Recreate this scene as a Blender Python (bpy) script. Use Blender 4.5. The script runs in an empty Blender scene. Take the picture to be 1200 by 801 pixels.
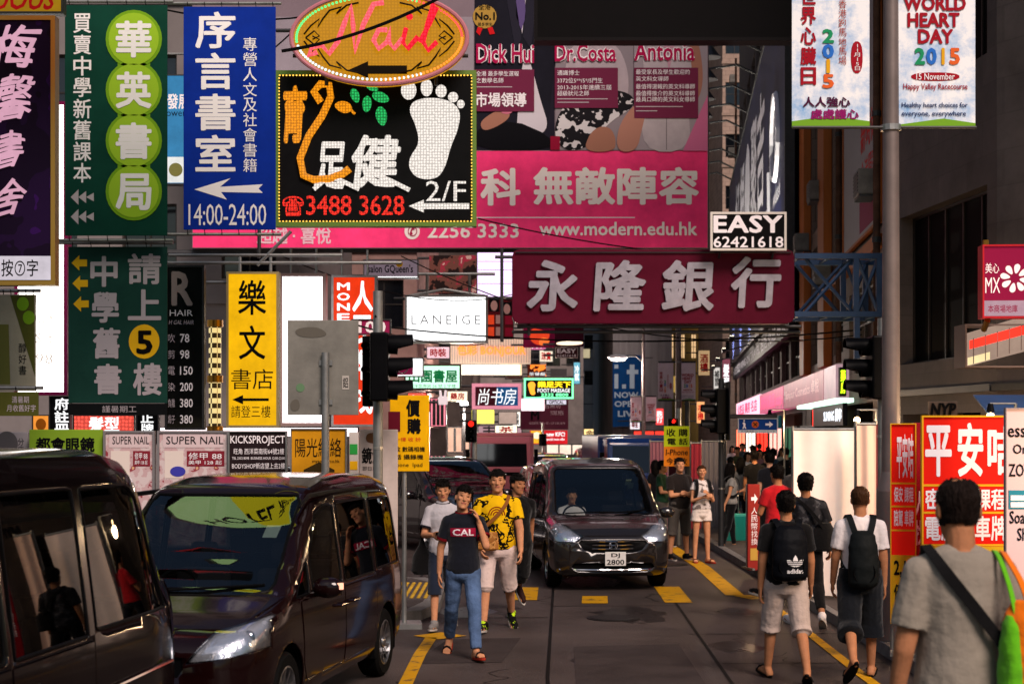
import bpy, bmesh, math, random
import numpy as np
from mathutils import Vector, Matrix
from mathutils.bvhtree import BVHTree
random.seed(7)
SC = bpy.context.scene
COL = SC.collection
rad = math.radians
V = lambda x, y, z: Vector((x, y, z))
# ---------------------------------------------------------------- camera, sky, sun, exposure
H, F, CX, YH = 2.3, 1800.0, 600.0, 505.0
cam = bpy.data.cameras.new('camera'); camo = bpy.data.objects.new('camera', cam); COL.objects.link(camo)
camo.location = (0, 0, H); camo.rotation_euler = (rad(90), 0, 0)
cam.sensor_width = 36; cam.lens = 54; cam.shift_y = 104.5 / 1200; cam.clip_start = .1; cam.clip_end = 3000
cam.dof.use_dof = True; cam.dof.focus_distance = 18; cam.dof.aperture_fstop = 3.2
SC.camera = camo
world = bpy.data.worlds.new('World'); SC.world = world; world.use_nodes = True
wn = world.node_tree; bg = wn.nodes['Background']
sky = wn.nodes.new('ShaderNodeTexSky'); sky.sky_type = 'NISHITA'; sky.sun_disc = False
SUN_EL, SUN_AZ = 42, 205            # low behind the camera, slightly to the right
sky.sun_elevation = rad(SUN_EL); sky.sun_rotation = rad(SUN_AZ); sky.air_density = 1.4; sky.dust_density = 1.0; sky.ozone_density = 3
wn.links.new(sky.outputs[0], bg.inputs[0]); bg.inputs[1].default_value = .055
sl = bpy.data.lights.new('sun', 'SUN'); sl.energy = 4.3; sl.angle = rad(26); sl.color = (1, .82, .73)
so = bpy.data.objects.new('sun', sl); COL.objects.link(so)
# the sky's sun direction: rotation measured clockwise from +Y seen from above
sd = V(math.sin(rad(SUN_AZ)) * -1, math.cos(rad(SUN_AZ)), 0) * math.cos(rad(SUN_EL)) + V(0, 0, math.sin(rad(SUN_EL)))
so.rotation_euler = (-sd).to_track_quat('-Z', 'Y').to_euler()
SC.view_settings.view_transform = 'Standard'; SC.view_settings.look = 'None'; SC.view_settings.exposure = 0.0; SC.view_settings.gamma = 1
SC.view_settings.use_curve_mapping = False
SC.cycles.use_denoising = True
SC.cycles.max_bounces = 6; SC.cycles.sample_clamp_indirect = 4

def P(x, y, d):                       # the point seen at pixel (x, y) of the photograph, d metres ahead
    return V((x - CX) * d / F, d, H - (y - YH) * d / F)
def G(x, y, z=0.0):                   # the same on the ground
    d = F * (H - z) / (y - YH)
    return V((x - CX) * d / F, d, z)
# ---------------------------------------------------------------- materials
def lin(h):
    h = h.lstrip('#'); o = []
    for i in (0, 2, 4):
        c = int(h[i:i + 2], 16) / 255
        o.append(c / 12.92 if c <= .04045 else ((c + .055) / 1.055) ** 2.4)
    return (*o, 1)
MATS = {}
def mat(name, col, rough=.6, metal=0, bump=0, bs=20, var=0, vs=4, coat=0, spec=.5, e=0, ecol=None, sheen=0, stretch=None, tr=0):
    if name in MATS: return MATS[name]
    m = bpy.data.materials.new(name); m.use_nodes = True; nt = m.node_tree; b = nt.nodes['Principled BSDF']
    c = lin(col) if isinstance(col, str) else (*col, 1)
    b.inputs['Base Color'].default_value = c; b.inputs['Roughness'].default_value = rough; b.inputs['Metallic'].default_value = metal
    b.inputs['Coat Weight'].default_value = coat; b.inputs['Coat Roughness'].default_value = .04; b.inputs['Specular IOR Level'].default_value = spec if (rough < .3 or coat or metal) else spec * .10
    if sheen: b.inputs['Sheen Weight'].default_value = sheen
    if tr: b.inputs['Transmission Weight'].default_value = tr
    tc = nt.nodes.new('ShaderNodeTexCoord'); src = tc.outputs['Object']
    if stretch:
        mp = nt.nodes.new('ShaderNodeMapping'); mp.inputs['Scale'].default_value = stretch; nt.links.new(src, mp.inputs[0]); src = mp.outputs[0]
    if var:
        n = nt.nodes.new('ShaderNodeTexNoise'); n.inputs['Scale'].default_value = vs; n.inputs['Detail'].default_value = 6; n.inputs['Roughness'].default_value = .65
        nt.links.new(src, n.inputs['Vector'])
        r = nt.nodes.new('ShaderNodeValToRGB'); r.color_ramp.elements[0].position = .3; r.color_ramp.elements[1].position = .7
        r.color_ramp.elements[0].color = (*[max(0, x * (1 - var)) for x in c[:3]], 1); r.color_ramp.elements[1].color = (*[min(1, x * (1 + var)) for x in c[:3]], 1)
        nt.links.new(n.outputs['Fac'], r.inputs[0]); nt.links.new(r.outputs[0], b.inputs['Base Color'])
        if not metal:
            mr = nt.nodes.new('ShaderNodeMapRange'); mr.inputs[3].default_value = max(.02, rough - .12); mr.inputs[4].default_value = min(1, rough + .12)
            nt.links.new(n.outputs['Fac'], mr.inputs[0]); nt.links.new(mr.outputs[0], b.inputs['Roughness'])
    if bump:
        n2 = nt.nodes.new('ShaderNodeTexNoise'); n2.inputs['Scale'].default_value = bs; n2.inputs['Detail'].default_value = 5
        nt.links.new(src, n2.inputs['Vector'])
        bp = nt.nodes.new('ShaderNodeBump'); bp.inputs['Strength'].default_value = bump; bp.inputs['Distance'].default_value = .02
        nt.links.new(n2.outputs['Fac'], bp.inputs['Height']); nt.links.new(bp.outputs[0], b.inputs['Normal'])
    if e:
        b.inputs['Emission Color'].default_value = lin(ecol or col); b.inputs['Emission Strength'].default_value = e
    MATS[name] = m; return m
def glow(name, col, e=1.5, base='101010', tubes=0, tscale=(8, 0, 0)):
    """a lit face; tubes > 0 lets the fluorescent tubes behind the diffuser show as brighter bars"""
    if name in MATS: return MATS[name]
    m = mat(name, base, .4, e=e, ecol=col); nt = m.node_tree; b = nt.nodes['Principled BSDF']
    if not tubes and e < 1.5:            # grime and ageing of the diffuser
        tc = nt.nodes.new('ShaderNodeTexCoord'); n = nt.nodes.new('ShaderNodeTexNoise'); n.inputs['Scale'].default_value = 1.7; n.inputs['Detail'].default_value = 7; n.inputs['Roughness'].default_value = .7
        nt.links.new(tc.outputs['Object'], n.inputs['Vector']); mr = nt.nodes.new('ShaderNodeMapRange'); mr.inputs[1].default_value = .3; mr.inputs[2].default_value = .65; mr.inputs[3].default_value = e * .72; mr.inputs[4].default_value = e * 1.08
        nt.links.new(n.outputs['Fac'], mr.inputs[0]); nt.links.new(mr.outputs[0], b.inputs['Emission Strength'])
    if tubes:
        tc = nt.nodes.new('ShaderNodeTexCoord'); w = nt.nodes.new('ShaderNodeTexWave'); w.wave_profile = 'SIN'; w.bands_direction = 'X'
        w.inputs['Scale'].default_value = tscale[0]; w.inputs['Distortion'].default_value = .3
        nt.links.new(tc.outputs['Object'], w.inputs['Vector'])
        mr = nt.nodes.new('ShaderNodeMapRange'); mr.inputs[3].default_value = e * (1 - tubes); mr.inputs[4].default_value = e * (1 + tubes)
        nt.links.new(w.outputs['Fac'], mr.inputs[0]); nt.links.new(mr.outputs[0], b.inputs['Emission Strength'])
    return m
def led(name, col, e=2.5, pitch=.05, off=.35, base=None):
    """rows of small LED bulbs: bright dots on a dimmer ground"""
    if name in MATS: return MATS[name]
    m = mat(name, base or '202020', .5, e=e, ecol=col); nt = m.node_tree; b = nt.nodes['Principled BSDF']
    tc = nt.nodes.new('ShaderNodeTexCoord'); v = nt.nodes.new('ShaderNodeTexVoronoi'); v.inputs['Scale'].default_value = 1 / pitch; v.inputs['Randomness'].default_value = .25
    v.voronoi_dimensions = '2D'
    mp = nt.nodes.new('ShaderNodeMapping'); mp.inputs['Rotation'].default_value = (rad(90), 0, 0)
    nt.links.new(tc.outputs['Object'], mp.inputs[0]); nt.links.new(mp.outputs[0], v.inputs['Vector'])
    mr = nt.nodes.new('ShaderNodeMapRange'); mr.inputs[1].default_value = .28; mr.inputs[2].default_value = .42; mr.inputs[3].default_value = e; mr.inputs[4].default_value = e * off
    nt.links.new(v.outputs['Distance'], mr.inputs[0]); nt.links.new(mr.outputs[0], b.inputs['Emission Strength'])
    return m
def camo(name, cols, scale=6, stops=(.45, .55), rough=.8, e=0):
    """blotches of a print: hard-edged noise between colours"""
    if name in MATS: return MATS[name]
    m = mat(name, cols[0], rough); nt = m.node_tree; b = nt.nodes['Principled BSDF']
    tc = nt.nodes.new('ShaderNodeTexCoord'); n = nt.nodes.new('ShaderNodeTexNoise'); n.inputs['Scale'].default_value = scale; n.inputs['Detail'].default_value = 3
    nt.links.new(tc.outputs['Object'], n.inputs['Vector'])
    r = nt.nodes.new('ShaderNodeValToRGB'); r.color_ramp.interpolation = 'CONSTANT'
    r.color_ramp.elements[0].color = lin(cols[0]); r.color_ramp.elements[1].position = stops[0]; r.color_ramp.elements[1].color = lin(cols[1])
    for c, s in zip(cols[2:], stops[1:]):
        el = r.color_ramp.elements.new(s); el.color = lin(c)
    nt.links.new(n.outputs['Fac'], r.inputs[0]); nt.links.new(r.outputs[0], b.inputs['Base Color'])
    if e:
        nt.links.new(r.outputs[0], b.inputs['Emission Color']); b.inputs['Emission Strength'].default_value = e
    return m
def blocks(m, w=.9, h=.45, dark=.55):
    """stone courses: thin darker joints between large blocks"""
    nt = m.node_tree; b = nt.nodes['Principled BSDF']; tc = nt.nodes.new('ShaderNodeTexCoord'); sx = nt.nodes.new('ShaderNodeSeparateXYZ'); ad = nt.nodes.new('ShaderNodeMath'); cx = nt.nodes.new('ShaderNodeCombineXYZ')
    nt.links.new(tc.outputs['Object'], sx.inputs[0]); nt.links.new(sx.outputs[0], ad.inputs[0]); nt.links.new(sx.outputs[1], ad.inputs[1]); nt.links.new(ad.outputs[0], cx.inputs[0]); nt.links.new(sx.outputs[2], cx.inputs[1])
    br = nt.nodes.new('ShaderNodeTexBrick'); br.inputs['Scale'].default_value = 1; br.inputs['Brick Width'].default_value = w; br.inputs['Row Height'].default_value = h; br.inputs['Mortar Size'].default_value = .012
    br.inputs['Color1'].default_value = (1, 1, 1, 1); br.inputs['Color2'].default_value = (.86, .86, .86, 1); br.inputs['Mortar'].default_value = (dark, dark, dark, 1); nt.links.new(cx.outputs[0], br.inputs['Vector'])
    mx = nt.nodes.new('ShaderNodeMix'); mx.data_type = 'RGBA'; mx.blend_type = 'MULTIPLY'; mx.inputs[0].default_value = 1
    l = b.inputs['Base Color'].links
    if l: nt.links.new(l[0].from_socket, mx.inputs[6])
    else: mx.inputs[6].default_value = b.inputs['Base Color'].default_value
    nt.links.new(br.outputs['Color'], mx.inputs[7]); nt.links.new(mx.outputs[2], b.inputs['Base Color']); return m
def blend(name, c1, c2, scale=1.5, lo=.4, hi=.6, rough=.6, mask=None):
    """two colours of one surface run together by noise: clouds of a print, paint worn down to the road"""
    if name in MATS: return MATS[name]
    m = mat(name, c1, rough); nt = m.node_tree; b = nt.nodes['Principled BSDF']
    tc = nt.nodes.new('ShaderNodeTexCoord'); n = nt.nodes.new('ShaderNodeTexNoise'); n.inputs['Scale'].default_value = scale; n.inputs['Detail'].default_value = 8; n.inputs['Roughness'].default_value = .7
    nt.links.new(tc.outputs['Object'], n.inputs['Vector']); r = nt.nodes.new('ShaderNodeValToRGB'); r.color_ramp.elements[0].position = lo; r.color_ramp.elements[1].position = hi
    r.color_ramp.elements[0].color = lin(c1); r.color_ramp.elements[1].color = lin(c2); nt.links.new(n.outputs['Fac'], r.inputs[0]); nt.links.new(r.outputs[0], b.inputs['Base Color']); return m
def glass(name, tint=(.4, .45, .45), refl=1.0):
    if name in MATS: return MATS[name]
    m = bpy.data.materials.new(name); m.use_nodes = True; nt = m.node_tree; nt.nodes.clear()
    o = nt.nodes.new('ShaderNodeOutputMaterial'); mx = nt.nodes.new('ShaderNodeMixShader'); t = nt.nodes.new('ShaderNodeBsdfTransparent'); g = nt.nodes.new('ShaderNodeBsdfGlossy')
    fr = nt.nodes.new('ShaderNodeFresnel'); fr.inputs[0].default_value = 1.6
    mu = nt.nodes.new('ShaderNodeMath'); mu.operation = 'MULTIPLY_ADD'; mu.inputs[1].default_value = refl; mu.inputs[2].default_value = .02; mu.use_clamp = True
    t.inputs[0].default_value = (*tint, 1); g.inputs['Roughness'].default_value = .015; g.inputs[0].default_value = (1, 1, 1, 1)
    nt.links.new(fr.outputs[0], mu.inputs[0]); nt.links.new(mu.outputs[0], mx.inputs[0]); nt.links.new(t.outputs[0], mx.inputs[1]); nt.links.new(g.outputs[0], mx.inputs[2]); nt.links.new(mx.outputs[0], o.inputs[0])
    MATS[name] = m; return m
# ---------------------------------------------------------------- mesh builder
class MB:
    def __init__(s): s.v = []; s.f = []; s.m = []
    def add(s, vs, fs, mi=0):
        o = len(s.v); s.v.extend([tuple(p) for p in vs]); s.f.extend([tuple(i + o for i in f) for f in fs]); s.m.extend([mi] * len(fs)); return s
    def box(s, x0, x1, y0, y1, z0, z1, mi=0):
        return s.add([(x0, y0, z0), (x1, y0, z0), (x1, y1, z0), (x0, y1, z0), (x0, y0, z1), (x1, y0, z1), (x1, y1, z1), (x0, y1, z1)],
                     [(0, 3, 2, 1), (4, 5, 6, 7), (0, 1, 5, 4), (1, 2, 6, 5), (2, 3, 7, 6), (3, 0, 4, 7)], mi)
    def tube(s, p, q, r, r2=None, n=10, mi=0):
        p, q = Vector(p), Vector(q); d = q - p
        if d.length < 1e-6: return s
        d.normalize(); a = d.orthogonal().normalized(); b = d.cross(a); r2 = r if r2 is None else r2
        ring = lambda c, rr: [c + a * (math.cos(2 * math.pi * i / n) * rr) + b * (math.sin(2 * math.pi * i / n) * rr) for i in range(n)]
        return s.add(ring(p, r) + ring(q, r2), [(i, (i + 1) % n, n + (i + 1) % n, n + i) for i in range(n)] + [tuple(range(n))[::-1], tuple(range(n, 2 * n))], mi)
    def path(s, pts, r, n=6, mi=0):
        pts = [Vector(p) for p in pts]; rings = []
        up = None
        for i, p in enumerate(pts):
            d = (pts[min(i + 1, len(pts) - 1)] - pts[max(i - 1, 0)]).normalized()
            a = d.orthogonal().normalized() if up is None else (up - d * up.dot(d)).normalized()
            up = a; b = d.cross(a)
            rr = r[i] if isinstance(r, (list, tuple)) else r
            rings.append([p + a * (math.cos(2 * math.pi * k / n) * rr) + b * (math.sin(2 * math.pi * k / n) * rr) for k in range(n)])
        return s.loft(rings, mi)
    def loft(s, rings, mi=0, cap=True):
        n = len(rings[0]); vs = [p for r in rings for p in r]; fs = []
        for j in range(len(rings) - 1):
            for i in range(n): fs.append((j * n + i, j * n + (i + 1) % n, (j + 1) * n + (i + 1) % n, (j + 1) * n + i))
        if cap: fs += [tuple(range(n))[::-1], tuple(range((len(rings) - 1) * n, len(rings) * n))]
        return s.add(vs, fs, mi)
    def prism(s, poly, y0, y1, mi=0):       # polygon in x, z pushed along y
        n = len(poly)
        a = sum(poly[i][0] * poly[(i + 1) % n][1] - poly[(i + 1) % n][0] * poly[i][1] for i in range(n))
        if a < 0: poly = poly[::-1]
        return s.add([(x, y0, z) for x, z in poly] + [(x, y1, z) for x, z in poly],
                     [tuple(range(n)), tuple(range(n, 2 * n))[::-1]] + [(i, n + i, n + (i + 1) % n, (i + 1) % n) for i in range(n)], mi)
    def slab(s, poly, z0, z1, mi=0):        # polygon in x, y pushed along z
        n = len(poly)
        a = sum(poly[i][0] * poly[(i + 1) % n][1] - poly[(i + 1) % n][0] * poly[i][1] for i in range(n))
        if a < 0: poly = poly[::-1]
        return s.add([(x, y, z0) for x, y in poly] + [(x, y, z1) for x, y in poly],
                     [tuple(range(n))[::-1], tuple(range(n, 2 * n))] + [(i, (i + 1) % n, n + (i + 1) % n, n + i) for i in range(n)], mi)
    def ell(s, c, r, n=14, m=9, mi=0, rot=None):
        c = Vector(c); r = (r, r, r) if not hasattr(r, '__len__') else r; vs = []; fs = []
        for j in range(1, m):
            t = math.pi * j / m
            for i in range(n):
                q = Vector((r[0] * math.sin(t) * math.cos(2 * math.pi * i / n), r[1] * math.sin(t) * math.sin(2 * math.pi * i / n), r[2] * math.cos(t)))
                vs.append(c + (rot @ q if rot else q))
        top = len(vs); q = Vector((0, 0, r[2])); vs += [c + (rot @ q if rot else q), c - (rot @ q if rot else q)]
        for j in range(m - 2):
            for i in range(n): fs.append((j * n + i, (j + 1) * n + i, (j + 1) * n + (i + 1) % n, j * n + (i + 1) % n))
        for i in range(n):
            fs.append((top, i, (i + 1) % n)); fs.append((top + 1, (m - 2) * n + (i + 1) % n, (m - 2) * n + i))
        return s.add(vs, fs, mi)
    def cap(s, p, q, r0, r1, n=12):          # rounded cone
        p, q = Vector(p), Vector(q)
        s.tube(p, q, r0, r1, n); s.ell(p, r0 * 1.0, n, 8); s.ell(q, r1 * 1.0, n, 8); return s
    def mesh(s, name):
        me = bpy.data.meshes.new(name); me.from_pydata([tuple(p) for p in s.v], [], s.f); me.polygons.foreach_set('material_index', s.m); me.update(); return me
    def build(s, name, mats, parent=None, smooth=False, bevel=0, loc=None):
        return link(name, s.mesh(name), mats, parent, smooth, bevel, loc)
def link(name, me, mats, parent=None, smooth=False, bevel=0, loc=None):
    o = bpy.data.objects.new(name, me)
    for m in (mats if isinstance(mats, (list, tuple)) else [mats]): me.materials.append(m)
    if smooth:
        me.polygons.foreach_set('use_smooth', [True] * len(me.polygons))
        me.set_sharp_from_angle(angle=rad(smooth if smooth is not True else 40))
    COL.objects.link(o)
    if parent is not None: o.parent = parent
    if loc is not None: o.location = loc
    if bevel:
        b = o.modifiers.new('bevel', 'BEVEL'); b.width = bevel; b.segments = 2; b.limit_method = 'ANGLE'
    return o
def thing(name, label, cat, loc=(0, 0, 0), rz=0, group=None):
    o = bpy.data.objects.new(name, None); o.empty_display_size = .2; COL.objects.link(o)
    o.location = loc; o.rotation_euler = (0, 0, rad(rz)); o['label'] = label; o['category'] = cat
    if group: o['group'] = group
    return o
def tag(o, label=None, cat=None, group=None, kind=None):
    if label: o['label'] = label
    if cat: o['category'] = cat
    if group: o['group'] = group
    if kind: o['kind'] = kind
    return o
def copy_tree(o, parent=None):
    c = o.copy(); COL.objects.link(c)
    if parent: c.parent = parent
    for ch in list(o.children): copy_tree(ch, c)
    return c
# ---------------------------------------------------------------- lettering
TC = {}
def text_data(s, bold=0, shear=0, lsp=1.0, csp=1.0):
    k = (s, bold, shear, lsp, csp)
    if k not in TC:
        cu = bpy.data.curves.new('text', 'FONT'); cu.body = s; cu.align_x = 'CENTER'; cu.offset = bold; cu.resolution_u = 2; cu.shear = shear
        cu.space_line = lsp; cu.space_character = csp; cu.fill_mode = 'FRONT'
        ob = bpy.data.objects.new('text', cu)
        me = ob.to_mesh()
        vs = np.zeros(len(me.vertices) * 3); me.vertices.foreach_get('co', vs); vs = vs.reshape(-1, 3)[:, :2].copy()
        fs = [tuple(p.vertices) for p in me.polygons]; ob.to_mesh_clear(); bpy.data.objects.remove(ob); bpy.data.curves.remove(cu)
        TC[k] = (vs, fs)
    return TC[k]
def text_fit(s, w, h, bold=0, shear=0, lsp=1.0, csp=1.0):
    """flat letters scaled to fill a w x h box centred on 0; returns 2-D points, faces and each point's layer. Heavy strokes
    are the same glyphs laid over each other a little apart"""
    vs, fs = text_data(s, 0, shear, lsp, csp)
    if not len(vs): return np.zeros((0, 2)), [], np.zeros(0)
    dirs = [(0, 0)] if bold < .006 else [(math.cos(a * math.pi / 4 + .39), math.sin(a * math.pi / 4 + .39)) for a in range(8)] if bold > .02 else [(-1, .7), (1, -.7), (.7, 1), (-.7, -1)]
    n = len(vs); av = np.concatenate([vs + np.array(d) * bold for d in dirs]); af = [tuple(i + n * k for i in f) for k in range(len(dirs)) for f in fs]
    lay = np.repeat(np.arange(len(dirs)), n)
    lo, hi = av.min(0), av.max(0); sz = np.maximum(hi - lo, 1e-4)
    return (av - (lo + hi) / 2) * (np.array([w, h]) / sz), af, lay
STEEL = mat('galvanised steel', '8a8a88', .45, .8, var=.25, vs=3, bump=.1)
DSTEEL = mat('dark painted steel', '2a2a2c', .5, .4, var=.3, vs=4)
BLACK = mat('black plastic', '0b0b0c', .45, var=.2)
class Sign:
    """a sign measured in the photograph's pixels at its own distance d: panel, frame and lettering are parts of one thing"""
    def __init__(s, name, label, cat, r, d, m, th=.1, frame=None, yaw=0, group=None, panel='panel', poly=None, back=None, base=None):
        x0, y0, x1, y1 = r; s.xc = (x0 + x1) / 2; s.y1 = y1; s.k = d / F; s.d = d; s.th = th; s.r = r
        s.o = thing(name, label, cat, P(s.xc, y1, d), yaw, group); s.lv = 0
        mb = MB()
        if poly: mb.prism([s.q(x, y) for x, y in poly], 0, th)
        else:
            a, b = s.q(x0, y1), s.q(x1, y0); mb.box(a[0], b[0], 0, th, a[1], b[1])
        s.p = mb.build(panel, m, s.o, bevel=min(.012, th * .2))
        if frame:
            fm, w = frame; w *= s.k; a, b = s.q(x0, y1), s.q(x1, y0); mb = MB(); e = .022
            mb.box(a[0] - w * .3, b[0] + w * .3, -e, th * .96, a[1] - w * .3, a[1] + w).box(a[0] - w * .3, b[0] + w * .3, -e, th * .96, b[1] - w, b[1] + w * .3)
            mb.box(a[0] - w * .3, a[0] + w, -e, th * .96, a[1] + w, b[1] - w).box(b[0] - w, b[0] + w * .3, -e, th * .96, a[1] + w, b[1] - w)
            mb.build('frame', fm, s.o)
    def q(s, x, y): return ((x - s.xc) * s.k, (s.y1 - y) * s.k)
    def t(s, txt, r, m, b=0, v=False, up=1, ext=0, shear=0, lsp=None, csp=1.0, name='lettering', rot=0):
        if v: txt = '\n'.join(txt)
        x0, y0, x1, y1 = r
        vs, fs, lay = text_fit(txt, (x1 - x0) * s.k, (y1 - y0) * s.k, b, shear, lsp if lsp else (.95 if v else 1.0), csp)
        c = s.q((x0 + x1) / 2, (y0 + y1) / 2)
        if rot: ca, sa = math.cos(rad(rot)), math.sin(rad(rot)); vs = vs @ np.array([[ca, sa], [-sa, ca]])
        mb = MB(); n = len(vs); yf = -.005 * up - ext
        mb.add([(p[0] + c[0], yf - .00025 * l, p[1] + c[1]) for p, l in zip(vs, lay)], fs)
        if ext:                              # raised letters: side walls down to the panel
            ed = {}
            for f in fs:
                for i in range(len(f)):
                    a_, b_ = f[i], f[(i + 1) % len(f)]; ed[(a_, b_)] = 1
            rim = [e for e in ed if (e[1], e[0]) not in ed]
            mb.add([(p[0] + c[0], -.001, p[1] + c[1]) for p in vs], []); mb.f += [(b_, a_, a_ + n, b_ + n) for a_, b_ in rim]; mb.m += [0] * len(rim)
        return mb.build(name, m, s.o)
    def s(s, poly, m, up=1, name='printed_shape', th=.004):
        mb = MB()
        for pl in (poly if isinstance(poly[0][0], (list, tuple)) else [poly]):
            mb.prism([s.q(x, y) for x, y in pl], -.005 * up - th + .004, -.005 * (up - 1) - .0005)
        return mb.build(name, m, s.o)
    def rect(s, r, m, up=1, name='printed_shape', th=.004):
        x0, y0, x1, y1 = r; return s.s([(x0, y1), (x1, y1), (x1, y0), (x0, y0)], m, up, name, th)
    def disc(s, cx, cy, rx, ry, m, up=1, name='printed_shape', n=28, th=.004):
        return s.s([(cx + rx * math.cos(2 * math.pi * i / n), cy + ry * math.sin(2 * math.pi * i / n)) for i in range(n)], m, up, name, th)
    def line(s, pts, r, m, name='tube', y=-.03, n=6):
        mb = MB(); mb.path([V(s.q(x, yy)[0], y, s.q(x, yy)[1]) for x, yy in pts], r * s.k, n); return mb.build(name, m, s.o, smooth=True)
    def bars(s, segs, m, r=.02, name='bracket'):   # segs in pixels with depth offsets: ((x,y,dy),(x,y,dy))
        for (a, b, dy), (c, d_, dy2) in segs:
            mb = MB(); p, q = s.q(a, b), s.q(c, d_); mb.tube((p[0], dy, p[1]), (q[0], dy2, q[1]), r, n=8); mb.build(name, m, s.o, smooth=True)
def arrow(x0, x1, yc, h, head=.35, shaft=.28):     # arrow pointing to x0
    hx = x0 + (x1 - x0) * head; a = h / 2; b = h * shaft / 2
    return [(x0, yc), (hx, yc - a), (hx, yc - b), (x1, yc - b), (x1, yc + b), (hx, yc + b), (hx, yc + a)]
def smooth_poly(pts, it=2):
    for _ in range(it):
        o = []
        for i in range(len(pts)):
            a, b = pts[i], pts[(i + 1) % len(pts)]
            o += [(a[0] * .75 + b[0] * .25, a[1] * .75 + b[1] * .25), (a[0] * .25 + b[0] * .75, a[1] * .25 + b[1] * .75)]
        pts = o
    return pts
# ================================================================ ground, road, pavements
ASPH = mat('asphalt', '454040', .75, var=.35, vs=1.2, bump=.3, bs=90)
CONC = mat('road concrete', '403836', .5, var=.45, vs=.45, bump=.5, bs=55)
PAVE = mat('pavement slabs', '4a4341', .7, var=.4, vs=1.5, bump=.3, bs=40)
KERB = mat('kerb granite', '6a6664', .7, var=.3, vs=6, bump=.2)
JOINT = mat('bitumen joint', '121111', .6)
YEL = blend('worn yellow road paint', '5a4a30', 'b8860f', 5, .36, .46, .6)
mb = MB(); mb.box(-1500, 1500, -300, 2500, -.6, -.02); tag(mb.build('ground', ASPH), kind='structure')
mb = MB(); mb.slab([(-30, -6), (30, -6), (30, 300), (-30, 300)], -.016, 0); tag(mb.build('road', CONC), kind='structure')
mb = MB()
for pts in ([(.28, 9), (.33, 14.3), (.6, 22.4), (.9, 34), (1.4, 60)], [(1.9, 9), (2.01, 14.1), (2.19, 20.4), (2.5, 34)], [(-1.6, 16), (-1.45, 23), (-1.3, 40)]):
    for (a, b), (c, d) in zip(pts, pts[1:]): mb.add([(a - .018, b, .004), (a + .018, b, .004), (c + .018, d, .004), (c - .018, d, .004)], [(0, 1, 2, 3)])
for yy, xa, xb in ((12.4, .31, 3.7), (15.2, 2.06, 3.7), (17.4, 1.98, 3.7), (18.9, -1.5, .44), (20.2, .5, 2.17), (25.5, -4, 3.7), (31, -4, 3.7)):
    mb.add([(xa + .02, yy, .004), (xb, yy + .05, .004), (xb, yy + .08, .004), (xa + .02, yy + .03, .004)], [(0, 1, 2, 3)])
tag(mb.build('road_joint', JOINT), kind='structure')
mb = MB()
mb.add([(.55, 12.9, .004), (1.75, 13.1, .004), (1.8, 16.6, .004), (.66, 16.4, .004)], [(0, 1, 2, 3)])
mb.add([(-1.0, 15.2, .004), (-.1, 15.3, .004), (.1, 17.1, .004), (-.7, 17.0, .004)], [(0, 1, 2, 3)])
tag(mb.build('road_patch', mat('darker road repair', '383130', .7, var=.3, vs=1.4, bump=.25, bs=70)), kind='structure')
def strip(mb, pts, w, z=.008):
    for (a, b), (c, d) in zip(pts, pts[1:]):
        n = Vector((d - b, a - c)).normalized() * (w / 2)
        mb.add([(a - n.x, b - n.y, z), (a + n.x, b + n.y, z), (c + n.x, d + n.y, z), (c - n.x, d - n.y, z)], [(3, 2, 1, 0)])
mb = MB()
strip(mb, [(3.28, 12.5), (3.3, 14.5), (3.38, 17.5), (3.46, 21.2)], .11)
strip(mb, [(3.18, 21.2), (3.42, 21.3)], .5)
strip(mb, [(3.12, 21.5), (3.22, 26), (3.15, 31), (3.1, 44)], .26)
strip(mb, [(-.97, 13.6), (-.95, 15.8), (-.90, 17.1)], .13); strip(mb, [(-.96, 17.1), (-.66, 17.4)], .42)
for x0, x1, y0, y1 in ((-.05, .34, 20.9, 22.6), (.93, 1.28, 20.5, 21.4), (2.05, 2.42, 20.6, 22.7), (-1.7, -1.1, 25.9, 28.8), (3.9, 4.3, 27, 29)):
    mb.add([(x0, y0, .008), (x1, y0, .008), (x1 + .05, y1, .008), (x0 + .05, y1, .008)], [(0, 1, 2, 3)])
tag(mb.build('road_marking', YEL), kind='structure')
def pavement(name, pts, z=.13):
    mb = MB(); mb.slab(pts, -.01, z - .004, 1)
    c = sum((Vector(p) for p in pts), Vector((0, 0))) / len(pts)
    mb.slab([tuple(Vector(p) + (c - Vector(p)).normalized() * .22) for p in pts], z - .012, z, 0)
    return tag(mb.build(name, [PAVE, KERB], bevel=.02), kind='structure')
pavement('pavement', [(3.78, -4), (3.8, 14), (3.86, 22), (3.9, 33), (4.6, 40), (7, 130), (60, 130), (60, -4)])
pavement('pavement', [(-14, 18.35), (-1.55, 18.35), (-1.1, 18.7), (-.92, 19.6), (-.95, 22.2), (-1.3, 22.9), (-14, 22.9)])
pavement('pavement', [(-30, 33), (-4.6, 33), (-3.8, 34), (-1.5, 80), (3, 160), (-30, 160)])
mb = MB()
for i in range(9):
    for j in range(16): mb.ell((-1.85 + i * .09, 20.0 + j * .13, .134), (.03, .03, .012), 8, 4)
tag(mb.build('tactile_paving', mat('tactile yellow', 'a8842c', .6, var=.3, vs=5)), kind='structure')
for x, y, lab in ((1.25, 18.9, 'round iron manhole cover in the road right of the walking boys'), (2.7, 26.5, 'round iron manhole cover behind the silver grey car')):
    t = thing('manhole_cover', lab, 'manhole cover', (x, y, .004)); mb = MB(); mb.tube((0, 0, 0), (0, 0, .006), .33, n=28); mb.build('rim', DSTEEL_ := mat('cast iron', '1c1a1a', .5, .6, var=.4, vs=8), t); mb = MB(); mb.tube((0, 0, .002), (0, 0, .010), .29, n=28); mb.build('lid', mat('cast iron', '1c1a1a'), t)
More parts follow.
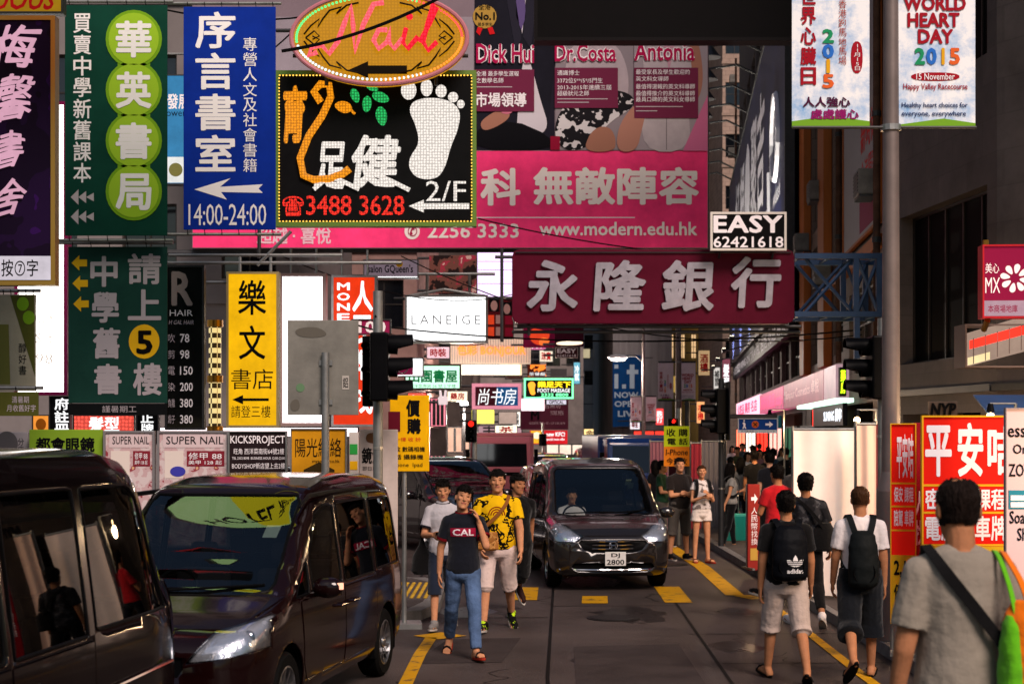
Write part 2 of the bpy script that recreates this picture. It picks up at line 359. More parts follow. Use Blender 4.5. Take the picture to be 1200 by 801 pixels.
mb = MB(); rc = random.Random(4)
for _ in range(14):
    x, y = rc.uniform(-1.2, 3.5), rc.uniform(12.5, 26); pts = [(x, y)]
    for _ in range(9): x += rc.uniform(-.16, .16); y += rc.uniform(.02, .22); pts.append((x, y))
    strip(mb, pts, rc.uniform(.008, .018), .0035)
tag(mb.build('road_crack', JOINT), kind='structure')
mb = MB()
for x, y, r in ((1.5, 19.3, .5), (.9, 15.6, .35), (2.4, 16.4, .3), (-.6, 19.6, .4), (1.2, 23.5, .6), (2.9, 19.6, .28)):
    mb.add([(x + math.cos(2 * math.pi * i / 22) * r * rc.uniform(.6, 1.1), y + math.sin(2 * math.pi * i / 22) * r * 1.7 * rc.uniform(.6, 1.1), .002 + .0002 * r) for i in range(22)], [tuple(range(22))])
tag(mb.build('oil_stain', mat('oil stain', '231d1c', .3, var=.5, vs=6)), kind='structure')
# drain grate in the gutter
t = thing('drain_grate', 'dark iron drain grate in the gutter beside the wide yellow line', 'drain', (3.62, 22.1, .004))
mb = MB(); mb.box(-.16, .16, -.34, -.30, 0, .014).box(-.16, .16, .30, .34, 0, .014).box(-.16, -.12, -.30, .30, 0, .014).box(.12, .16, -.30, .30, 0, .014); mb.build('frame', DSTEEL, t)
mb = MB()
for i in range(9): mb.box(-.12, .12, -.27 + i * .065, -.24 + i * .065, .001, .012)
mb.build('grate', DSTEEL, t)
# ================================================================ buildings
GWALL = mat('grey render', '8a807c', .8, var=.3, vs=.7, bump=.2, bs=12)
DWALL = mat('dark sooty render', '4d4542', .8, var=.35, vs=.8, bump=.2, bs=12)
BWALL = blocks(mat('brown stone cladding', '6a5a50', .6, var=.25, vs=.9, bump=.15, bs=18), .8, .6)
PWALL = blocks(mat('beige tile wall', '9c8578', .7, var=.25, vs=.8, bump=.15, bs=18), .6, .3)
NAVY = mat('navy netting', '8596c4', .8, var=.2, vs=.4)
WGLASS = mat('dark window glass', '0c0f14', .06, spec=.8)
WFRAME = mat('window frame bronze', '2e2825', .45, .5)
INTER = mat('painted room shade', '070606', .9)  # near-black backing slab stands in for the shade of unlit rooms
WOOD = mat('orange brown pilaster cladding', '96552a', .5, var=.25, vs=3, stretch=(1, 1, .15))
def wall_holes(mb, A, B, z0, z1, holes, th=.3, mi=0):
    """a wall from A to B (outer face on the right-hand side of A->B seen from the street) with rectangular openings (u0, u1, z0, z1) in metres"""
    A, B = Vector(A), Vector(B); L = (B - A).length; u = (B - A) / L; n = Vector((-u.y, u.x))
    us = sorted({0, L, *[h[0] for h in holes], *[h[1] for h in holes]}); zs = sorted({z0, z1, *[h[2] for h in holes], *[h[3] for h in holes]})
    for a, b in zip(us, us[1:]):
        run = None
        for c, d in list(zip(zs, zs[1:])) + [(None, None)]:
            solid = c is not None and not any(h[0] <= (a + b) / 2 <= h[1] and h[2] <= (c + d) / 2 <= h[3] for h in holes)
            if solid: run = (run[0], d) if run else (c, d)
            elif run:
                p = [A + u * a, A + u * b, A + u * b + n * th, A + u * a + n * th]
                mb.slab([tuple(q) for q in p], *run, mi); run = None
    return u, n
def window_at(parent, A, u, n, h, mull=2, rails=1, inset=.12, gm=None):
    a, b, c, d = h; w = b - a; hh = d - c; mb = MB(); e = .05
    for x0, x1, y0, y1 in [(0, w, 0, e), (0, w, hh - e, hh), (0, e, e, hh - e), (w - e, w, e, hh - e)] + [(w * k / mull - .02, w * k / mull + .02, e, hh - e) for k in range(1, mull)]:
        mb.box(x0, x1, 0, .07, y0, y1)
    for k in range(1, rails + 1):
        for j in range(mull): mb.box(w * j / mull + (e if j == 0 else .02), w * (j + 1) / mull - (e if j == mull - 1 else .02), .004, .066, hh * k / (rails + 1) - .02, hh * k / (rails + 1) + .02)
    o = mb.build('window', WFRAME, parent)
    A = Vector(A) - Vector(parent.location[:2]); p = A + u * a + n * inset
    o.location = (p.x, p.y, c - parent.location.z); o.rotation_euler = (0, 0, math.atan2(u.y, u.x))
    g = MB(); g.box(e * .5, w - e * .5, .03, .04, e * .5, hh - e * .5); g.build('pane', gm or WGLASS, o)
    return o
def block(name, label, x0, x1, y, dep, z1, m, cols=0, rows=0, fw=.6, fh=.5, zb=4.5, gm=None, side=True, cat='building', lit=()):
    """a building whose front looks at the camera along Y = y, with a grid of real recessed windows"""
    o = thing(name, label, cat, ((x0 + x1) / 2, y, 0)); ox, oy = o.location.x, o.location.y
    W = x1 - x0; cw = W / max(cols, 1); rh = (z1 - zb) / max(rows, 1); holes = []
    for i in range(cols):
        for j in range(rows):
            holes.append((cw * (i + .5 - fw / 2), cw * (i + .5 + fw / 2), zb + rh * (j + .5 - fh / 2), zb + rh * (j + .5 + fh / 2)))
    mb = MB(); u, n = wall_holes(mb, (x0 - ox, 0), (x1 - ox, 0), 0, z1, holes, .35)
    mb.box(x0 - ox, x0 - ox + .3, .35, dep, 0, z1).box(x1 - ox - .3, x1 - ox, .35, dep, 0, z1).box(x0 - ox + .3, x1 - ox - .3, dep - .3, dep, 0, z1)
    mb.build('wall', m, o)
    mb = MB(); mb.box(x0 - ox - .15, x1 - ox + .15, -.15, dep + .1, z1, z1 + .35); mb.build('roof', m, o)
    if holes: mb = MB(); mb.box(x0 - ox + .3, x1 - ox - .3, 1.2, 1.3, 0, z1 - .1); mb.build('room', INTER, o)
    if rows:
        for j in range(rows): mb = MB(); zz = zb + rh * j + rh * .08; mb.box(x0 - ox - .06, x1 - ox + .06, -.08, -.002, zz, zz + .18); mb.build('string_course', m, o)
    proto = None
    for k, h in enumerate(holes[:100]):
        if proto is None: proto = window_at(o, (x0, y), u, n, h, 2, 1, gm=gm); w0 = proto
        else:
            w0 = proto.copy(); COL.objects.link(w0); w0.parent = o; w0.location = (x0 - ox + h[0], .12, h[2])
            g = proto.children[0].copy(); COL.objects.link(g); g.parent = w0
        if k in lit:
            w0.children[0].data = w0.children[0].data.copy(); w0.children[0].data.materials[0] = glow('lit window warm', 'ffcf96', .9)
    return o
# left side of the street, stepping away from the camera
block('corner_house', 'dark grey building behind the green and blue bookshop banners at the far left', -26, -5.0, 36, 12, 26, mat('grey panel wall', '77706f', .8, var=.2, vs=.5, bump=.1), 9, 6, .55, .5, 5)
block('tong_lau', 'grey walk-up building with small windows behind the white cosmetics lightbox', -16, -3.1, 50, 15, 28, mat('pinkish plaster', '9a7a74', .8, var=.3, vs=.8), 6, 8, .6, .55, 5, lit=(9, 16, 35))
block('tong_lau', 'sooty brown walk-up building behind the pale neon cosmetics sign', -14, -1.9, 72, 20, 30, DWALL, 6, 9, .6, .5, 5, lit=(10, 21))
block('office_block', 'grey office block rising left of the dark blue tower', -8, 5.2, 112, 30, 44, GWALL, 9, 10, .7, .45, 6)
block('office_block', 'narrow pale grey tower touching the left edge of the dark blue block', 5.5, 10.6, 160, 30, 58, mat('pale grey cladding', '9a9da6', .7, var=.2, vs=.6), 3, 14, .6, .4, 6)
block('office_block', 'dark blue netted block closing the end of the street', 10.6, 16.6, 230, 25, 16.0, NAVY, 0, 0)
block('office_block', 'tall pale bluish tower far behind the dark blue netted block', 6, 26, 300, 30, 70, mat('bluish white cladding', 'c8d0de', .6, var=.15, vs=.5), 8, 16, .7, .5, 8)
# right side beyond the junction
block('office_block', 'dark grey concrete block carrying the tall blue shop banner', 7.95, 12.6, 121, 30, 40, mat('grey concrete strips', '7d787a', .8, var=.3, vs=.7, stretch=(3, 1, .2)), 3, 10, .6, .5, 14)
ygl = glow('warm lit facade panels', 'ffd98a', .55)
block('shop_tower', 'warmly lit tower seen over the mid-distance lamp post banners', 12.8, 17.5, 128, 30, 40, mat('warm stone', 'b08f50', .7, var=.3, vs=.8), 5, 12, .5, .8, 8, lit=tuple(range(0, 60, 2)))
block('tong_lau', 'beige tenement with deep balconies left of the tall navy billboard', 14.8, 20, 108, 14, 46, PWALL, 3, 11, .75, .45, 6)

def RFX(Y): return 7.0 + (Y - 28) * .104
RRZ = -(90 + math.degrees(math.atan(.104)))
def right_block(name, label, Ya, Yb, z1, m, holes=(), dep=12):
    o = thing(name, label, 'building', (RFX(Yb), Yb, 0))
    L = math.hypot(Yb - Ya, RFX(Yb) - RFX(Ya)); A, B = Vector((RFX(Yb), Yb)), Vector((RFX(Ya), Ya))
    mb = MB(); off = Vector(o.location[:2]); u, n = wall_holes(mb, A - off, B - off, 0, z1, holes, .4)
    q = [A - off + n * .4, B - off + n * .4, B - off + n * dep, A - off + n * dep]
    mb.slab([tuple(x) for x in (q[1] - u * .4, q[1], q[2], q[2] - u * .4)], 0, z1).slab([tuple(x) for x in (q[0], q[0] + u * .4, q[3] + u * .4, q[3])], 0, z1)
    mb.build('wall', m, o)
    mb = MB(); mb.slab([tuple(x) for x in (A - off - n * .1, B - off - n * .1, B - off + n * dep, A - off + n * dep)], z1, z1 + .4); mb.build('roof', m, o)
    mb = MB(); r = [q[0] + n * 2 + u * .4, q[1] + n * 2 - u * .4, q[1] + n * 2.1 - u * .4, q[0] + n * 2.1 + u * .4]; mb.slab([tuple(x) for x in r], 0, z1 - .1); mb.build('room', INTER, o)
    for h in holes:
        if h[2] > 3.6: window_at(o, A, u, n, h, max(1, round((h[1] - h[0]) / 1.6)), 1, .15)
    return o, A, B, u, n
hl = [(.9 + i * 4.4, 4.5 + i * 4.4, 4.1, 5.5) for i in range(10)] + [(.9 + i * 4.4, 4.5 + i * 4.4, 18.2, 21) for i in range(10)] + [(.5 + i * 9.1, 8.9 + i * 9.1, .15, 2.9) for i in range(5)]
oR2, *_r2 = right_block('shop_building', 'long shop building behind the navy brush-lettered billboard', 46.8, 93, 26, mat('mid grey cladding', '55504f', .7, var=.25, vs=.8), hl)
hl = [(1.9, 5.6, 4.2, 7.5), (1.9, 5.6, 8, 13), (1.9, 5.6, 13.4, 18), (8.0, 10.0, 4.2, 5.7), (8.0, 10.2, 6.6, 13), (8, 10.2, 13.4, 18), (11.3, 16.2, 3.9, 5.4), (1.6, 8.2, .15, 2.9), (9, 15.5, .15, 2.9)]
oR1, A1, B1, u1, n1 = right_block('shop_building', 'shop building with orange brown pilasters behind the blue steel truss', 29.2, 46.6, 26, BWALL, hl)
off = Vector(oR1.location[:2])
for a, b in ((.1, 1.6), (5.9, 7.5)):
    mb = MB(); p = A1 - off - n1 * .22
    mb.slab([tuple(x) for x in (p + u1 * a, p + u1 * b, p + u1 * b + n1 * .215, p + u1 * a + n1 * .215)], 3.95, 20); mb.build('pilaster', WOOD, oR1, bevel=.02)
mb = MB(); p = A1 - off - n1 * .16
mb.slab([tuple(x) for x in (p + u1 * 7.7, p + u1 * 17.2, p + u1 * 17.2 + n1 * .155, p + u1 * 7.7 + n1 * .155)], 5.85, 6.1); mb.build('ledge', WOOD, oR1)
# corner building at the right: chamfered corner, deep dark openings, a dark band above the shops
oF = thing('corner_building', 'brown stone corner building with huge dark window openings at the right edge', 'building', (7.2, 28.2, 0)); off = Vector((7.2, 28.2))
pts = [Vector((7.1, 29.1)), Vector((7.0, 28.2)), Vector((7.45, 23.6)), Vector((8.0, 22.6)), Vector((16.0, 20.8))]
FST = blocks(mat('grey brown stone blocks', '554d4b', .65, var=.3, vs=.8, bump=.15, bs=14), 1.1, .55, .82)
mb = MB(); hs = [None, [(.35, 4.25, 3.5, 6.15), (.5, 4.0, .2, 2.6), (.35, 4.25, 8.2, 12)], [], [(.45, 3.6, 3.72, 6.1), (4.0, 7.4, 3.72, 6.1), (.6, 7.2, .2, 2.6), (.1, 8.0, 6.85, 7.2), (.45, 7.4, 9.2, 12)]]
for i in range(4):
    u, n = wall_holes(mb, pts[i] - off, pts[i + 1] - off, 0, 24, hs[i] or [], .35)
mb.build('wall', FST, oF)
for i in (1, 3):
    u = (pts[i + 1] - pts[i]).normalized(); n = Vector((-u.y, u.x))
    for h in hs[i]:
        if h[2] > 3 and h[3] - h[2] > 1: window_at(oF, pts[i], u, n, h, 5 if i == 1 else 4, 0, .24, mat('recess shade glass', '0a0909', .6, spec=.3))  # matte black panes paint in the dark of the deep openings
mb = MB()
for i in range(1, 4):
    u = (pts[i + 1] - pts[i]).normalized(); n = Vector((-u.y, u.x)); a, b = pts[i] - off, pts[i + 1] - off
    mb.slab([tuple(x) for x in (a - n * .12, b - n * .12, b - n * .003, a - n * .003)], 2.92, 3.03)
mb.build('ledge', DSTEEL, oF)
mb = MB(); mb.slab([tuple(p - off) for p in (pts[0] + Vector((3, 0)), pts[1] + Vector((1.4, .4)), pts[2] + Vector((1.4, .6)), pts[3] + Vector((.6, 1.4)), pts[4] + Vector((0, 1.4)), Vector((16, 29)))], .1, 23.9); mb.build('room', INTER, oF)
mb = MB(); mb.slab([tuple(p - off) for p in pts] + [tuple(Vector((16, 29)) - off)], 24, 24.4); mb.build('roof', FST, oF)
# ================================================================ street signs, nearest rows first
WHITE = mat('white print', 'e9e2e6', .55); GREYP = mat('grey print', 'b4a8ae', .55); BLK = mat('black print', '0c0b0d', .5)
YELP = mat('yellow print', 'e8b21c', .5); REDP = mat('red print', 'c4161c', .5)
cloth = lambda n, c, **k: mat(n, c, .6, bump=.6, bs=2.2, var=.22, vs=1.3, **k)
GREENB = cloth('dark green vinyl', '0e3b30'); BLUEB = cloth('royal blue vinyl', '0b2a8c'); DGREENB = cloth('slate green vinyl', '1c4038')
MAG = cloth('magenta billboard vinyl', 'ee3a74')
GR_B = 'banners hung over the left lane'
def rails(s, top=True, bottom=True, r=.022, ties=6, ext=(-60, 6)):
    x0, y0, x1, y1 = s.r
    for on, y in ((top, y0 - 5), (bottom, y1 + 5)):
        if on: mb = MB(); mb.tube((s.q(x0 + ext[0], y)[0], .05, s.q(x0, y)[1]), (s.q(x1 + ext[1], y)[0], .05, s.q(x0, y)[1]), r, n=8); mb.build('rail', STEEL, s.o, smooth=True)
    mb = MB()
    for i in range(ties):
        x = x0 + 4 + (x1 - x0 - 8) * i / (ties - 1)
        for on, a, b in ((top, y0 - 6, y0 + 2), (bottom, y1 - 2, y1 + 6)):
            if on: mb.tube((s.q(x, a)[0], .02, s.q(x, a)[1]), (s.q(x + 1, b)[0], .02, s.q(x, b)[1]), .006, n=5)
    mb.build('tie', mat('cable tie', '1a1a1a', .6), s.o); return s
# purple neon bookshop sign at the left edge
s = Sign('neon_sign', 'purple black neon signboard with pink handwritten characters and a white strip numbered 7', 'sign', (-44, 20, 64, 333), 17, camo('purple sign face', ['150a1e', '1d0d2c', '2c0f48', '16203c'], 1.1, (.5, .58, .66), .35), .14, (mat('brass trim', 'a8853c', .35, .8), 4))
neon = glow('pink white neon', 'f0b4cc', .85)
for c, r in zip('梅馨書舍', ((-12, 32, 48, 82), (-8, 90, 42, 142), (-6, 156, 30, 198), (-6, 212, 30, 254))):
    o_ = s.t(c, r, neon, .006, shear=.3, ext=.03); w_ = (r[2] - r[0]) * s.k
    for v in o_.data.vertices:           # brush handwriting: the strokes sway and run together
        x_, z_ = v.co.x, v.co.z; v.co.x += math.sin(z_ * 14) * .016; v.co.z += math.sin(x_ * 13 + 1) * .022 + x_ * .10
s.rect((-40, 300, 60, 328), glow('lit white strip', 'f4e9f4', .75), 2); s.t('按⑦字', (2, 304, 45, 324), BLK, .01, up=3); s.bars([((-60, 40, .2), (60, 40, .2)), ((-60, 310, .2), (60, 310, .2))], STEEL)
# scrap of a red and yellow sign over it
s = Sign('shop_sign', 'yellow signboard with red script above the purple neon signboard', 'sign', (-40, -10, 74, 16), 18.4, glow('amber sign face', 'd8a018', .5), .12, (DSTEEL, 2)); s.t('NUOUS', (-30, -14, 66, 12), REDP, .02, shear=.3); s.bars([((-60, 2, .15), (70, 2, .15))], STEEL)
# green bookshop banner
s = Sign('hanging_banner', 'dark green banner with four characters in lime green circles', 'banner', (76, 6, 196, 276), 20.0, GREENB, .02, group=GR_B)
LIME = mat('lime print', '6f9a1e', .55); LIME2 = mat('bright lime print', '94b82c', .55)
for i in range(3): s.rect((138, 62 + i * 59, 176, 90 + i * 59), LIME, 1)
for i, c in enumerate('華英書局'):
    cy = 46 + i * 59.5; s.disc(157, cy, 33, 34, LIME, 2); s.disc(157, cy, 29.5, 30.5, LIME2, 3); s.t(c, (136, cy - 21, 178, cy + 22), WHITE, .03, up=4)
for i, c in enumerate('買賣中學新舊課本'): s.t(c, (86, 16 + i * 25, 107, 39 + i * 25), WHITE, .012)
for yy in (231, 254): s.s([[(83 + i * 9, yy), (92 + i * 9, yy - 9 + i * 2), (92 + i * 9, yy + 9 - i * 2)] for i in range(3)], GREYP)
rails(s, ext=(-12, 6))
# lower green banner
s = Sign('hanging_banner', 'slate green banner with a yellow circled 5 and three yellow arrows', 'banner', (80, 289, 196, 472), 20.3, DGREENB, .02, group=GR_B)
for i, c in enumerate('請上'): s.t(c, (150, 297 + i * 42, 189, 333 + i * 42), GREYP, .025)
s.disc(169, 400, 18, 20, YELP, 1); s.t('5', (160, 387, 179, 415), BLK, .03, up=2); s.t('樓', (156, 425, 190, 463), GREYP, .025)
for i, c in enumerate('中學舊書'): s.t(c, (106 + i * 1.5, 300 + i * 42, 138 + i * 1.5, 336 + i * 42), GREYP, .03)
for i in range(3): s.s(arrow(84 + i, 102 + i, 308 + i * 24, 18, .5, .45), YELP)
s.rect((80, 472.5, 196, 486), mat('black vinyl', '121315', .6), 1); s.t('謹暑期工', (120, 475, 160, 483), GREYP, up=2); rails(s, bottom=False, ext=(-12, 6))
# blue bookshop banner
s = Sign('hanging_banner', 'royal blue banner with a white arrow and opening hours 14:00-24:00', 'banner', (215, 8, 323, 269), 21.0, BLUEB, .02, group=GR_B)
for i, c in enumerate('序言書室'): s.t(c, (229, 14 + i * 48, 276, 57 + i * 48), WHITE, .02)
for i, c in enumerate('專營人文及社會書籍'): s.t(c, (285, 44 + i * 17.7, 301, 60 + i * 17.7), WHITE)
s.s([(228, 222), (270, 209), (258, 219), (308, 216), (303, 221), (308, 226), (259, 225), (266, 234)], WHITE); s.t('14:00-24:00', (221, 239, 312, 264), WHITE, .0, csp=.95); rails(s, ext=(-20, 6))
# blue-white lightbox seen in the gap
s = Sign('light_box', 'pale blue lightbox in the gap between the green and blue banners', 'sign', (186, 88, 240, 216), 27, glow('pale blue face', '3f93c8', .8), .2, (DSTEEL, 1)); s.rect((188, 184, 238, 214), glow('white face', 'f4f4f0', 1.0)); s.t('發展', (196, 110, 222, 128), WHITE, .02, up=2); s.t('power', (190, 131, 218, 139), BLK, up=2); s.disc(206, 199, 8, 8, mat('olive ring', '6a6a3a'), 2)
s.bars([((190, 90, .2), (190, 60, .2)), ((236, 90, .2), (236, 60, .2)), ((180, 60, .2), (250, 60, .2))], STEEL)
# LED foot massage sign + oval nail sign
LEDBK = mat('black LED board', '0d0d0e', .5, var=.2)
s = Sign('led_sign', 'black LED board with a white footprint and red phone number 3488 3628', 'sign', (323, 84, 557, 264), 24, LEDBK, .2, (mat('green yellow metal edge', '5e7a2e', .5, .5), 4))
LW = led('white LEDs', 'fff4ea', 1.15, .045, .55); LO = led('orange LEDs', 'ff9a14', 1.2, .045, .5); LG = led('green LEDs', '2bd06a', 1.0, .045, .35); LR = led('red LEDs', 'ff2818', 1.6, .045, .35)
foot = smooth_poly([(484, 118), (505, 114), (528, 118), (540, 130), (537, 152), (528, 172), (522, 196), (512, 210), (490, 210), (479, 198), (480, 184), (492, 168), (487, 146), (479, 130)], 2)
s.s(foot, LW, 1, 'footprint')
for cx, cy, rx, ry in ((479, 106, 9, 11), (500, 103, 7, 10), (517, 107, 6.5, 7.5), (531, 114, 6, 6), (540, 122, 4.5, 5)): s.disc(cx, cy, rx, ry, LW, 1, 'toe')
s.t('足', (368, 166, 404, 222), LW, .03, shear=.15); s.t('健', (412, 158, 470, 220), LW, .03, shear=.15)
s.line([(368, 222), (385, 208), (400, 212), (421, 222)], 2.6, LW, 'stroke'); s.line([(420, 214), (436, 204), (456, 211), (480, 223)], 2.6, LW, 'stroke')
s.t('育', (332, 100, 360, 168), LO, .05, shear=.15)
s.line([(376, 120), (368, 108), (376, 99), (386, 100), (388, 114), (378, 136), (362, 160), (352, 186), (356, 206), (368, 211), (386, 210), (402, 204), (410, 198)], 4.6, LO, 'stroke')
s.s(smooth_poly([(390, 124), (398, 118), (410, 120), (414, 130), (402, 134)], 2), LO, 1, 'dot'); s.line([(410, 128), (416, 134)], 1.6, LO, 'stroke')
for cx, cy, a, L in ((416, 112, 70, 20), (430, 122, 95, 22), (446, 114, 20, 24), (447, 136, 80, 26), (436, 102, 30, 18)):
    ca, sa = math.cos(rad(a)), math.sin(rad(a)); s.s(smooth_poly([(cx + ca * u - sa * v, cy + sa * u + ca * v) for u, v in ((-L / 2, 0), (-L / 5, -L * .27), (L / 4, -L * .22), (L / 2, 0), (L / 4, L * .22), (-L / 5, L * .27))], 2), LG, 1, 'leaf')
s.t('3488 3628', (359, 229, 474, 252), LR, .008, csp=.95); s.t('☎', (331, 230, 356, 254), LR, .02)
s.t('2/F', (499, 212, 546, 236), LW, .0); s.s(arrow(479, 550, 241.5, 15, .25, .45), LW)
BULB = glow('amber bulb', 'ffc04a', 2.2); mb = MB()
for i in range(58): x = 328 + i * (224 / 57.); [mb.ell((s.q(x, y)[0], -.012, s.q(x, y)[1]), .014, 6, 4) for y in (88.5, 259.5)]
for i in range(44): y = 92 + i * (164 / 43.); [mb.ell((s.q(x, y)[0], -.012, s.q(x, y)[1]), .014, 6, 4) for x in (327, 553)]
mb.build('bulb_chain', BULB, s.o)['kind'] = 'stuff'; s.bars([((330, 90, .3), (250, 90, .3)), ((330, 250, .3), (250, 250, .3)), ((340, 90, .3), (340, 250, .3)), ((540, 90, .3), (540, 250, .3)), ((300, 90, .3), (300, 300, .3))], DSTEEL, .03)
ov = [(444.5 + 103 * math.cos(2 * math.pi * i / 48), 45 + 54 * math.sin(2 * math.pi * i / 48)) for i in range(48)]
s = Sign('nail_sign', 'oval yellow LED sign with red Nail script and a black arrow', 'sign', (341, -9, 548, 99), 23.5, led('amber LED face', 'e0980c', .82, .05, .82), .22, poly=ov)
mb = MB(); pts = [V(s.q(a, b)[0], -.02, s.q(a, b)[1]) for a, b in ov]; mb.path(pts + pts[:2], .035, 8); mb.build('rim', mat('pink rim', 'b4707a', .4), s.o, smooth=True)
for nm, a0, a1, c in (('green', 175, 300, '58e07a'), ('white', 60, 175, 'cfeaf0'), ('orange', 0, 95, 'ff8a30'), ('red', 280, 362, 'ff5048')):
    mb = MB()
    for i in range(int((a1 - a0) / 3.2)):
        a = rad(a0 + i * 3.2); x, y = 444.5 + 97 * math.cos(a), 45 + 48.5 * math.sin(a); q = s.q(x, y); mb.ell((q[0], -.012, q[1]), .022, 6, 4)
    mb.build('bulb_chain', glow(nm + ' bulb', c, 1.7), s.o)['kind'] = 'stuff'
NB = mat('black scroll paint', '140c05', .5)
for sx in (-1, 1):
    for k in (-1, 1):
        c = lambda dx, dy: (444.5 + sx * dx, 45 + k * dy)
        s.line([c(88, 4), c(80, 14), c(70, 22), c(72, 12), c(66, 22), c(58, 32), c(44, 36), c(50, 28), c(38, 38), c(24, 41)], 1.1, NB, 'scroll'); s.line([c(86, 0), c(76, 8), c(70, 2), c(78, -2)], 1.0, NB, 'scroll')
LRW = led('pink LEDs', 'ff5a6a', 1.5, .05, .6, '6a3030'); LRR = led('deep red LEDs', 'ff2038', 1.6, .05, .45, '6a1010')
s.line([(372, 62), (362, 66), (366, 56), (378, 54), (386, 64), (396, 50), (404, 28), (412, 8), (414, 30), (416, 62), (426, 30), (438, 6), (450, 4)], 3.2, LRW, 'neon_script', -.04); s.line([(454, 36), (444, 36), (438, 48), (444, 58), (454, 50), (458, 34), (456, 50), (462, 58), (472, 46)], 3.0, LRW, 'neon_script', -.04)
s.line([(476, 34), (472, 50), (478, 58), (490, 44)], 3.0, LRR, 'neon_script', -.04); s.disc(480, 20, 4, 4, LRR, 3, 'dot'); s.line([(492, 50), (504, 28), (512, 10), (508, 6), (502, 26), (496, 50), (502, 60), (512, 50)], 3.0, LRR, 'neon_script', -.04)
s.s(arrow(409, 477, 82, 20, .33, .5), NB, 2); s.bars([((340, 30, .3), (320, 30, .3)), ((350, 30, .3), (540, 30, .3)), ((380, 0, .3), (380, 95, .3)), ((510, 0, .3), (510, 95, .3)), ((340, 60, .3), (548, 60, .3))], DSTEEL, .03)
# black hair price sign, barber pole
s = Sign('price_sign', 'narrow black hairdresser price list with a large letter R', 'sign', (194, 311, 239, 503), 22.4, mat('black acrylic', '0b0a0b', .2, var=.2), .12, (DSTEEL, 2))
s.t('R', (201, 318, 226, 358), mat('tan print', '9a8c86', .5), .03); s.t('HAIR', (199, 363, 226, 370), WHITE); s.t('H GAL HAIR', (198, 375, 227, 380), GREYP, shear=.2)
for i, (a, b) in enumerate((('吹', '78'), ('剪', '98'), ('電', '150'), ('染', '200'), ('負離', '380'), ('焗子', '380'))): s.t(b, (211, 391 + i * 19, 222 + (4 if i > 1 else 0), 401 + i * 19), WHITE, .01); s.t(a, (197, 391 + i * 19, 205, 401 + i * 19), GREYP)
s.bars([((200, 320, .2), (140, 320, .2)), ((200, 480, .2), (140, 480, .2))], STEEL)
bp = thing('barber_pole', 'gold checked barber pole beside the yellow bookshop sign', 'barber pole', P(252, 506, 23.6)); k = 23.6 / F
CHK = bpy.data.materials.new('gold check'); CHK.use_nodes = True; nt = CHK.node_tree; ck = nt.nodes.new('ShaderNodeTexChecker'); ck.inputs['Scale'].default_value = 13; ck.inputs[1].default_value = lin('f2d894'); ck.inputs[2].default_value = lin('2a1c08')
tc = nt.nodes.new('ShaderNodeTexCoord'); mp = nt.nodes.new('ShaderNodeMapping'); mp.inputs['Location'].default_value = (.031, .077, .02); nt.links.new(tc.outputs['Object'], mp.inputs[0]); nt.links.new(mp.outputs[0], ck.inputs[0]); b_ = nt.nodes['Principled BSDF']; nt.links.new(ck.outputs[0], b_.inputs['Base Color']); nt.links.new(ck.outputs[0], b_.inputs['Emission Color']); b_.inputs['Emission Strength'].default_value = .9
for a, b in ((382, 440), (448, 502)): mb = MB(); mb.tube((0, 0, (506 - b) * k), (0, 0, (506 - a) * k), 7.2 * k, n=20); mb.build('drum', CHK, bp, smooth=True)
mb = MB(); [mb.tube((0, 0, (506 - y - 4) * k), (0, 0, (506 - y + 4) * k), 9.5 * k, n=20) for y in (379, 444, 503)]; mb.tube((0, 0, (506 - 380) * k), (-9 * k, .1, 126 * k), 2 * k); mb.build('collar', mat('brass', 'a5762e', .3, .9), bp, smooth=True)
# yellow bookshop sign, white and orange lightboxes
s = Sign('light_box', 'tall yellow lightbox with black bookshop characters and a black arrow', 'sign', (266, 319, 326, 500), 23, glow('yellow lightbox face', 'ffbe08', 1.0), .2, (mat('pale frame', '9a8a60', .5), 2))
s.t('樂', (279, 328, 312, 369), BLK, .012); s.t('文', (280, 381, 311, 421), BLK, .012); s.t('書店', (271, 432, 320, 456), BLK); s.s(arrow(272, 315, 468, 11, .3, .3), BLK); s.t('請登三樓', (271, 475, 317, 489), BLK); s.bars([((266, 330, .1), (200, 330, .1)), ((280, 318, .1), (280, 300, .1)), ((316, 318, .1), (316, 300, .1)), ((196, 298, .1), (400, 298, .1)), ((180, 307, .1), (470, 307, .1)), ((300, 310, .1), (340, 270, .1))], STEEL, .025)
s = Sign('light_box', 'blank white glowing lightbox behind the grey sign back', 'sign', (328, 321, 381, 498), 25, glow('white lightbox', 'fff0f2', 3.2, tubes=.15, tscale=(3, 0, 0)), .25, (mat('pink grey frame', 'a08a90', .4, .3), 3)); s.bars([((340, 320, .1), (340, 290, .1)), ((370, 320, .1), (370, 290, .1))], STEEL)
s = Sign('light_box', 'orange red lightbox with white money changer lettering', 'sign', (389, 323, 441, 499), 26.5, glow('orange lightbox', 'ff3c10', .95), .25, (STEEL, 2)); WG = glow('white lit letters', 'ffffff', 1.4)
for i, c in enumerate('MONEY'): s.t(c, (395, 331 + i * 12, 410, 340 + i * 12), WG, .03)
for i, c in enumerate('人民幣找'): s.t(c, (413, 329 + i * 40, 437, 365 + i * 40), WG, .03)
s.bars([((400, 322, .1), (400, 292, .1)), ((430, 322, .1), (430, 292, .1))], STEEL)
s = Sign('shop_sign', 'magenta sign numbered 100 behind the signal pole', 'sign', (412, 374, 458, 392), 24.8, mat('magenta board', '8c1e4c', .5), .1, (DSTEEL, 1)); s.t('100', (420, 376, 452, 390), WHITE, .03); s.bars([((414, 384, .15), (300, 384, .3))], DSTEEL)
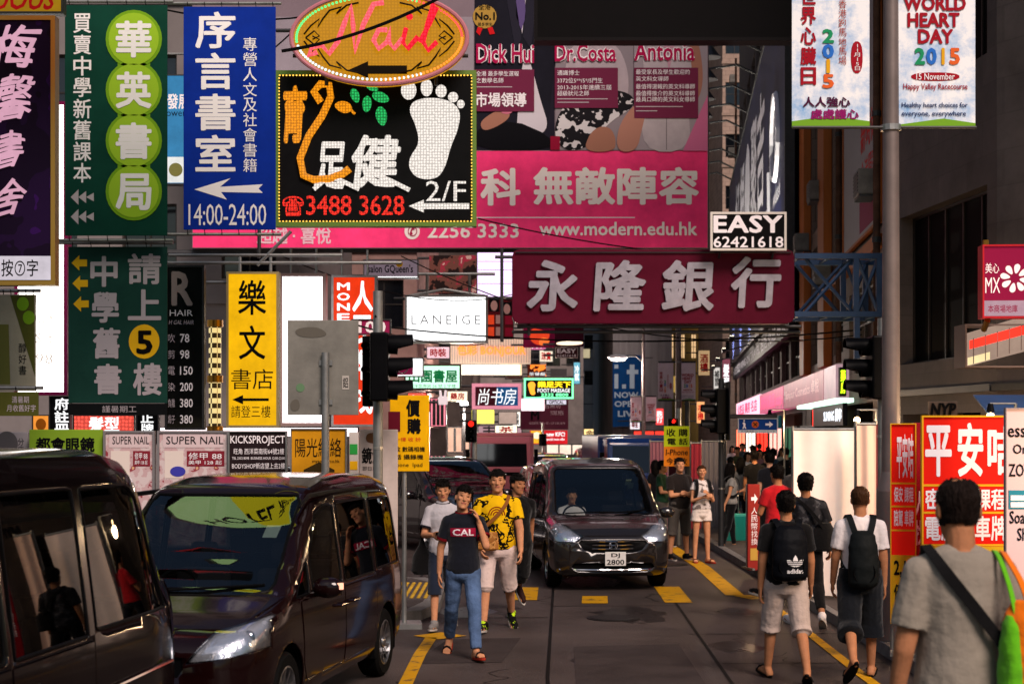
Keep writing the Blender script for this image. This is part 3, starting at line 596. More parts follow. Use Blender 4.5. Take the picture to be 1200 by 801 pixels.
# bright white price list board far left, olive flags
s = Sign('light_box', 'glaring white price board with faint prices and a dark magenta edge', 'sign', (18, 120, 78, 462), 24.5, glow('glaring white board', 'fff6ec', 4.0, tubes=.12, tscale=(2, 0, 0)), .25, (mat('magenta edge', '6a1040', .4), 3)); FA = glow('faint grey letters', 'd8c8bc', .95)
for i, c in enumerate(('Nail', 'polish', 'Gel 8', 'Set', '98')): s.t(c, (42, 318 + i * 24, 62, 330 + i * 24), FA)
s.bars([((20, 140, .3), (-60, 140, .3)), ((20, 440, .3), (-60, 440, .3))], STEEL)
OLV = cloth('olive flag', '4d4f20'); CRM = cloth('cream flag', '9c9480')
s = Sign('hanging_banner', 'cream and olive pennant hanging at the far left edge', 'banner', (-10, 345, 42, 458), 18.6, CRM, .015); s.s([(12, 346), (40, 346), (41, 440)], OLV, 1); s.s([(-8, 380), (10, 380), (12, 450), (-8, 450)], mat('olive print', '6b6a34', .6), 1); s.disc(27, 356, 7, 8, LIME, 2); s.disc(34, 372, 7, 8, LIME, 2)
for i, c in enumerate('醇好書'): s.t(c, (22, 402 + i * 13, 31, 413 + i * 13), BLK)
rails(s, bottom=False, ext=(-10, 4))
s = Sign('hanging_banner', 'small olive cloth notice below the pennant at the far left edge', 'banner', (-10, 459, 45, 487), 18.2, OLV, .015); s.t('清暑期', (14, 464, 34, 472), GREYP); s.t('月收舊好字', (8, 474, 42, 482), GREYP); rails(s, bottom=False, ext=(-10, 4), ties=3)
# low lit shop signs behind
s = Sign('shop_sign', 'black vertical board with white characters left of the slate green banner', 'sign', (58, 464, 82, 512), 24.6, mat('black board', '0c0c0e', .4), .1, (DSTEEL, 1)); [s.t(c, (64, 466 + i * 15, 81, 480 + i * 15), WG, .02) for i, c in enumerate('府註冊')]
s = Sign('shop_sign', 'black vertical board with white characters right of the red LED panel', 'sign', (160, 480, 186, 520), 24.6, BLK, .1, (DSTEEL, 1)); [s.t(c, (165, 483 + i * 13, 180, 495 + i * 13), WG, .02) for i, c in enumerate('正牌')]
s = Sign('led_sign', 'red latticed LED panel under the slate green banner', 'sign', (86, 486, 158, 510), 25, led('red LED lattice', 'ff5a4a', 1.3, .06, .5), .1, (DSTEEL, 1)); s.t('髮型', (104, 488, 140, 506), WG, .03)
s = Sign('light_box', 'small orange lightbox above the eyewear board', 'sign', (38, 486, 58, 512), 26, glow('orange face', 'ff9c3a', 1.0), .1, (DSTEEL, 1)); s.disc(48, 497, 6, 7, mat('ochre', 'a85a10'), 1)
s = Sign('light_box', 'long white fluorescent shopfront panel glowing behind the poster boards', 'sign', (186, 500, 420, 512), 29.5, glow('shopfront white', 'ffe8ea', 2.4), .1, (DSTEEL, 1))
# poster boards standing along the left pavement
def board(name, label, r, d, m, th=.05, yb=None, **kw):
    s = Sign(name, label, 'poster board', r, d, m, th, **kw); x0, y0, x1, y1 = r; mb = MB()
    gz = s.o.location.z; zb = .13 if d > 18.2 else 0
    for x in (x0 + 4, x1 - 4): mb.tube((s.q(x, y0)[0], th + .022, s.q(x, y0)[1]), (s.q(x, y0)[0], th + .022, zb - gz), .02, n=8); mb.box(s.q(x, y0)[0] - .03, s.q(x, y0)[0] + .03, -.25, .35, zb - gz, zb - gz + .03)
    mb.build('stand', STEEL, s.o); return s
GPB = 'poster boards standing along the left pavement'
s = board('poster_board', 'pale grey poster board at the far left with a round portrait blot', (-30, 506, 33, 590), 19.2, mat('pale poster', '9a9296', .6), group=GPB); s.disc(8, 520, 13, 15, mat('grey blot', '5a5658'), 1); s.t('分店', (21, 513, 28, 531), BLK, v=True)
s = board('poster_board', 'lime green eyewear poster board with black characters', (34, 503, 120, 600), 19.0, mat('lime poster', '79992a', .5), group=GPB); s.t('都會眼鏡', (42, 512, 111, 529), BLK, .03)
PK = camo('pink nail poster', ['c4b4b4', 'b89a9c', '8a3a44', 'caa27a'], 9, (.5, .62, .7), .6)
for x0, x1, lab in ((122, 181, 'pink nail salon poster with half its heading hidden'), (185, 268, 'wider pink nail salon poster with a blue blot at its foot')):
    s = board('poster_board', lab, (x0, 505, x1, 640), 18.9, PK, group=GPB, frame=(mat('grey aluminium', '8c8688', .4, .6), 2)); s.rect((x0 + 6, 508, x1 - 6, 524), mat('pale pink print', 'c9b4b6', .6), 1); s.t('SUPER NAIL', (x0 + 10, 511, x1 - 6, 520), BLK, .0, up=2)
    s.rect((x0 + 8, 528, x0 + 30, 560), mat('cream print', 'd2c4bc', .6), 1); s.rect((x0 + 34, 528, x1 - 5, 546), mat('dark red print', '7a2430', .6), 1); s.t('修甲 88', (x0 + 36, 530, x1 - 8, 538), WHITE, up=2); s.t('美甲 128 起', (x0 + 36, 539, x1 - 8, 544), WHITE, up=2)
    s.disc((x0 + x1) / 2 - 18, 552, 9, 6, mat('blue violet print', '3a3a9a', .5), 2)
s = board('poster_board', 'dark brown KICKSPROJECT poster board with white lettering', (268, 505, 336, 640), 18.8, mat('dark brown poster', '241a1c', .5), group=GPB, frame=(STEEL, 1.2)); s.t('KICKSPROJECT', (270, 510, 334, 522), WHITE, .01); s.t('旺角 西洋菜南街64號2樓', (274, 525, 333, 532), WHITE); s.t('TEL 2332 8098  BUSINESS HOUR 12:00-22:00', (272, 535, 334, 538), WHITE); s.t('BODYSHOP新店望上去2樓', (272, 542, 334, 549), WHITE)
s = board('poster_board', 'orange yellow web cafe poster board with thin brown characters', (341, 502, 406, 640), 18.6, mat('amber poster', 'cf8f1a', .5, var=.15, vs=3), group=GPB, frame=(STEEL, 1)); s.t('陽光網絡', (346, 513, 400, 535), BLK, .0); s.t('mysolarz.co.hk', (366, 538, 398, 543), BLK); s.s([(356, 550), (374, 541), (392, 550), (392, 570), (356, 570)], mat('dark house mark', '3a2c14'), 1)
s = board('poster_board', 'narrow white and green poster board left of the signal pole', (409, 506, 420, 640), 18.9, mat('white poster', 'c2bcb8', .6), group=GPB); s.rect((410, 520, 419, 532), mat('green print', '2f9a44'), 1); s.rect((410, 540, 419, 550), YELP, 1)
s = board('poster_board', 'cream poster board with black brush characters beside the yellow price board', (421, 503, 466, 640), 17.6, mat('cream poster', 'b8a8a0', .6, var=.15, vs=4), group=GPB); s.t('鏡漢', (424, 524, 448, 543), BLK, .02); s.t('即日取鏡', (425, 546, 448, 551), BLK); s.s(smooth_poly([(430, 506), (448, 508), (444, 520), (428, 518)]), mat('brown print', '6a4830'), 1)
s = Sign('price_board', 'yellow price board on a slim pole with large black characters', 'sign', (457, 463, 503, 552), 18.0, cloth('yellow price vinyl', 'e0a806'), .03, yaw=6, group=None); s.t('價', (476, 468, 492, 488), BLK, .04); s.t('購', (477, 490, 493, 508), BLK, .04); s.t('一律 收 扮', (463, 512, 493, 517), REDP); s.t('收 數碼相機', (463, 523, 498, 529), BLK, .01); s.t('話 攝錄機', (463, 532, 496, 538), BLK, .01); s.t('Phone  Ipad', (461, 542, 495, 548), BLK); s.rect((455, 482, 469, 505), mat('maroon patch', '5a1020'), 2)
mb = MB(); mb.tube((s.q(474, 463)[0], .05, s.q(0, 463)[1]), (s.q(474, 463)[0], .05, .0 - s.o.location.z), .028, n=10); mb.box(s.q(474, 0)[0] - .2, s.q(474, 0)[0] + .2, -.15, .25, -s.o.location.z, .06 - s.o.location.z); mb.build('pole', STEEL, s.o)
# grey back of a traffic sign on its post
s = Sign('traffic_sign', 'large blank grey back of a traffic sign with stickers and scratches', 'traffic sign', (337, 375, 420, 486), 16.4, mat('weathered aluminium back', '77746c', .5, .35, var=.3, vs=2.2, bump=.06), .02)
mb = MB(); x = s.q(382, 0)[0]; mb.tube((x, -.045, s.q(0, 413)[1]), (x, -.045, -s.o.location.z), .042, n=14); mb.box(x - .07, x + .07, -.02, -.001, s.q(0, 428)[1], s.q(0, 422)[1]).box(x - .07, x + .07, -.02, -.001, s.q(0, 474)[1], s.q(0, 468)[1]); mb.build('post', STEEL, s.o, smooth=True)
s.rect((401, 440, 409, 456), mat('white sticker', 'aaa49c', .5), 1, 'sticker'); s.disc(352, 454, 5, 5, mat('green sticker', '5c7a5a'), 1, 'sticker'); s.t('鋁', (402, 442, 408, 454), BLK, up=2); s.s(smooth_poly([(345, 385), (372, 382), (386, 392), (370, 396), (348, 394)]), mat('adhesive residue', '5a564e', .7), 1, 'stain'); s.s(smooth_poly([(340, 470), (350, 466), (352, 480), (341, 482)]), mat('adhesive residue', '5a564e'), 1, 'stain')
# ================================================================ the great magenta billboard
BB = 33.0
s = Sign('billboard', 'huge magenta tuition school billboard spanning the street with white lettering', 'billboard', (225, -60, 830, 291), BB, mat('billboard photo ground', '7a6a72', .6, var=.15, vs=.4), .25)
s.rect((226, 177, 829, 290), MAG, 1, 'colour_panel'); s.rect((556, 254.4, 744, 255.4), WHITE, 2); DK = mat('dark suit print', '15131a', .6); SKP = mat('skin print', '9a6a58', .6); PKP = mat('pale pink print 2', 'b48a98', .6)
s.rect((556, -58, 650, 176), mat('dark slate print', '1f1c28', .6), 1); s.rect((226, 20, 555, 176), mat('pale wall print', '8d838c', .6, var=.2, vs=.6), 1)
LAP = mat('suit lapel print', '24222e', .6); SHIRT = mat('white shirt print', 'c4bcc4', .6); TIE = mat('violet tie print', '5a4a78', .6)
s.s(smooth_poly([(560, -58), (650, -58), (660, 20), (648, 90), (640, 176), (556, 176), (556, -20)], 2), mat('suit cloth print', '191822', .6, var=.2, vs=2), 2); s.s([(594, -58), (622, -58), (612, 40)], SHIRT, 3); s.s([(604, -58), (613, -58), (616, 20), (611, 36), (605, 20)], TIE, 4); s.s([(584, -58), (596, -58), (611, 46), (604, 60)], LAP, 4); s.s([(622, -58), (636, -58), (622, 58), (613, 44)], LAP, 4)
s.s(smooth_poly([(612, 70), (620, 66), (634, 120), (644, 150), (626, 162), (606, 152), (606, 140)], 2), SHIRT, 3); s.s(smooth_poly([(562, 144), (574, 134), (588, 128), (598, 132), (596, 140), (580, 150), (566, 154)], 2), SKP, 5); s.s(smooth_poly([(584, 126), (602, 125), (600, 134), (588, 134)], 2), mat('rose cuff print', 'c06a80', .6), 6); s.s(smooth_poly([(556, 150), (600, 140), (646, 160), (646, 176), (556, 176)], 1), mat('black trouser print', '0c0b10', .6), 4)
s.rect((651, 46, 742, 176), mat('grey backdrop print', '857a80', .6), 3)
s.s(smooth_poly([(672, 46), (720, 46), (738, 84), (734, 130), (668, 128), (660, 84)], 2), mat('pale blouse print', 'a89aa0', .6, var=.12, vs=3), 4)
s.s(smooth_poly([(648, 148), (664, 118), (700, 104), (738, 108), (746, 124), (716, 142), (700, 160), (684, 176), (656, 176)], 2), camo('leaf print skirt', ['c8c2c4', '1a181c', 'b8b0b4'], 3.2, (.48, .62), .6), 5); s.s(smooth_poly([(684, 178), (690, 158), (702, 148), (716, 150), (722, 164), (720, 178)], 2), SKP, 6); s.s(smooth_poly([(722, 178), (724, 150), (738, 128), (752, 118), (758, 128), (752, 152), (746, 178)], 2), mat('skin print b', 'a87666', .6), 7); s.rect((645, 160, 656, 176), mat('crimson chair print', '8a1230', .6), 6)
s.rect((743, 46, 829, 176), mat('pale backdrop print', '94888e', .6), 4); s.s(smooth_poly([(752, 46), (806, 46), (814, 84), (806, 120), (810, 178), (750, 178), (756, 110)], 2), mat('pale suit print', 'aea2a6', .6, var=.1, vs=3), 5); s.s([(776, 46), (792, 46), (784, 84)], PKP, 6); s.rect((780.4, 112, 781.4, 176), mat('seam print', '7a7074'), 6); s.s(smooth_poly([(806, 46), (818, 46), (824, 84), (822, 108), (814, 122), (808, 112), (812, 90)], 2), SKP, 7)
s.s([(800, 177), (829, 112), (829, 177)], mat('rose print', 'c2668c'), 6)
PN = mat('maroon text panel', '6a2440', .6); [s.rect(r, PN, 8) for r in ((556, 82, 626, 131), (650, 80, 724, 127), (743, 80, 818, 139))]
MG2 = mat('magenta print', 'a30f46', .5)
for tx, r in (('Dick Hui', (558, 52, 626, 75)), ('Dr.Costa', (650, 52, 722, 73)), ('Antonia', (743, 50, 814, 72))): s.t(tx, r, WHITE, .065, up=9); s.t(tx, r, MG2, .02, up=10)
for tx, r in (('全港 最多學生選報', (558, 84, 608, 90)), ('之數學名師', (558, 92, 590, 98)), ('市場領導', (557, 109, 617, 126)), ('通識博士', (653, 83, 679, 89)), ('3372位5**/5*/5門生', (653, 92, 706, 98)), ('2013-2015年連續三屆', (653, 100, 716, 106)), ('超級狀元之師', (653, 107, 690, 113)), ('最受家長及學生歡迎的', (745, 82, 808, 88)), ('英文科女導師', (745, 90, 783, 96)), ('最值得選報的英文科導師', (745, 99, 814, 105)), ('最值得推介的英文科導師', (745, 107, 814, 113)), ('最具口碑的英文科女導師', (745, 114, 814, 120))): s.t(tx, r, WHITE, .02 if r[3] - r[1] > 12 else .005, up=10)
for r in ((653, 116, 712, 117), (653, 120, 690, 121), (745, 125, 800, 126), (745, 130, 770, 131), (558, 102, 600, 103)): s.rect(r, GREYP, 9)
BW = mat('cream white print', 'e8dcd6', .5)
for i, c in enumerate('無敵陣容'): s.t(c, (625 + i * 49, 196, 672 + i * 49, 240), BW, .035, up=3)
s.t('科', (563, 197, 610, 241), BW, .035, up=3); s.t('本', (520, 197, 558, 241), BW, .05, up=3)
s.t('www.modern.edu.hk', (632, 260, 817, 276), BW, .02, up=3); s.t('2256 3333', (501, 262, 608, 279), BW, .015, up=3); s.disc(483, 271, 9, 9.5, BW, 3); s.t('✆', (478, 265, 489, 277), MG2, .02, up=5); s.t('超越 · 喜悅', (301, 266, 388, 286), mat('pale rose print', 'd8b0bc', .5), .02, up=3)
s.disc(568, 20, 14, 14, mat('gold rosette', 'a8802a', .4, .4), 5, n=18); s.t('No.1', (557, 15, 580, 24), BLK, .03, up=7); s.t('全港', (561, 6, 575, 12), BLK, up=7); s.t('最多學生', (560, 27, 577, 31), BLK, up=7); s.s([[(560, 32), (566, 33), (562, 42), (558, 38)], [(571, 33), (577, 32), (580, 40), (574, 41)]], REDP, 5)
fr = [((225 + i * 55, -60, .3), (225 + i * 55, 291, .3)) for i in range(12)] + [((225, y, .35), (830, y, .35)) for y in (-50, 60, 170, 285)] + [((120, 293, .2), (225, 293, .35)), ((120, 200, .2), (225, 200, .35)), ((60, 293, .2), (330, 297, .2)), ((225, 292, .2), (835, 292, .2))]
s.bars(fr, DSTEEL, .05, 'steel_frame')
# black underside board, the dark red bank sign, EASY plate, blue truss
s = Sign('billboard', 'plain black board above the magenta billboard', 'billboard', (627, -50, 931, 47), 29, mat('black board face', '0a0809', .6, var=.3), .4, (mat('black rim', '141112', .5), 3)); s.bars([((650, -50, .3), (650, -120, .3)), ((900, -50, .3), (900, -120, .3)), ((931, 0, .3), (1010, 0, .5))], DSTEEL, .05)
def rrect(x0, y0, x1, y1, r): return [(x1 - r, y1), (x1 - r * .3, y1 - r * .3), (x1, y1 - r), (x1, y0 + r), (x1 - r * .3, y0 + r * .3), (x1 - r, y0), (x0 + r, y0), (x0 + r * .3, y0 + r * .3), (x0, y0 + r), (x0, y1 - r), (x0 + r * .3, y1 - r * .3), (x0 + r, y1)]
s = Sign('bank_sign', 'dark maroon rounded board with four raised silver brush characters', 'sign', (600, 292, 931, 379), 28, mat('maroon enamel', '4e0f22', .35, var=.15, vs=1.5, bump=.05), .35, poly=rrect(600, 292, 931, 379, 8))
SIL = mat('silver letters', '98929c', .4, .5, var=.2, vs=5)
for c, x0, x1 in (('永', 617, 677), ('隆', 695, 757), ('銀', 775, 836), ('行', 856, 915)): s.t(c, (x0, 305 - (4 if c == '行' else 0), x1, 365 - (4 if c == '行' else 0)), SIL, .03, ext=.06, shear=.06)
s.line([(604, 296), (927, 296)], .8, DSTEEL, 'rim'); s.bars([((606, 382, .1), (940, 382, .1)), ((580, 300, .15), (600, 300, .15)), ((588, 290, .15), (588, 400, .15)), ((620, 378, .2), (620, 392, .2)), ((600, 388, .2), (940, 388, .2))], DSTEEL, .03)
s = Sign('phone_plate', 'black EASY plate with phone number 62421618 in a white border', 'sign', (833, 249, 921, 293), 27.6, mat('black plate', '0c0b0b', .4), .06, (mat('white border', 'cfc8c0', .5), 2)); s.t('EASY', (836, 252, 917, 273), WHITE, .03, csp=1.05); s.t('62421618', (836, 277, 918, 290), WHITE, .012)
s.bars([((845, 293, .1), (845, 300, .3)), ((908, 293, .1), (908, 300, .3))], DSTEEL)
T = thing('sign_truss', 'blue painted steel lattice truss carrying the maroon bank sign', 'truss', P(985, 372, 28.2)); TB = mat('blue steel paint', '1f3a5c', .5, .3, var=.25, vs=3); tq = lambda x, y, dy: P(x, y, 28.2) - T.location + V(0, dy, 0)
mb = MB()
for dy in (0, 1.1):
    for y in (300, 368): mb = MB(); mb.box(tq(931, y, 0).x, tq(1048, y, 0).x, dy - .05, dy + .05, tq(0, y, 0).z - .05, tq(0, y, 0).z + .05); mb.build('chord', TB, T)
for x in (1003, 1030):
    for dy in (0, 1.1): mb = MB(); mb.box(tq(x, 0, 0).x - .05, tq(x, 0, 0).x + .05, dy - .045, dy + .045, tq(0, 366, 0).z + .02, tq(0, 302, 0).z - .02); mb.build('upright', TB, T)
mb = MB(); mb.box(tq(1004, 0, 0).x - .05, tq(1004, 0, 0).x + .05, -.04, .04, tq(0, 420, 0).z, tq(0, 372, 0).z)
mb.build('drop_post', TB, T)
for a, b in (((945, 303), (1000, 365)), ((945, 365), (1000, 303)), ((1006, 303), (1030, 365)), ((1006, 365), (1030, 303))):
    for dy in (.07, 1.03): mb = MB(); mb.tube(tq(*a, dy), tq(*b, dy + .02), .035, n=6); mb.build('brace', TB, T)
for x in (940, 975, 1003, 1030):
    for y in (300, 368): mb = MB(); mb.tube(tq(x, y, 0), tq(x, y, 1.1), .03, n=6); mb.build('cross_tie', TB, T)
# overhead cables
CAB = mat('cable rubber', '0a0a0a', .6); GC = 'overhead cables strung across the street'
for i, (a, b, sag, r) in enumerate((((452, 383, 30), (1010, 386, 28.8), .25, .016), ((470, 300, 31), (1010, 392, 28.6), .7, .012), ((330, 300, 26), (600, 345, 40), .4, .012), ((402, 376, 17), (570, 402, 44), .15, .012), ((560, 256, 31), (830, 300, 31), .1, .014), ((520, -5, 23), (330, 60, 22.6), .12, .025), ((186, 10, 22), (470, -10, 26), .3, .014), ((340, 40, 25), (225, 100, 29), .2, .014), ((440, 370, 17), (478, 432, 30), .3, .012))):
    p, q = P(*a), P(*b); mb = MB(); mb.path([p.lerp(q, t / 14) - V(0, 0, sag * 4 * (t / 14) * (1 - t / 14)) for t in range(15)], r, 6)
    lab = ('thick black cable level under the maroon bank sign', 'slack black cable slanting from the left signs to the blue truss', 'black cable running from the rails to the far neon', 'thin wire from the signal pole to the white cosmetics lightbox', 'thin wire crossing the lettering of the magenta billboard', 'thick black cable drooping across the oval nail sign', 'thin wire above the blue banner', 'thin wire slanting behind the blue banner', 'thin wire dropping from the signal pole to the pawn green sign')[i]
    tag(mb.build('overhead_cable', CAB, smooth=True), lab, 'cable', GC)
glow_ = glow
def glow(name, col, e=1.5, **k): return glow_(name, col, e * (1.6 if e < 1.7 else 1.1), **k)
# ================================================================ signs further up the street
PW = glow('white lightbox 2', 'ffffff', 1.25); LGY = glow('faint sign letters', 'cfd2d6', .75)
GS = 'lit signs hung over the far street'
def far(name, label, r, d, m, th=.2, frame=None, arm=-14, group=None, **kw):
    s = Sign(name, label, 'sign', r, d, m, th, frame, group=group, **kw)
    x0, y0, x1, y1 = r; y = y0 + 1; L = arm * 1.0
    xs = x0 if arm < 0 else x1
    s.bars([((xs + L, y + 2, th / 2), (xs + (2 if arm < 0 else -2), y + 2, th / 2)), ((xs + L, y1 - 3, th / 2), (xs + (2 if arm < 0 else -2), y1 - 3, th / 2))], DSTEEL, .04); return s
s = far('shop_sign', 'small grey hair salon board with a yellow spot above the white cosmetics lightbox', (426, 304, 490, 326), 38, glow('dim lilac face', '8a7682', .45), frame=(STEEL, 1)); s.t("salon GQueen's", (431, 310, 484, 321), BLK, .02); s.disc(468, 309, 4, 4, YELP, 1); s.rect((428, 324, 489, 326), PW, 1)
s = far('light_box', 'large white lightbox with faint grey spaced capital letters', (475, 346, 571, 401), 40, glow('white cosmetics face', 'ffffff', 1.7, tubes=.06, tscale=(2.2, 0, 0)), .35, (mat('silver frame', '9a9a9a', .4, .6), 2)); s.t('LANEIGE', (482, 369, 563, 380), mat('grey lit letters', '8d9094', .5, e=.35), 0, csp=1.4)
s.bars([((478, 346, .2), (520, 338, .2)), ((520, 338, .2), (568, 346, .2)), ((500, 346, .2), (500, 320, .2)), ((550, 346, .2), (550, 320, .2)), ((470, 320, .2), (580, 320, .2))], STEEL, .04)
s = far('led_wall', 'tall pale lilac glowing screen left of the maroon bank sign', (559, 293, 604, 348), 60, glow('lilac screen', 'f2d4ff', 1.0), .3, (DSTEEL, .6)); [s.rect((560, y, 603, y + .6), mat('screen seam', '6a5a70'), 1) for y in (306, 316, 332)]
s = far('poster', 'stacked dark and red posters under the lilac screen', (571, 350, 602, 397), 57, mat('dark red poster face', '541218', .5), .1, (DSTEEL, .5)); SK2 = mat('pale print', 'b08a84', .5)
for cx, cy, c in ((579, 358, SK2), (594, 362, SK2)): s.disc(cx, cy, 4, 6, c, 2); s.rect((cx - 6, cy - 8, cx + 6, cy + 7), BLK, 1)
for i, y in enumerate((369, 383)): s.rect((572, y, 579, y + 11), glow('orange red poster', 'e0401c', .6), 1); s.rect((581, y, 589, y + 10), SK2, 1); s.rect((592, y + 1, 601, y + 11), mat('crimson print', '8a1430'), 1)
s = far('window_display', 'shop window packed with small red and pink packets above the white cosmetics lightbox', (503, 299, 558, 343), 49, camo('packets print', ['231817', '6a4038', '9a3040', 'c09a90'], 2.3, (.46, .56, .64), .5, e=.25), .2)
s = far('neon_sign', 'pale corrugated signboard with orange neon capital letters', (528, 396, 622, 426), 62, mat('corrugated pale metal', 'b8a89c', .4, .3, e=.35, ecol='ffd8b8'), .4); ON = glow('orange neon', 'ff7a30', 1.6)
s.t('色彩 BONJOUR', (536, 404, 616, 418), ON, .02, ext=.1); mb = MB(); [mb.tube((s.q(530 + i * 3, 0)[0], -.03, s.q(0, 425)[1]), (s.q(530 + i * 3, 0)[0], -.03, s.q(0, 397)[1]), .02, n=5) for i in range(31)]; mb.build('corrugation', mat('pale rib', 'c0aea4', .4, .3), s.o)
s.rect((540, 427, 609, 439), glow('peach white strip', 'fff0d8', 1.3), 1, 'strip_light', th=.1)
s = far('light_box', 'pale mint lightbox with green bookshop characters', (474, 427, 540, 456), 42, glow('mint lit face', 'c4f5d8', .95), .25, (mat('dark wood frame', '4a2c20', .5), 1.5)); GL = mat('green letters', '0d8a48', .5, e=.25)
s.t('田園書屋', (479, 433, 536, 448), GL, .03); s.t('西洋菜南街 56 號 2 字樓', (480, 450, 534, 454), GL)
s = far('light_box', 'white lightbox with a magenta stripe behind the signal head', (445, 419, 496, 441), 36, PW, .2, (DSTEEL, 1)); s.rect((447, 429, 484, 439), mat('magenta stripe', '8a1a4a', .5, e=.2), 1)
s = far('shop_sign', 'pink framed board shaded maroon to blue with white bookshop characters', (553, 449, 611, 479), 48, glow('pink frame face', 'e0899a', .75), .25); s.rect((557, 453, 582, 475), mat('maroon half', '4a1824', .4, e=.1), 1); s.rect((582, 453, 607, 475), mat('blue half', '1c5f9a', .4, e=.25), 1); s.t('尚书房', (560, 455, 605, 474), WG, .0, shear=.15, up=3)
s = far('light_box', 'yellow lightbox hanging under the pink framed bookshop board', (553, 480, 579, 496), 52, glow('lemon lit face', 'fff060', 1.1), .2)
s = far('light_box', 'blank pinkish white lightbox right of the pink framed bookshop board', (611, 467, 638, 481), 60, glow('pinkish white face', 'ffe4ea', 1.1), .2)
s = far('neon_sign', 'black foot massage neon board with a green border and an orange foot', (614, 443, 672, 467), 64, mat('black neon board', '0c0a08', .4), .25); GN = glow('green neon', '7dffb0', 1.3); YN = glow('yellow neon', 'ffd21e', 1.5)
for r in ((614, 443, 672, 445), (614, 465, 672, 467), (614, 445, 616, 465), (670, 445, 672, 465)): s.rect(r, GN, 1, 'neon_border', .05)
s.t('樂足天下', (630, 446.5, 669, 454), YN, .03, ext=.03); s.t('FOOT MASSAGE', (630, 455, 668, 459.5), WG, .02, ext=.03); s.t('2332 8800', (634, 460.5, 666, 464), GN, .02); s.s(smooth_poly([(618, 449), (624, 446), (628, 450), (626, 456), (628, 462), (622, 463), (620, 456)]), glow('orange foot', 'ff9a2a', 1.2), 1)
s = far('shop_sign', 'dark maroon hoarding under the foot massage neon', (610, 468, 666, 503), 70, mat('maroon hoarding', '4a1c2c', .5, e=.12), .2); s.t('古魚坊', (638, 472, 657, 478), GREYP); s.t('YORK MEN', (645, 481, 660, 486), GREYP); s.t('M', (622, 481, 632, 492), BLK, .04); s.t('名店名牌 平均一折 1-2/F 2385 0078', (620, 494, 662, 497), GREYP)
s = far('shop_sign', 'red fast food billboard with a yellow meal picture', (621, 504, 665, 520), 82, glow('red lit board', 'c8141e', .8), .2); s.rect((622, 504.5, 637, 519), glow('yellow food', 'f0b428', .8), 1); s.disc(629, 510, 5, 4, glow('cream food', 'ffe8c8', .9), 2); s.t('new KFC!', (640, 506, 662, 511), WG, .03); s.t('special menu offer', (640, 513, 662, 516.5), WG, .02)
s = far('neon_sign', 'small orange neon restaurant sign above the foot massage neon', (618, 427, 640, 441), 76, camo('orange neon print', ['3a1008', 'ff8a30', 'ffe0a0'], 1.6, (.5, .62), .5, e=.9), .2); s.t('茶餐廳', (620, 436, 639, 440), WG)
s = far('poster', 'magenta poster with a red orange shoe shape', (613, 381, 650, 407), 58, mat('wine poster', '6a0e34', .5, e=.15), .15); s.s(smooth_poly([(622, 384), (634, 386), (646, 390), (640, 402), (630, 405), (620, 398)]), glow('red orange shape', 'e04020', .7), 1); s.s(smooth_poly([(634, 394), (646, 398), (640, 405), (630, 404)]), glow('orange shape', 'f07030', .8), 2)
s = far('poster', 'dark plum board with a glowing white pill bar', (650, 380, 684, 406), 57, mat('plum board', '3c0d20', .5), .15); s.s(smooth_poly([(652, 400), (683, 399), (683, 404), (652, 404.5)]), glow('pill bar', 'ffe2c0', 1.1), 1)
s = far('phone_plate', 'tiny dark EASY plate under the dark plum board', (651, 407, 677, 419), 56.5, mat('plum plate', '3a1018', .4), .08, (mat('pale rim', 'b8a8a0'), .4)); s.t('EASY', (653, 408.5, 675, 413.5), WHITE, .03); s.t('62421618', (653, 415, 675, 418), WHITE)
s = far('banner_sign', 'tall blue fashion banner reading i.t NOW OPEN', (718, 416, 751, 500), 119, cloth('blue fashion vinyl', '0c3a6e'), .15, arm=14); GI = mat('grey blue letters', '9fb0c0', .5)
s.rect((720, 438, 724.5, 455), GI); s.rect((720, 427, 724.5, 431.5), GI); s.rect((729, 450, 733.5, 455), GI); s.rect((738, 427, 743.5, 455), GI); s.rect((734.5, 433, 738, 438), GI); s.rect((743.5, 433, 748, 438), GI); s.t('NOW', (720, 459, 748, 466), GI, .03); s.t('OPEN', (720, 469.5, 749, 476.5), GI, .03); s.t('LIVE', (724, 481, 748, 488), GI, .03)
s = far('shop_sign', 'red and white vertical jewellery lightbox at the end of the street', (697, 470, 717, 514), 150, glow('red gem face', 'd02028', .8), .3, (mat('cream rim', 'c8b8a8'), .8)); s.t('周大福', (702, 474, 713, 511), WG, .03, v=True)
s = far('neon_sign', 'orange lantern shaped neon figure at the end of the street', (674, 477, 690, 493), 170, mat('dark back', '14100e'), .2, poly=[(682, 477), (690, 484), (687, 493), (677, 493), (674, 484)]); s.s(smooth_poly([(682, 477), (689, 484), (685, 492), (679, 492), (675, 484)], 1), glow('orange figure', 'ff8a3a', 1.2), 1, th=.1); s.rect((668, 493, 695, 499), glow('blue white strip', 'cfe0ff', .9), 2)
s = far('light_box', 'vertical pale green fluorescent strip at the end of the street', (677, 500, 680, 526), 160, glow('pale green tube', '9fe0c8', .9), .2)
fb = thing('footbridge', 'pale footbridge crossing the far end of the street', 'footbridge', P(698, 478, 200)); k = 200 / F
mb = MB(); mb.box(-24 * k, 22 * k, 0, 4, 0, 6 * k); mb.build('deck', mat('pale concrete', '9a9aa0', .7, var=.15), fb)
mb = MB(); mb.box(-24 * k, 22 * k, 0, 4, 15 * k, 17 * k); mb.build('roof', mat('pale concrete'.strip(), '9a9aa0'), fb)
mb = MB(); [mb.box((-24 + i * 4.6) * k - .1, (-24 + i * 4.6) * k + .1, .1, .3, 6 * k, 15 * k) for i in range(11)]; mb.build('railing', mat('blue grey railing', '7d8a9c'), fb)
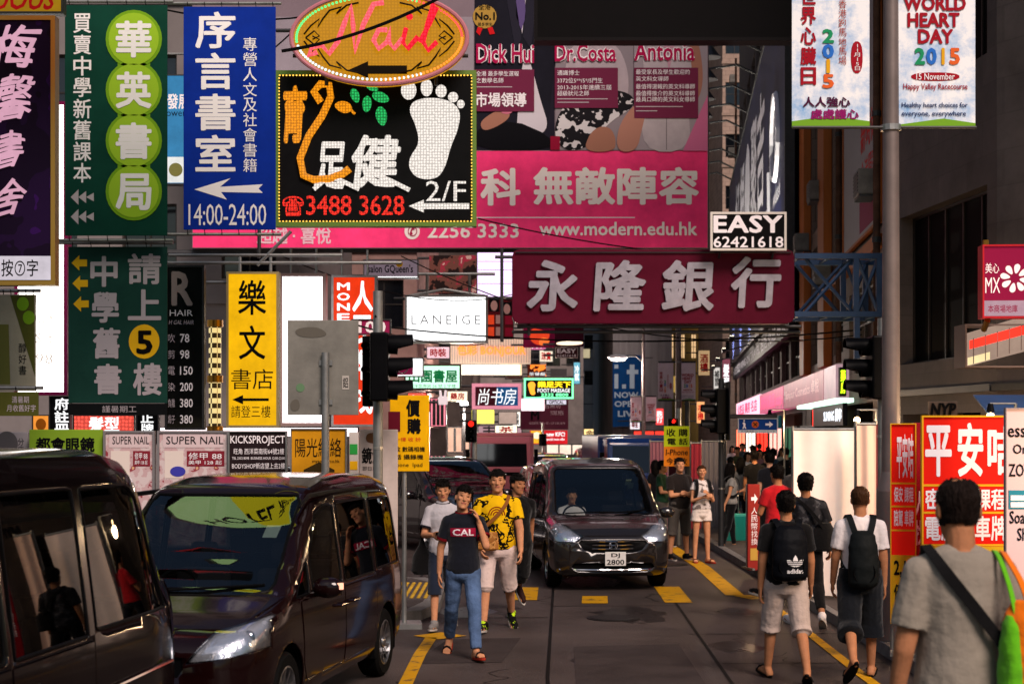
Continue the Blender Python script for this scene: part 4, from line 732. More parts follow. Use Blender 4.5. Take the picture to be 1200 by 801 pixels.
mb = MB(); mb.box(-21 * k, -19 * k, 1, 2, -fb.location.z, 0).box(17 * k, 19 * k, 1, 2, -fb.location.z, 0); mb.build('pier', GWALL, fb)
# lit shopfronts at street level, left and centre
for i, (r, d, c, e, lab) in enumerate((((444, 505, 474, 530), 45, 'ffd8c8', .9, 'peach lit shopfront left of the yellow price board'), ((504, 466, 523, 500), 50, 'ff8a9a', .8, 'pink glowing shop arch under the mint lightbox'), ((524, 500, 560, 530), 62, 'ffc6a8', .7, 'warm lit shopfront behind the taxi'), ((560, 498, 612, 514), 74, 'e0b0b8', .45, 'dim pink shopfront above the pink lorry'), ((640, 520, 700, 533), 100, 'ffe6d0', .8, 'cream lit shopfront far behind the silver grey car'), ((700, 515, 735, 528), 140, 'ffd8b0', .8, 'cream lit shopfront at the far end of the street'), ((742, 504, 792, 515), 110, 'ff4030', .9, 'red glowing shop awning under the tall blue banner'))):
    s = Sign('shopfront', lab, 'shopfront', r, d, glow('shopfront %d' % i, c, e), .4, (DSTEEL, 1)); x0, y0, x1, y1 = r
    [MB().box(s.q(x0 + (x1 - x0) * f, 0)[0] - .05, s.q(x0 + (x1 - x0) * f, 0)[0] + .05, -.06, -.001, .05, s.q(0, y0)[1] - .05).build('mullion', DSTEEL, s.o) for f in (.25, .5, .75)]
    mb = MB(); mb.box(s.q(x0, 0)[0], s.q(x1, 0)[0], -.1, .3, -s.o.location.z, -.03); mb.build('plinth', DWALL, s.o)
s = far('neon_sign', 'white rabbit eared neon shape above the pink glowing shop arch', (513, 456, 525, 474), 49, mat('white acrylic', 'd8ccd0', .4, e=.7), .12, poly=[(514, 474), (513, 466), (515, 464), (514.5, 457), (517, 457), (518, 464), (520, 464), (521, 457), (523.5, 457), (523, 464), (525, 466), (524, 474)])
for i, (x0, y0, x1, y1, d, c, e) in enumerate(((500, 480, 505, 500, 56, 'fff0f0', 1.0), (584, 482, 606, 497, 66, 'd8b8a8', .5), (592, 428, 612, 444, 70, '7a4a40', .2), (500, 470, 511, 482, 53, 'd84040', .7), (645, 432, 664, 441, 90, '6a5a58', .2), (640, 444, 652, 460, 95, '9a6a6a', .25), (690, 376, 716, 392, 240, 'b8c8e0', .7), (680, 408, 692, 420, 150, 'd8c8a0', .5))):
    far('light_box', ('thin white tube box beside the pink arch', 'dim beige lightbox under the pink framed board', 'dark rust board under the neon capitals', 'small red lightbox left of the rabbit sign', 'grey board behind the orange neon sign', 'dusty pink board behind the foot massage neon', 'bluish white roof sign on the far dark tower', 'pale grid lightbox right of the tiny EASY plate')[i], (x0, y0, x1, y1), d, glow('far box %d' % i, c, e), .2, (DSTEEL, .7))
# street lamp glare left of centre
lp = thing('street_lamp', 'bright round white street lamp above the red signal left of centre', 'street lamp', P(544, 522, 58)); k = 58 / F
mb = MB(); mb.tube((0, 0, -lp.location.z), (0, 0, 48 * k), .06, .05); mb.build('post', DSTEEL, lp, smooth=True); mb = MB(); mb.ell((0, -.1, 49 * k), .15); mb.build('lamp', glow('white lamp', 'ffffff', 9), lp, smooth=True)
def lamp_light(parent, loc, w):
    l = bpy.data.lights.new('lamp_light', 'POINT'); l.energy = w; l.color = (1, .86, .74); l.shadow_soft_size = .25; o = bpy.data.objects.new('lamp_light', l); COL.objects.link(o); o.parent = parent; o.location = loc
lamp_light(lp, (0, -.1, 49 * k - .5), 1500)
# ================================================================ traffic lights
SIGB = mat('signal black', '08080a', .4, var=.2)
def signal(label, x, ytop, ybot, d, px=None, side=0, red=None, board=False, pole=True, gz=0.0, w=.3, pr=.055, polex=None, ptop=None):
    """a signal head seen at pixel x between ytop and ybot; side = -1 / +1 shows it in profile with its hoods to the left / right, 0 faces the camera"""
    c = P(x, ybot, d); h = (ybot - ytop) * d / F; pxw = P(polex if polex else x, ybot, d).x - c.x
    t = thing('traffic_light', label, 'traffic light', (c.x + pxw, d, gz)); z0 = c.z - gz; ox = -pxw
    rz = {0: 0, -1: -90, 1: 90}[side]; R = Matrix.Rotation(rad(rz), 3, 'Z'); tr = lambda p: R @ Vector(p) + V(ox, 0, z0)
    hb = MB(); hb.box(-w / 2, w / 2, 0, .2, 0, h); hb.v = [tuple(tr(p)) for p in hb.v]; hb.build('housing', SIGB, t, bevel=.02)
    if board: mb = MB(); mb.box(-w * .95, w * .95, .201, .22, -.12, h + .12); mb.v = [tuple(tr(p)) for p in mb.v]; mb.build('backing_board', mat('signal board grey', '1a1a1c', .5), t)
    n = 3
    for i in range(n):
        zc = h * (i + .5) / n; rr = min(w * .4, h / n * .42); mb = MB(); ring = []
        for yy, r2 in ((.0, rr), (-.26, rr * 1.06)): ring.append([V(math.cos(a) * r2, yy if math.sin(a) > -.2 else yy * .35, zc + math.sin(a) * r2) for a in [2 * math.pi * q / 16 for q in range(16)]])
        inner = [[V(p.x * .94, p.y, zc + (p.z - zc) * .94) for p in r] for r in ring]
        mb.loft([inner[0], ring[0], ring[1], inner[1], inner[0]], cap=False); mb.v = [tuple(tr(p)) for p in mb.v]; mb.build('hood', SIGB, t, smooth=True)
        mb = MB(); mb.ell((0, -.005, zc), (rr * .93, .03, rr * .93), 16, 8); mb.v = [tuple(tr(p)) for p in mb.v]
        on = red and i == 2; mb.build('lamp', glow('signal red', 'ff2418', 1.2) if on else mat('dark lens', '1a0d0a', .15), t, smooth=True)
    if pole:
        top = (505 - (ptop if ptop else ytop - 12)) * d / F + H - gz
        mb = MB(); mb.tube((0, .1, 0), (0, .1, top), pr, n=12); mb.build('post', STEEL if not board else DSTEEL, t, smooth=True); mb = MB()
        for f in (.2, .8): mb.tube((0, .1, z0 + h * f), (ox, .1, z0 + h * f), .03, n=8)
        mb.build('bracket', DSTEEL, t)
        for zz in (1.2, 2.1): mb = MB(); mb.tube((0, .1, zz), (0, .1, zz + .03), pr + .006, n=12); mb.build('band', mat('steel band', 'b0aca8', .3, .9), t, smooth=True)
    return t
t = signal('near traffic light with hoods to the right on the grey pole among the left signs', 456, 390, 470, 17, side=1, polex=442, ptop=340, gz=0, w=.32)
signal('traffic light turned away behind the grey sign back', 431, 393, 476, 17.4, side=0, pole=False, w=.13)
signal('near traffic light with hoods to the left beside the banner lamp post', 1018, 394, 468, 16.6, side=-1, polex=1037, ptop=372, gz=.13, w=.36)
signal('mid street traffic light in profile with a grey board right of the phone notice', 838, 455, 508, 29, side=-1, polex=846, gz=0, w=.5, board=True)
signal('small traffic light lit red left of the phone notice', 789, 490, 509, 31, side=0, red=True, gz=0, w=.2, polex=796)
signal('traffic light lit red above the taxi left of centre', 552, 492, 518, 33, side=0, red=True, gz=0, w=.24, polex=556)
signal('tiny dark traffic light at the far left of the blue lorry', 636, 508, 522, 60, side=0, w=.3)
# ================================================================ lamp posts with event banners
SKYP = blend('printed sky', '7fabd8', 'eceef0', 1.9, .36, .56); HILL = mat('printed grass', '6fa02a', .6); RDL = mat('deep red print', '9a1424', .5)
RAIN = [mat('rainbow %d' % i, c, .5) for i, c in enumerate(('1f8a5a', '2a6ac0', 'd8a01e', 'd8602a'))]
def heart_left(s, x0, y0, w, h, full):
    X = lambda u: x0 + u * w; Y = lambda v: y0 + v * h
    s.s([(X(0), Y(1)), (X(0), Y(.965)), (X(.5), Y(.935)), (X(1), Y(.965)), (X(1), Y(1))], HILL, 1)
    for i, c in enumerate('世界心臟日'): s.t(c, (X(.11), Y(.25 + i * .107), X(.31), Y(.345 + i * .107)), RDL, .03, up=2)
    for i, c in enumerate('2015'): s.t(c, (X(.39 + (.05 if c == '1' else 0)), Y(.475 + i * .08), X(.54 - (.05 if c == '1' else 0)), Y(.55 + i * .08)), RAIN[i], .04, up=2)
    for i, c in enumerate('香港跑馬地馬場'): s.t(c, (X(.6), Y(.32 + i * .05), X(.70), Y(.365 + i * .05)), mat('rust print', 'a04030'), up=2)
    s.s(smooth_poly([(X(.76), Y(.54)), (X(.91), Y(.54)), (X(.91), Y(.71)), (X(.76), Y(.71))], 2), RDL, 1); s.t('11月15日', (X(.795), Y(.555), X(.875), Y(.695)), WHITE, v=True, up=2)
    s.t('人人強心', (X(.14), Y(.835), X(.75), Y(.89)), mat('plum print', '4a1838'), .03, up=2); s.t('處處護心', (X(.24), Y(.90), X(.86), Y(.955)), mat('purple print', '8a1a60'), .03, up=2)
def heart_right(s, x0, y0, w, h, full):
    X = lambda u: x0 + u * w; Y = lambda v: y0 + v * h
    s.s([(X(0), Y(1)), (X(0), Y(.985)), (X(.6), Y(.95)), (X(1), Y(.975)), (X(1), Y(1))], HILL, 1)
    for i, (tx, a, b) in enumerate((('WORLD', .1, .88), ('HEART', .15, .8), ('DAY', .28, .72))): s.t(tx, (X(a), Y(.30 + i * .0875), X(b), Y(.378 + i * .0875)), RDL, .04, up=2)
    for i, c in enumerate('2015'): s.t(c, (X(.24 + i * .145 + (.045 if c == '1' else 0)), Y(.575), X(.37 + i * .145 - (.045 if c == '1' else 0)), Y(.665)), RAIN[i], .04, up=2)
    s.s(smooth_poly([(X(.2), Y(.705)), (X(.8), Y(.705)), (X(.8), Y(.75)), (X(.2), Y(.75))], 2), RDL, 1); s.t('15 November', (X(.26), Y(.71), X(.74), Y(.745)), WHITE, .01, up=2)
    s.t('Happy Valley Racecourse', (X(.1), Y(.765), X(.9), Y(.805)), RDL, .01, up=2); s.t('Healthy heart choices for', (X(.08), Y(.865), X(.9), Y(.9)), mat('navy print', '1a2a5a'), .01, up=2); s.t('everyone, everywhere', (X(.08), Y(.91), X(.88), Y(.945)), mat('navy print', '1a2a5a'), .01, up=2)
WASH = mat('pale banner print', 'd8c4cc', .6, var=.08)
def lamp_post(label, x, d, gz, top, la, lb, bl, br, ybot, ytop, r0=.15, r1=.085, arm=None, pale=False):
    g = P(x, 505, d); t = thing('lamp_post', label, 'lamp post', (g.x, d, gz)); z = lambda y: H - (y - 505) * d / F - gz
    mb = MB(); mb.tube((0, 0, 0), (0, 0, 1.55), r0, r0, 16).tube((0, 0, 1.55), (0, 0, 1.75), r0, r1 * 1.15, 16).tube((0, 0, 1.75), (0, 0, top), r1 * 1.15, r1 * .8, 16); mb.build('post', mat('lamp post grey', '6a5e5a', .5, .3, var=.2, vs=3), t, smooth=True)
    for y in (ytop, ybot):
        mb = MB(); k = d / F; mb.tube(((bl[0] - x) * k, -.03, z(y)), ((br[1] - x) * k, -.03, z(y)), .012 + .0003 * d, n=8); mb.build('banner_arm', DSTEEL, t)
        mb = MB(); mb.tube((0, 0, z(y) - .03), (0, 0, z(y) + .03), r1 * 1.25, n=14); mb.build('clamp', STEEL, t)
    if arm:
        k = d / F; ax = (arm[0] - x) * k; mb = MB(); mb.path([(0, 0, z(arm[1]) - .3), (ax * .3, 0, z(arm[1]) + .05), (ax, 0, z(arm[1]))], .05, 8); mb.build('arm', DSTEEL, t); mb = MB(); mb.ell((ax, 0, z(arm[1]) - .02), (.55, .25, .16), 14, 8); mb.build('lamp_head', mat('lamp head white', 'c8c8c8', .3), t, smooth=True); mb = MB(); mb.ell((ax, 0, z(arm[1]) - .17), (.4, .2, .05), 14, 8); mb.build('lens', glow('street lamp lens', 'ffe8d0', 6), t, smooth=True); lamp_light(t, (ax, 0, z(arm[1]) - .6), 2200)
    for (a, b), fn, lab in ((bl, heart_left, la), (br, heart_right, lb)):
        s = Sign('event_banner', lab, 'banner', (a, ytop, b, ybot - .5), d - .03, WASH if pale else SKYP, .006, group='event banners on lamp posts'); 
        if not pale: pass
        fn(s, a, ytop, b - a, ybot - ytop, True)
    return t
lamp_post('thick grey brown lamp post at the right carrying the two largest event banners', 1044, 16, .13, 9, 'largest event banner with red Chinese characters beside the thick lamp post', 'largest event banner reading WORLD HEART DAY at the top right', (928, 1019), (1049, 1143), 150, -70)
lamp_post('thin lamp post carrying the two middle sized event banners', 795, 52, .0, 8.5, 'middle sized event banner with Chinese characters left of its lamp post', 'middle sized event banner with English words right of its lamp post', (771, 789), (797, 815), 469, 424, .14, .1, pale=True)
lamp_post('thin street lamp post with a long arm right of the tall blue banner', 754, 80, .0, 8.2, 'smallest event banner left of the long armed lamp post', 'smallest event banner right of the long armed lamp post', (739, 752), (757, 769), 494, 464, .14, .09, arm=(724, 418), pale=True)
# ================================================================ right facade: fascias, billboard, lamps
class MSign(Sign):
    def __init__(s, name, label, cat, loc, rz, w, h, m, th=.12, frame=None, group=None, tilt=0):
        s.k = 1; s.w = w; s.xc = w / 2; s.y1 = 0; s.th = th; s.r = (0, 0, w, h); s.o = thing(name, label, cat, loc, rz, group); mb = MB(); mb.box(-w / 2, w / 2, 0, th, 0, h); mb.build('panel', m, s.o, bevel=.01)
        if frame:
            fm, e = frame; mb = MB(); mb.box(-w / 2 - e, w / 2 + e, -.03, th * .9, -e, 0).box(-w / 2 - e, w / 2 + e, -.03, th * .9, h, h + e).box(-w / 2 - e, -w / 2, -.03, th * .9, 0, h).box(w / 2, w / 2 + e, -.03, th * .9, 0, h); mb.build('frame', fm, s.o)
    def q(s, x, y): return (x - s.w / 2, y)
def on_right(name, label, cat, Ya, Yb, z0, z1, m, proud=.3, th=.12, **kw):   # Ya nearer end
    Ym = (Ya + Yb) / 2; w = math.hypot(Yb - Ya, (Yb - Ya) * .104)
    nx, ny = -math.cos(math.atan(.104)), math.sin(math.atan(.104))
    return MSign(name, label, cat, (RFX(Ym) + nx * proud, Ym + ny * proud, z0), RRZ, w, z1 - z0, m, th, **kw)
s = on_right('shop_fascia', 'blank greyish pink end panel of the near shop fascia', 'shop sign', 35.4, 38.2, 3.05, 3.85, glow('pinkish grey fascia', 'b8949c', .6), th=.3)
s = on_right('shop_fascia', 'dim maroon cosmetics fascia with pale letters', 'shop sign', 38.3, 52, 3.05, 3.85, glow('dim maroon fascia', 'a05a68', .6), th=.3); s.t('Bonjour Cosmetics 卓悅', (1, .2, 12.6, .62), glow('pale rose letters', 'd8a8a8', .6), .02); s.t('⁂', (.1, .2, .9, .6), WHITE)
s = on_right('shop_fascia', 'crimson pink fascia with red lit characters', 'shop sign', 52.2, 66, 3.05, 3.85, glow('crimson fascia', 'c04870', .8), th=.3); s.t('莎莎化粧品 sasa', (1, .15, 13, .68), glow('hot pink letters', 'ff3a6a', 1.3), .03)
s = on_right('shop_fascia', 'pinkish white lit fascia next to the crimson one', 'shop sign', 66.2, 90, 3.05, 3.9, glow('pinkish white fascia', 'f0b8c8', 1.1), th=.3); s.t('化粧品 藥房 名店', (2, .15, 22, .7), glow('magenta lit letters', 'e0205a', 1.2), .03)
s = on_right('shop_sign', 'navy electrical shop sign with small white lit letters', 'shop sign', 33.6, 40.8, 2.42, 2.92, mat('navy sign', '0a0f1c', .3), .34, .1); s.t('SUNING 蘇寧', (3.0, .1, 7.0, .4), glow('cool white letters', 'f0f6ff', 1.8), .02); s.rect((.02, .01, .12, .46), glow('red tube', 'ff3020', 2), 1)
s = on_right('shop_sign', 'cyan lit shop sign below the maroon fascia', 'shop sign', 54.2, 60, 2.4, 2.85, glow('dark teal face', '0a3a40', .6), .32, .1); s.t('broadway', (.3, .1, 5.4, .4), glow('cyan letters', '30f0e8', 1.6), .02)
s = on_right('light_strip', 'greenish white canopy light strip over the electrical shop', 'light', 33.6, 44, 2.93, 3.03, glow('greenish white strip', 'c8f0d8', 1.2), .5, .4)
for i, (a, b, c, e, lab) in enumerate(((41.5, 46, '6a8a88', .25, 'dim grey teal shop window beside the electrical shop'), (47.5, 53, '1a6a4a', .5, 'green framed shop window under the maroon fascia'), (54, 61, 'ffb0a0', 1.2, 'peach lit shop window under the cyan sign'), (62, 70, 'ff2a18', 1.6, 'bright red shopfront behind the crowd'), (71, 80, 'ffe8d8', 2.0, 'white lit shopfront beyond the bright red one'), (81, 92, 'ff7a5a', 1.5, 'orange red shopfront at the far right pavement'))):
    s = on_right('shopfront', lab, 'shopfront', a, b, .3, 2.4, glow('right shop %d' % i, c, e), .2, .1, frame=(DSTEEL, .06)); [MB().box(s.w * f - s.w / 2 - .04, s.w * f - s.w / 2 + .04, -.04, -.002, 0, 2.1).build('mullion', DSTEEL, s.o) for f in (.33, .66)]
BBN = camo('navy billboard print', ['141a34', '1a2040', '20264a'], .25, (.45, .6), .35)
s = on_right('billboard', 'huge navy billboard with white brush lettering under a row of lamps', 'billboard', 47, 92, 6.3, 16.8, BBN, .6, .3, frame=(DSTEEL, .15)); BRW = mat('white brush print', 'c8c8d4', .5)
for i, c in enumerate('好想•聚吉'): s.t(c, (8 + i * 5.4, 4.6, 13 + i * 5.4, 9.2), BRW, .02, shear=.1)
s.line([(38, 1.2), (37.5, 5.2)], .08, BRW, 'stroke', -.02); s.line([(36, 1.4), (36.6, 4)], .06, BRW, 'stroke', -.02); s.t('茶餐廳 新店', (20, .9, 34, 2.4), BRW, .02); mb = MB(); pts = [V(s.q(41 + 1.6 * math.cos(a), 0)[0], -.02, 5.8 + 1.4 * math.sin(a)) for a in [2 * math.pi * j / 20 for j in range(22)]]; mb.path(pts, .12, 6); mb.build('ring_emblem', BRW, s.o); s.t('聚', (40.4, 5, 41.7, 6.6), BRW, .02); s.t('www.hkcafe.hk', (39.5, 3.6, 43, 4.2), BRW)
for i in range(5):
    Y = 51 + i * 9; x = RFX(Y); lt = thing('flood_lamp', 'upturned flood lamp under the navy billboard, number %s along its foot' % ('one two three four five'.split()[i]), 'lamp', (x - 1.75, Y, 5.9), RRZ, 'flood lamps under the navy billboard'); lt['label'] = 'upturned flood lamp at the foot of the navy billboard'
    mb = MB(); mb.box(-.35, .35, -.1, .1, -.1, .1); mb.build('housing', DSTEEL, lt, bevel=.02); mb = MB(); mb.box(-.3, .3, -.08, .08, .101, .11); mb.build('lens', glow('warm white lamp lens', 'fff0d0', 8), lt); mb = MB(); mb.tube((0, .1, 0), (0, 1.2, .3), .03); mb.build('arm', DSTEEL, lt)
    sp = bpy.data.lights.new('flood', 'SPOT'); sp.energy = 5000; sp.spot_size = rad(120); sp.spot_blend = .8; sp.color = (1, .92, .75); sp.shadow_soft_size = .3; sob = bpy.data.objects.new('flood_light', sp); COL.objects.link(sob); sob.parent = lt; sob.location = (0, .05, .2); sob.rotation_euler = V(0, .5, 1).to_track_quat('-Z', 'Y').to_euler()
for i in range(12):
    Y = 48.5 + i * 3.8; x = RFX(Y); lt = thing('gantry_lamp', 'bell shaped lamp on a bent arm along the top of the navy billboard', 'lamp', (x - .6, Y, 17.0), RRZ, 'bell lamps along the top of the navy billboard')
    mb = MB(); mb.path([(0, .2, 0), (0, -.8, .5), (0, -2.0, .35)], .05, 8); mb.build('arm', DSTEEL, lt); mb = MB(); mb.tube((0, -2.0, -.1), (0, -2.0, .35), .45, .12, 14); mb.build('shade', mat('lamp shade grey', '3a3a3e', .4, .4), lt, smooth=True)
s = on_right('billboard', 'white watch poster between the pilasters and the banner lamp post', 'billboard', 29.4, 35.4, 6.35, 13, mat('grey white poster', '8f8a8c', .5, var=.1), .12, .06, frame=(WOOD, .06)); GLD = mat('grey gold print', '6a6052', .5)
for (a, b) in (((1, 6.4), (2.6, 2.6)), ((4.6, 6.4), (3.0, 2.6)), ((1.6, 6.4), (2.8, 3.4))): s.line([a, b], .2, GLD, 'watch_strap', -.01)
s.s(smooth_poly([(2, 4.2), (3.8, 4.2), (4, 5.8), (1.8, 5.8)], 2), GLD, 1); s.t('新時尚', (3.2, 1.7, 5.6, 2.4), REDP, .02); s.t('全港獨家', (3.2, .95, 5.6, 1.55), REDP); s.rect((3, .1, 5.8, .75), mat('wine print', '7a1040'), 1)
s = on_right('shop_sign', 'white lettered dark strip running below the navy billboard', 'shop sign', 47, 90, 5.3, 6.1, mat('charcoal strip', '26242a', .5), .5, .2); s.t('永安旅遊 WING ON TRAVEL 名店 化粧 專賣', (1, .15, 42, .65), BRW, .02)
s = Sign('neon_sign', 'small yellow green vertical neon sign behind the right traffic light', 'sign', (984, 430, 992, 464), 33, mat('dark neon back', '14160a', .5), .15); s.t('藥房', (985, 433, 991, 461), glow('yellow green neon', 'c8ff20', 1.6), .03, v=True); s.bars([((1003, 436, .08), (1030, 436, .5))], DSTEEL)
# corner building signs
s = Sign('shop_sign', 'square maroon bakery sign with a white petal emblem, tilted up to the right', 'sign', (1152, 287, 1206, 372), 19.2, mat('maroon bakery face', '7a1236', .4, e=.35), .25, (mat('red rim', 'b0242e', .4), 1.5), yaw=-4); s.rect((1154, 352, 1204, 370), glow('pale pink strip', 'c8a0ac', .6), 1)
s.t('美心', (1155, 308, 1171, 320), mat('white lit', 'e8d8d8', .5, e=.4), .0); s.t('MX', (1155, 325, 1172, 343), mat('white lit', 'e8d8d8'), .0, up=1); s.t('本商場地庫', (1158, 357, 1192, 366), mat('maroon bakery face', '7a1236'), .01, up=2)
for a in range(0, 360, 45): s.s(smooth_poly([(1189 + math.cos(rad(a + 12)) * r + math.sin(rad(a + 12)) * v, 326 + math.sin(rad(a + 12)) * r - math.cos(rad(a + 12)) * v) for r, v in ((3, 0), (14, -4.5), (18, 0), (14, 4.5))], 2), mat('white lit', 'e8d8d8'), 1, 'petal')
s.bars([((1158, 287, .1), (1158, 280, .1)), ((1160, 374, .1), (1160, 384, .3))], mat('brass', 'a5762e', .3, .9), .04)
s = Sign('light_box', 'slanted shop canopy lightbox glowing red and cream under the bakery sign', 'sign', (1131, 380, 1230, 430), 20.2, glow('canopy face', 'b89a88', .55), .5, (mat('canopy rim', '6a5a54', .5), 1.5), poly=[(1131, 392), (1230, 362), (1230, 404), (1131, 430)]); s.s([(1136, 399), (1230, 372), (1230, 384), (1136, 409)], glow('red neon band', 'ff2a1c', 1.5), 1); s.s([(1134, 419), (1160, 412), (1160, 421), (1134, 428)], glow('cream lit corner', 'f0d8a0', .9), 1)
for i in range(6): x = 1140 + i * 14; s.s([(x, 396 - i * 4), (x + 1, 396 - i * 4), (x + 1, 426 - i * 4), (x, 426 - i * 4)], mat('canopy rim', '6a5a54'), 3)
aw = thing('awning', 'blue cloth awning behind the red stall banners at the right edge', 'awning', P(1160, 492, 19.0)); k = 19 / F; mb = MB(); mb.add([(-22 * k, -.9, 0), (60 * k, -.9, 0), (60 * k, .2, 30 * k), (-14 * k, .2, 30 * k), (-22 * k, -.9, -.02), (60 * k, -.9, -.02), (60 * k, .2, 30 * k - .02), (-14 * k, .2, 30 * k - .02)], [(0, 1, 2, 3), (7, 6, 5, 4), (0, 4, 5, 1), (0, 3, 7, 4), (3, 2, 6, 7), (1, 5, 6, 2)]); mb.build('canopy', cloth('blue awning', '2a4468'), aw); mb = MB(); [mb.tube((x * k, -.85, -.02), (x * k, .5, -.3), .02) for x in (-20, 20, 55)]; mb.build('frame', STEEL, aw)
s = Sign('shop_sign', 'dark raised shop letters on the brown corner wall', 'sign', (1088, 470, 1122, 488), 21.8, mat('brown wall plate', '5a4c44', .6), .04); s.t('NYP', (1090, 472, 1120, 487), BLK, .03, ext=.03, shear=.15); s.bars([((1090, 488, .02), (1090, 500, .02))], DSTEEL)
# pedestrian sign on a hooped pole
s = Sign('direction_sign', 'blue pedestrian direction sign with a white arrow and walking figure', 'sign', (865, 490, 911, 507), 30, mat('sign blue', '123a7e', .5), .03, (mat('white rim', 'c8ccd4'), .6)); s.rect((865.6, 503.5, 910.4, 507), mat('white sign strip', 'c8ccd4'), 1); s.t('西洋菜南街 Sai Yeung Choi St', (868, 504.2, 908, 506.3), BLK, up=2); s.s([[(870, 502), (871.5, 498), (870, 495.5), (872, 494), (874, 497), (873, 498.5), (874.5, 502), (873.2, 502), (872, 499.5), (871.2, 502)], [(871.2, 491.8), (872.8, 491.8), (872.8, 493.3), (871.2, 493.3)]], WHITE); s.s(arrow(906, 897, 497, 7, .5, .35), WHITE); s.disc(885, 497, 4.2, 4.2, mat('orange disc', 'c05a28'), 1); s.t('✕', (882.5, 494.5, 887.5, 499.5), BLK, .02, up=3)
mb = MB(); g = -s.o.location.z; mb.path([(s.q(849, 0)[0], .05, g), (s.q(849, 0)[0], .05, s.q(0, 497)[1]), (s.q(850, 0)[0], .05, s.q(0, 490)[1]), (s.q(853, 0)[0], .05, s.q(0, 487.5)[1]), (s.q(911, 0)[0], .05, s.q(0, 487.5)[1])], .045, 8); mb.build('hoop_pole', DSTEEL, s.o, smooth=True)
# handwritten phone notice
s = Sign('notice_board', 'handwritten yellow green and orange phone trading notice on the mid street post', 'notice', (778, 499, 808, 546), 30, mat('fluorescent yellow card', 'b8c41e', .6, e=.1), .02); s.rect((778, 523, 808, 546), mat('fluorescent orange card', 'e07a1c', .6, e=.1), 1); s.t('收 購', (781, 502, 806, 511), BLK, .02); s.t('電 話', (782, 513, 806, 521), BLK, .02); s.t('I-Phone', (780, 526, 806, 533), BLK, .01, up=3, shear=.1); s.t('今天收', (781, 536, 805, 544), BLK, .01, up=3)
mb = MB(); mb.tube((s.q(806, 0)[0], .06, -s.o.location.z), (s.q(806, 0)[0], .06, s.q(0, 470)[1]), .05); mb.build('post', DSTEEL, s.o)
# ================================================================ stalls and stand-up banners on the right pavement
STR = mat('stall red vinyl', 'c8190e', .5, bump=.12, bs=4, e=.22); DRV = mat('dark red vinyl', '8a1420', .5, bump=.12, bs=4); CREAM = mat('cream stall cloth', 'ead2c2', .8, bump=.3, bs=3, var=.06, e=.42)  # cream cloth emits, standing in for lamplight through it; red vinyl emits slightly
def stand(s, zf=.13, xs=(.06, .94), foot=.45):
    x0, y0, x1, y1 = s.r; mb = MB(); gz = zf - s.o.location.z
    for f in xs: x = s.q(x0 + (x1 - x0) * f, 0)[0]; mb.tube((x, s.th + .03, gz), (x, s.th + .03, s.q(0, y0)[1]), .018); mb.box(x - .02, x + .02, -foot / 2, foot / 2 + s.th, gz, gz + .03)
    mb.build('stand', STEEL, s.o); return s
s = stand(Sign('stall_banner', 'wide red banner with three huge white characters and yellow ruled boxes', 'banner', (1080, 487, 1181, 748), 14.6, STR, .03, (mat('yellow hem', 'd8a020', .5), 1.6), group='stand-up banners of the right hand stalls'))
for c, x0, x1, y1 in (('平', 1084, 1115, 558), ('安', 1122, 1152, 558), ('咭', 1157, 1188, 556)): s.t(c, (x0, 498 if c != '安' else 495, x1, y1), WHITE, .03)
YH_ = mat('yellow hem', 'd8a020'); [s.rect((1081, y, 1180, y + 2.5), YH_, 1) for y in (567, 599, 637)]
s.t('密保安課程', (1084, 572, 1180, 597), WHITE, .02); s.t('電腦創車牌', (1084, 604, 1180, 633), WHITE, .02); s.rect((1081, 640, 1180, 747), mat('stall yellow', 'c8a01e', .5), 1); s.t('報名 2,180', (1086, 648, 1172, 678), BLK, .02, up=2); s.disc(1100, 710, 16, 18, REDP, 2); s.t('優大', (1122, 696, 1168, 724), BLK, .02, up=2)
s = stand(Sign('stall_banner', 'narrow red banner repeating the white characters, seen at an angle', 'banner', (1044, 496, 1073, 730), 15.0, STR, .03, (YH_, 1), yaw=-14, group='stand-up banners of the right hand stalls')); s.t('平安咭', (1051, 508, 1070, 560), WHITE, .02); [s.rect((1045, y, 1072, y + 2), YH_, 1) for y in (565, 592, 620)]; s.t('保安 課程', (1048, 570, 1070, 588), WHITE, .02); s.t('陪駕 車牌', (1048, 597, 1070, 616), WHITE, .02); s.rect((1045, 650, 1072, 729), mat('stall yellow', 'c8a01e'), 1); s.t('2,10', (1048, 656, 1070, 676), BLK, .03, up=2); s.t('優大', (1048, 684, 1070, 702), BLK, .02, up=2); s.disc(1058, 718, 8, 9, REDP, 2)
s = stand(Sign('stall_banner', 'dark red exchange banner squeezed between the two red banners', 'banner', (1071, 495, 1084, 745), 15.3, DRV, .03, group='stand-up banners of the right hand stalls')); [s.t(c, (1072, 575 + i * 34, 1083, 605 + i * 34), WHITE, .02) for i, c in enumerate('人找')]
s = stand(Sign('stall_banner', 'slim red banner with a white arrow beside the cream stall cloth', 'banner', (1027, 497, 1043, 690), 18.6, DRV, .03, yaw=-20, group='stand-up banners of the right hand stalls')); s.line([(1033, 528), (1038, 528), (1038, 552), (1033, 552), (1033, 528)], 1.2, WHITE, 'outline', -.01); [s.t(c, (1031, 572 + i * 14, 1040, 585 + i * 14), WHITE) for i, c in enumerate('人民幣找換')]
s = stand(Sign('stall_banner', 'white board listing ESSIE, ORLY, ZOYA nail polishes at the right edge', 'banner', (1178, 478, 1260, 760), 13.4, mat('pinkish white board', 'c8b0b4', .5), .04, (mat('grey rim', '8a8084'), 1)))
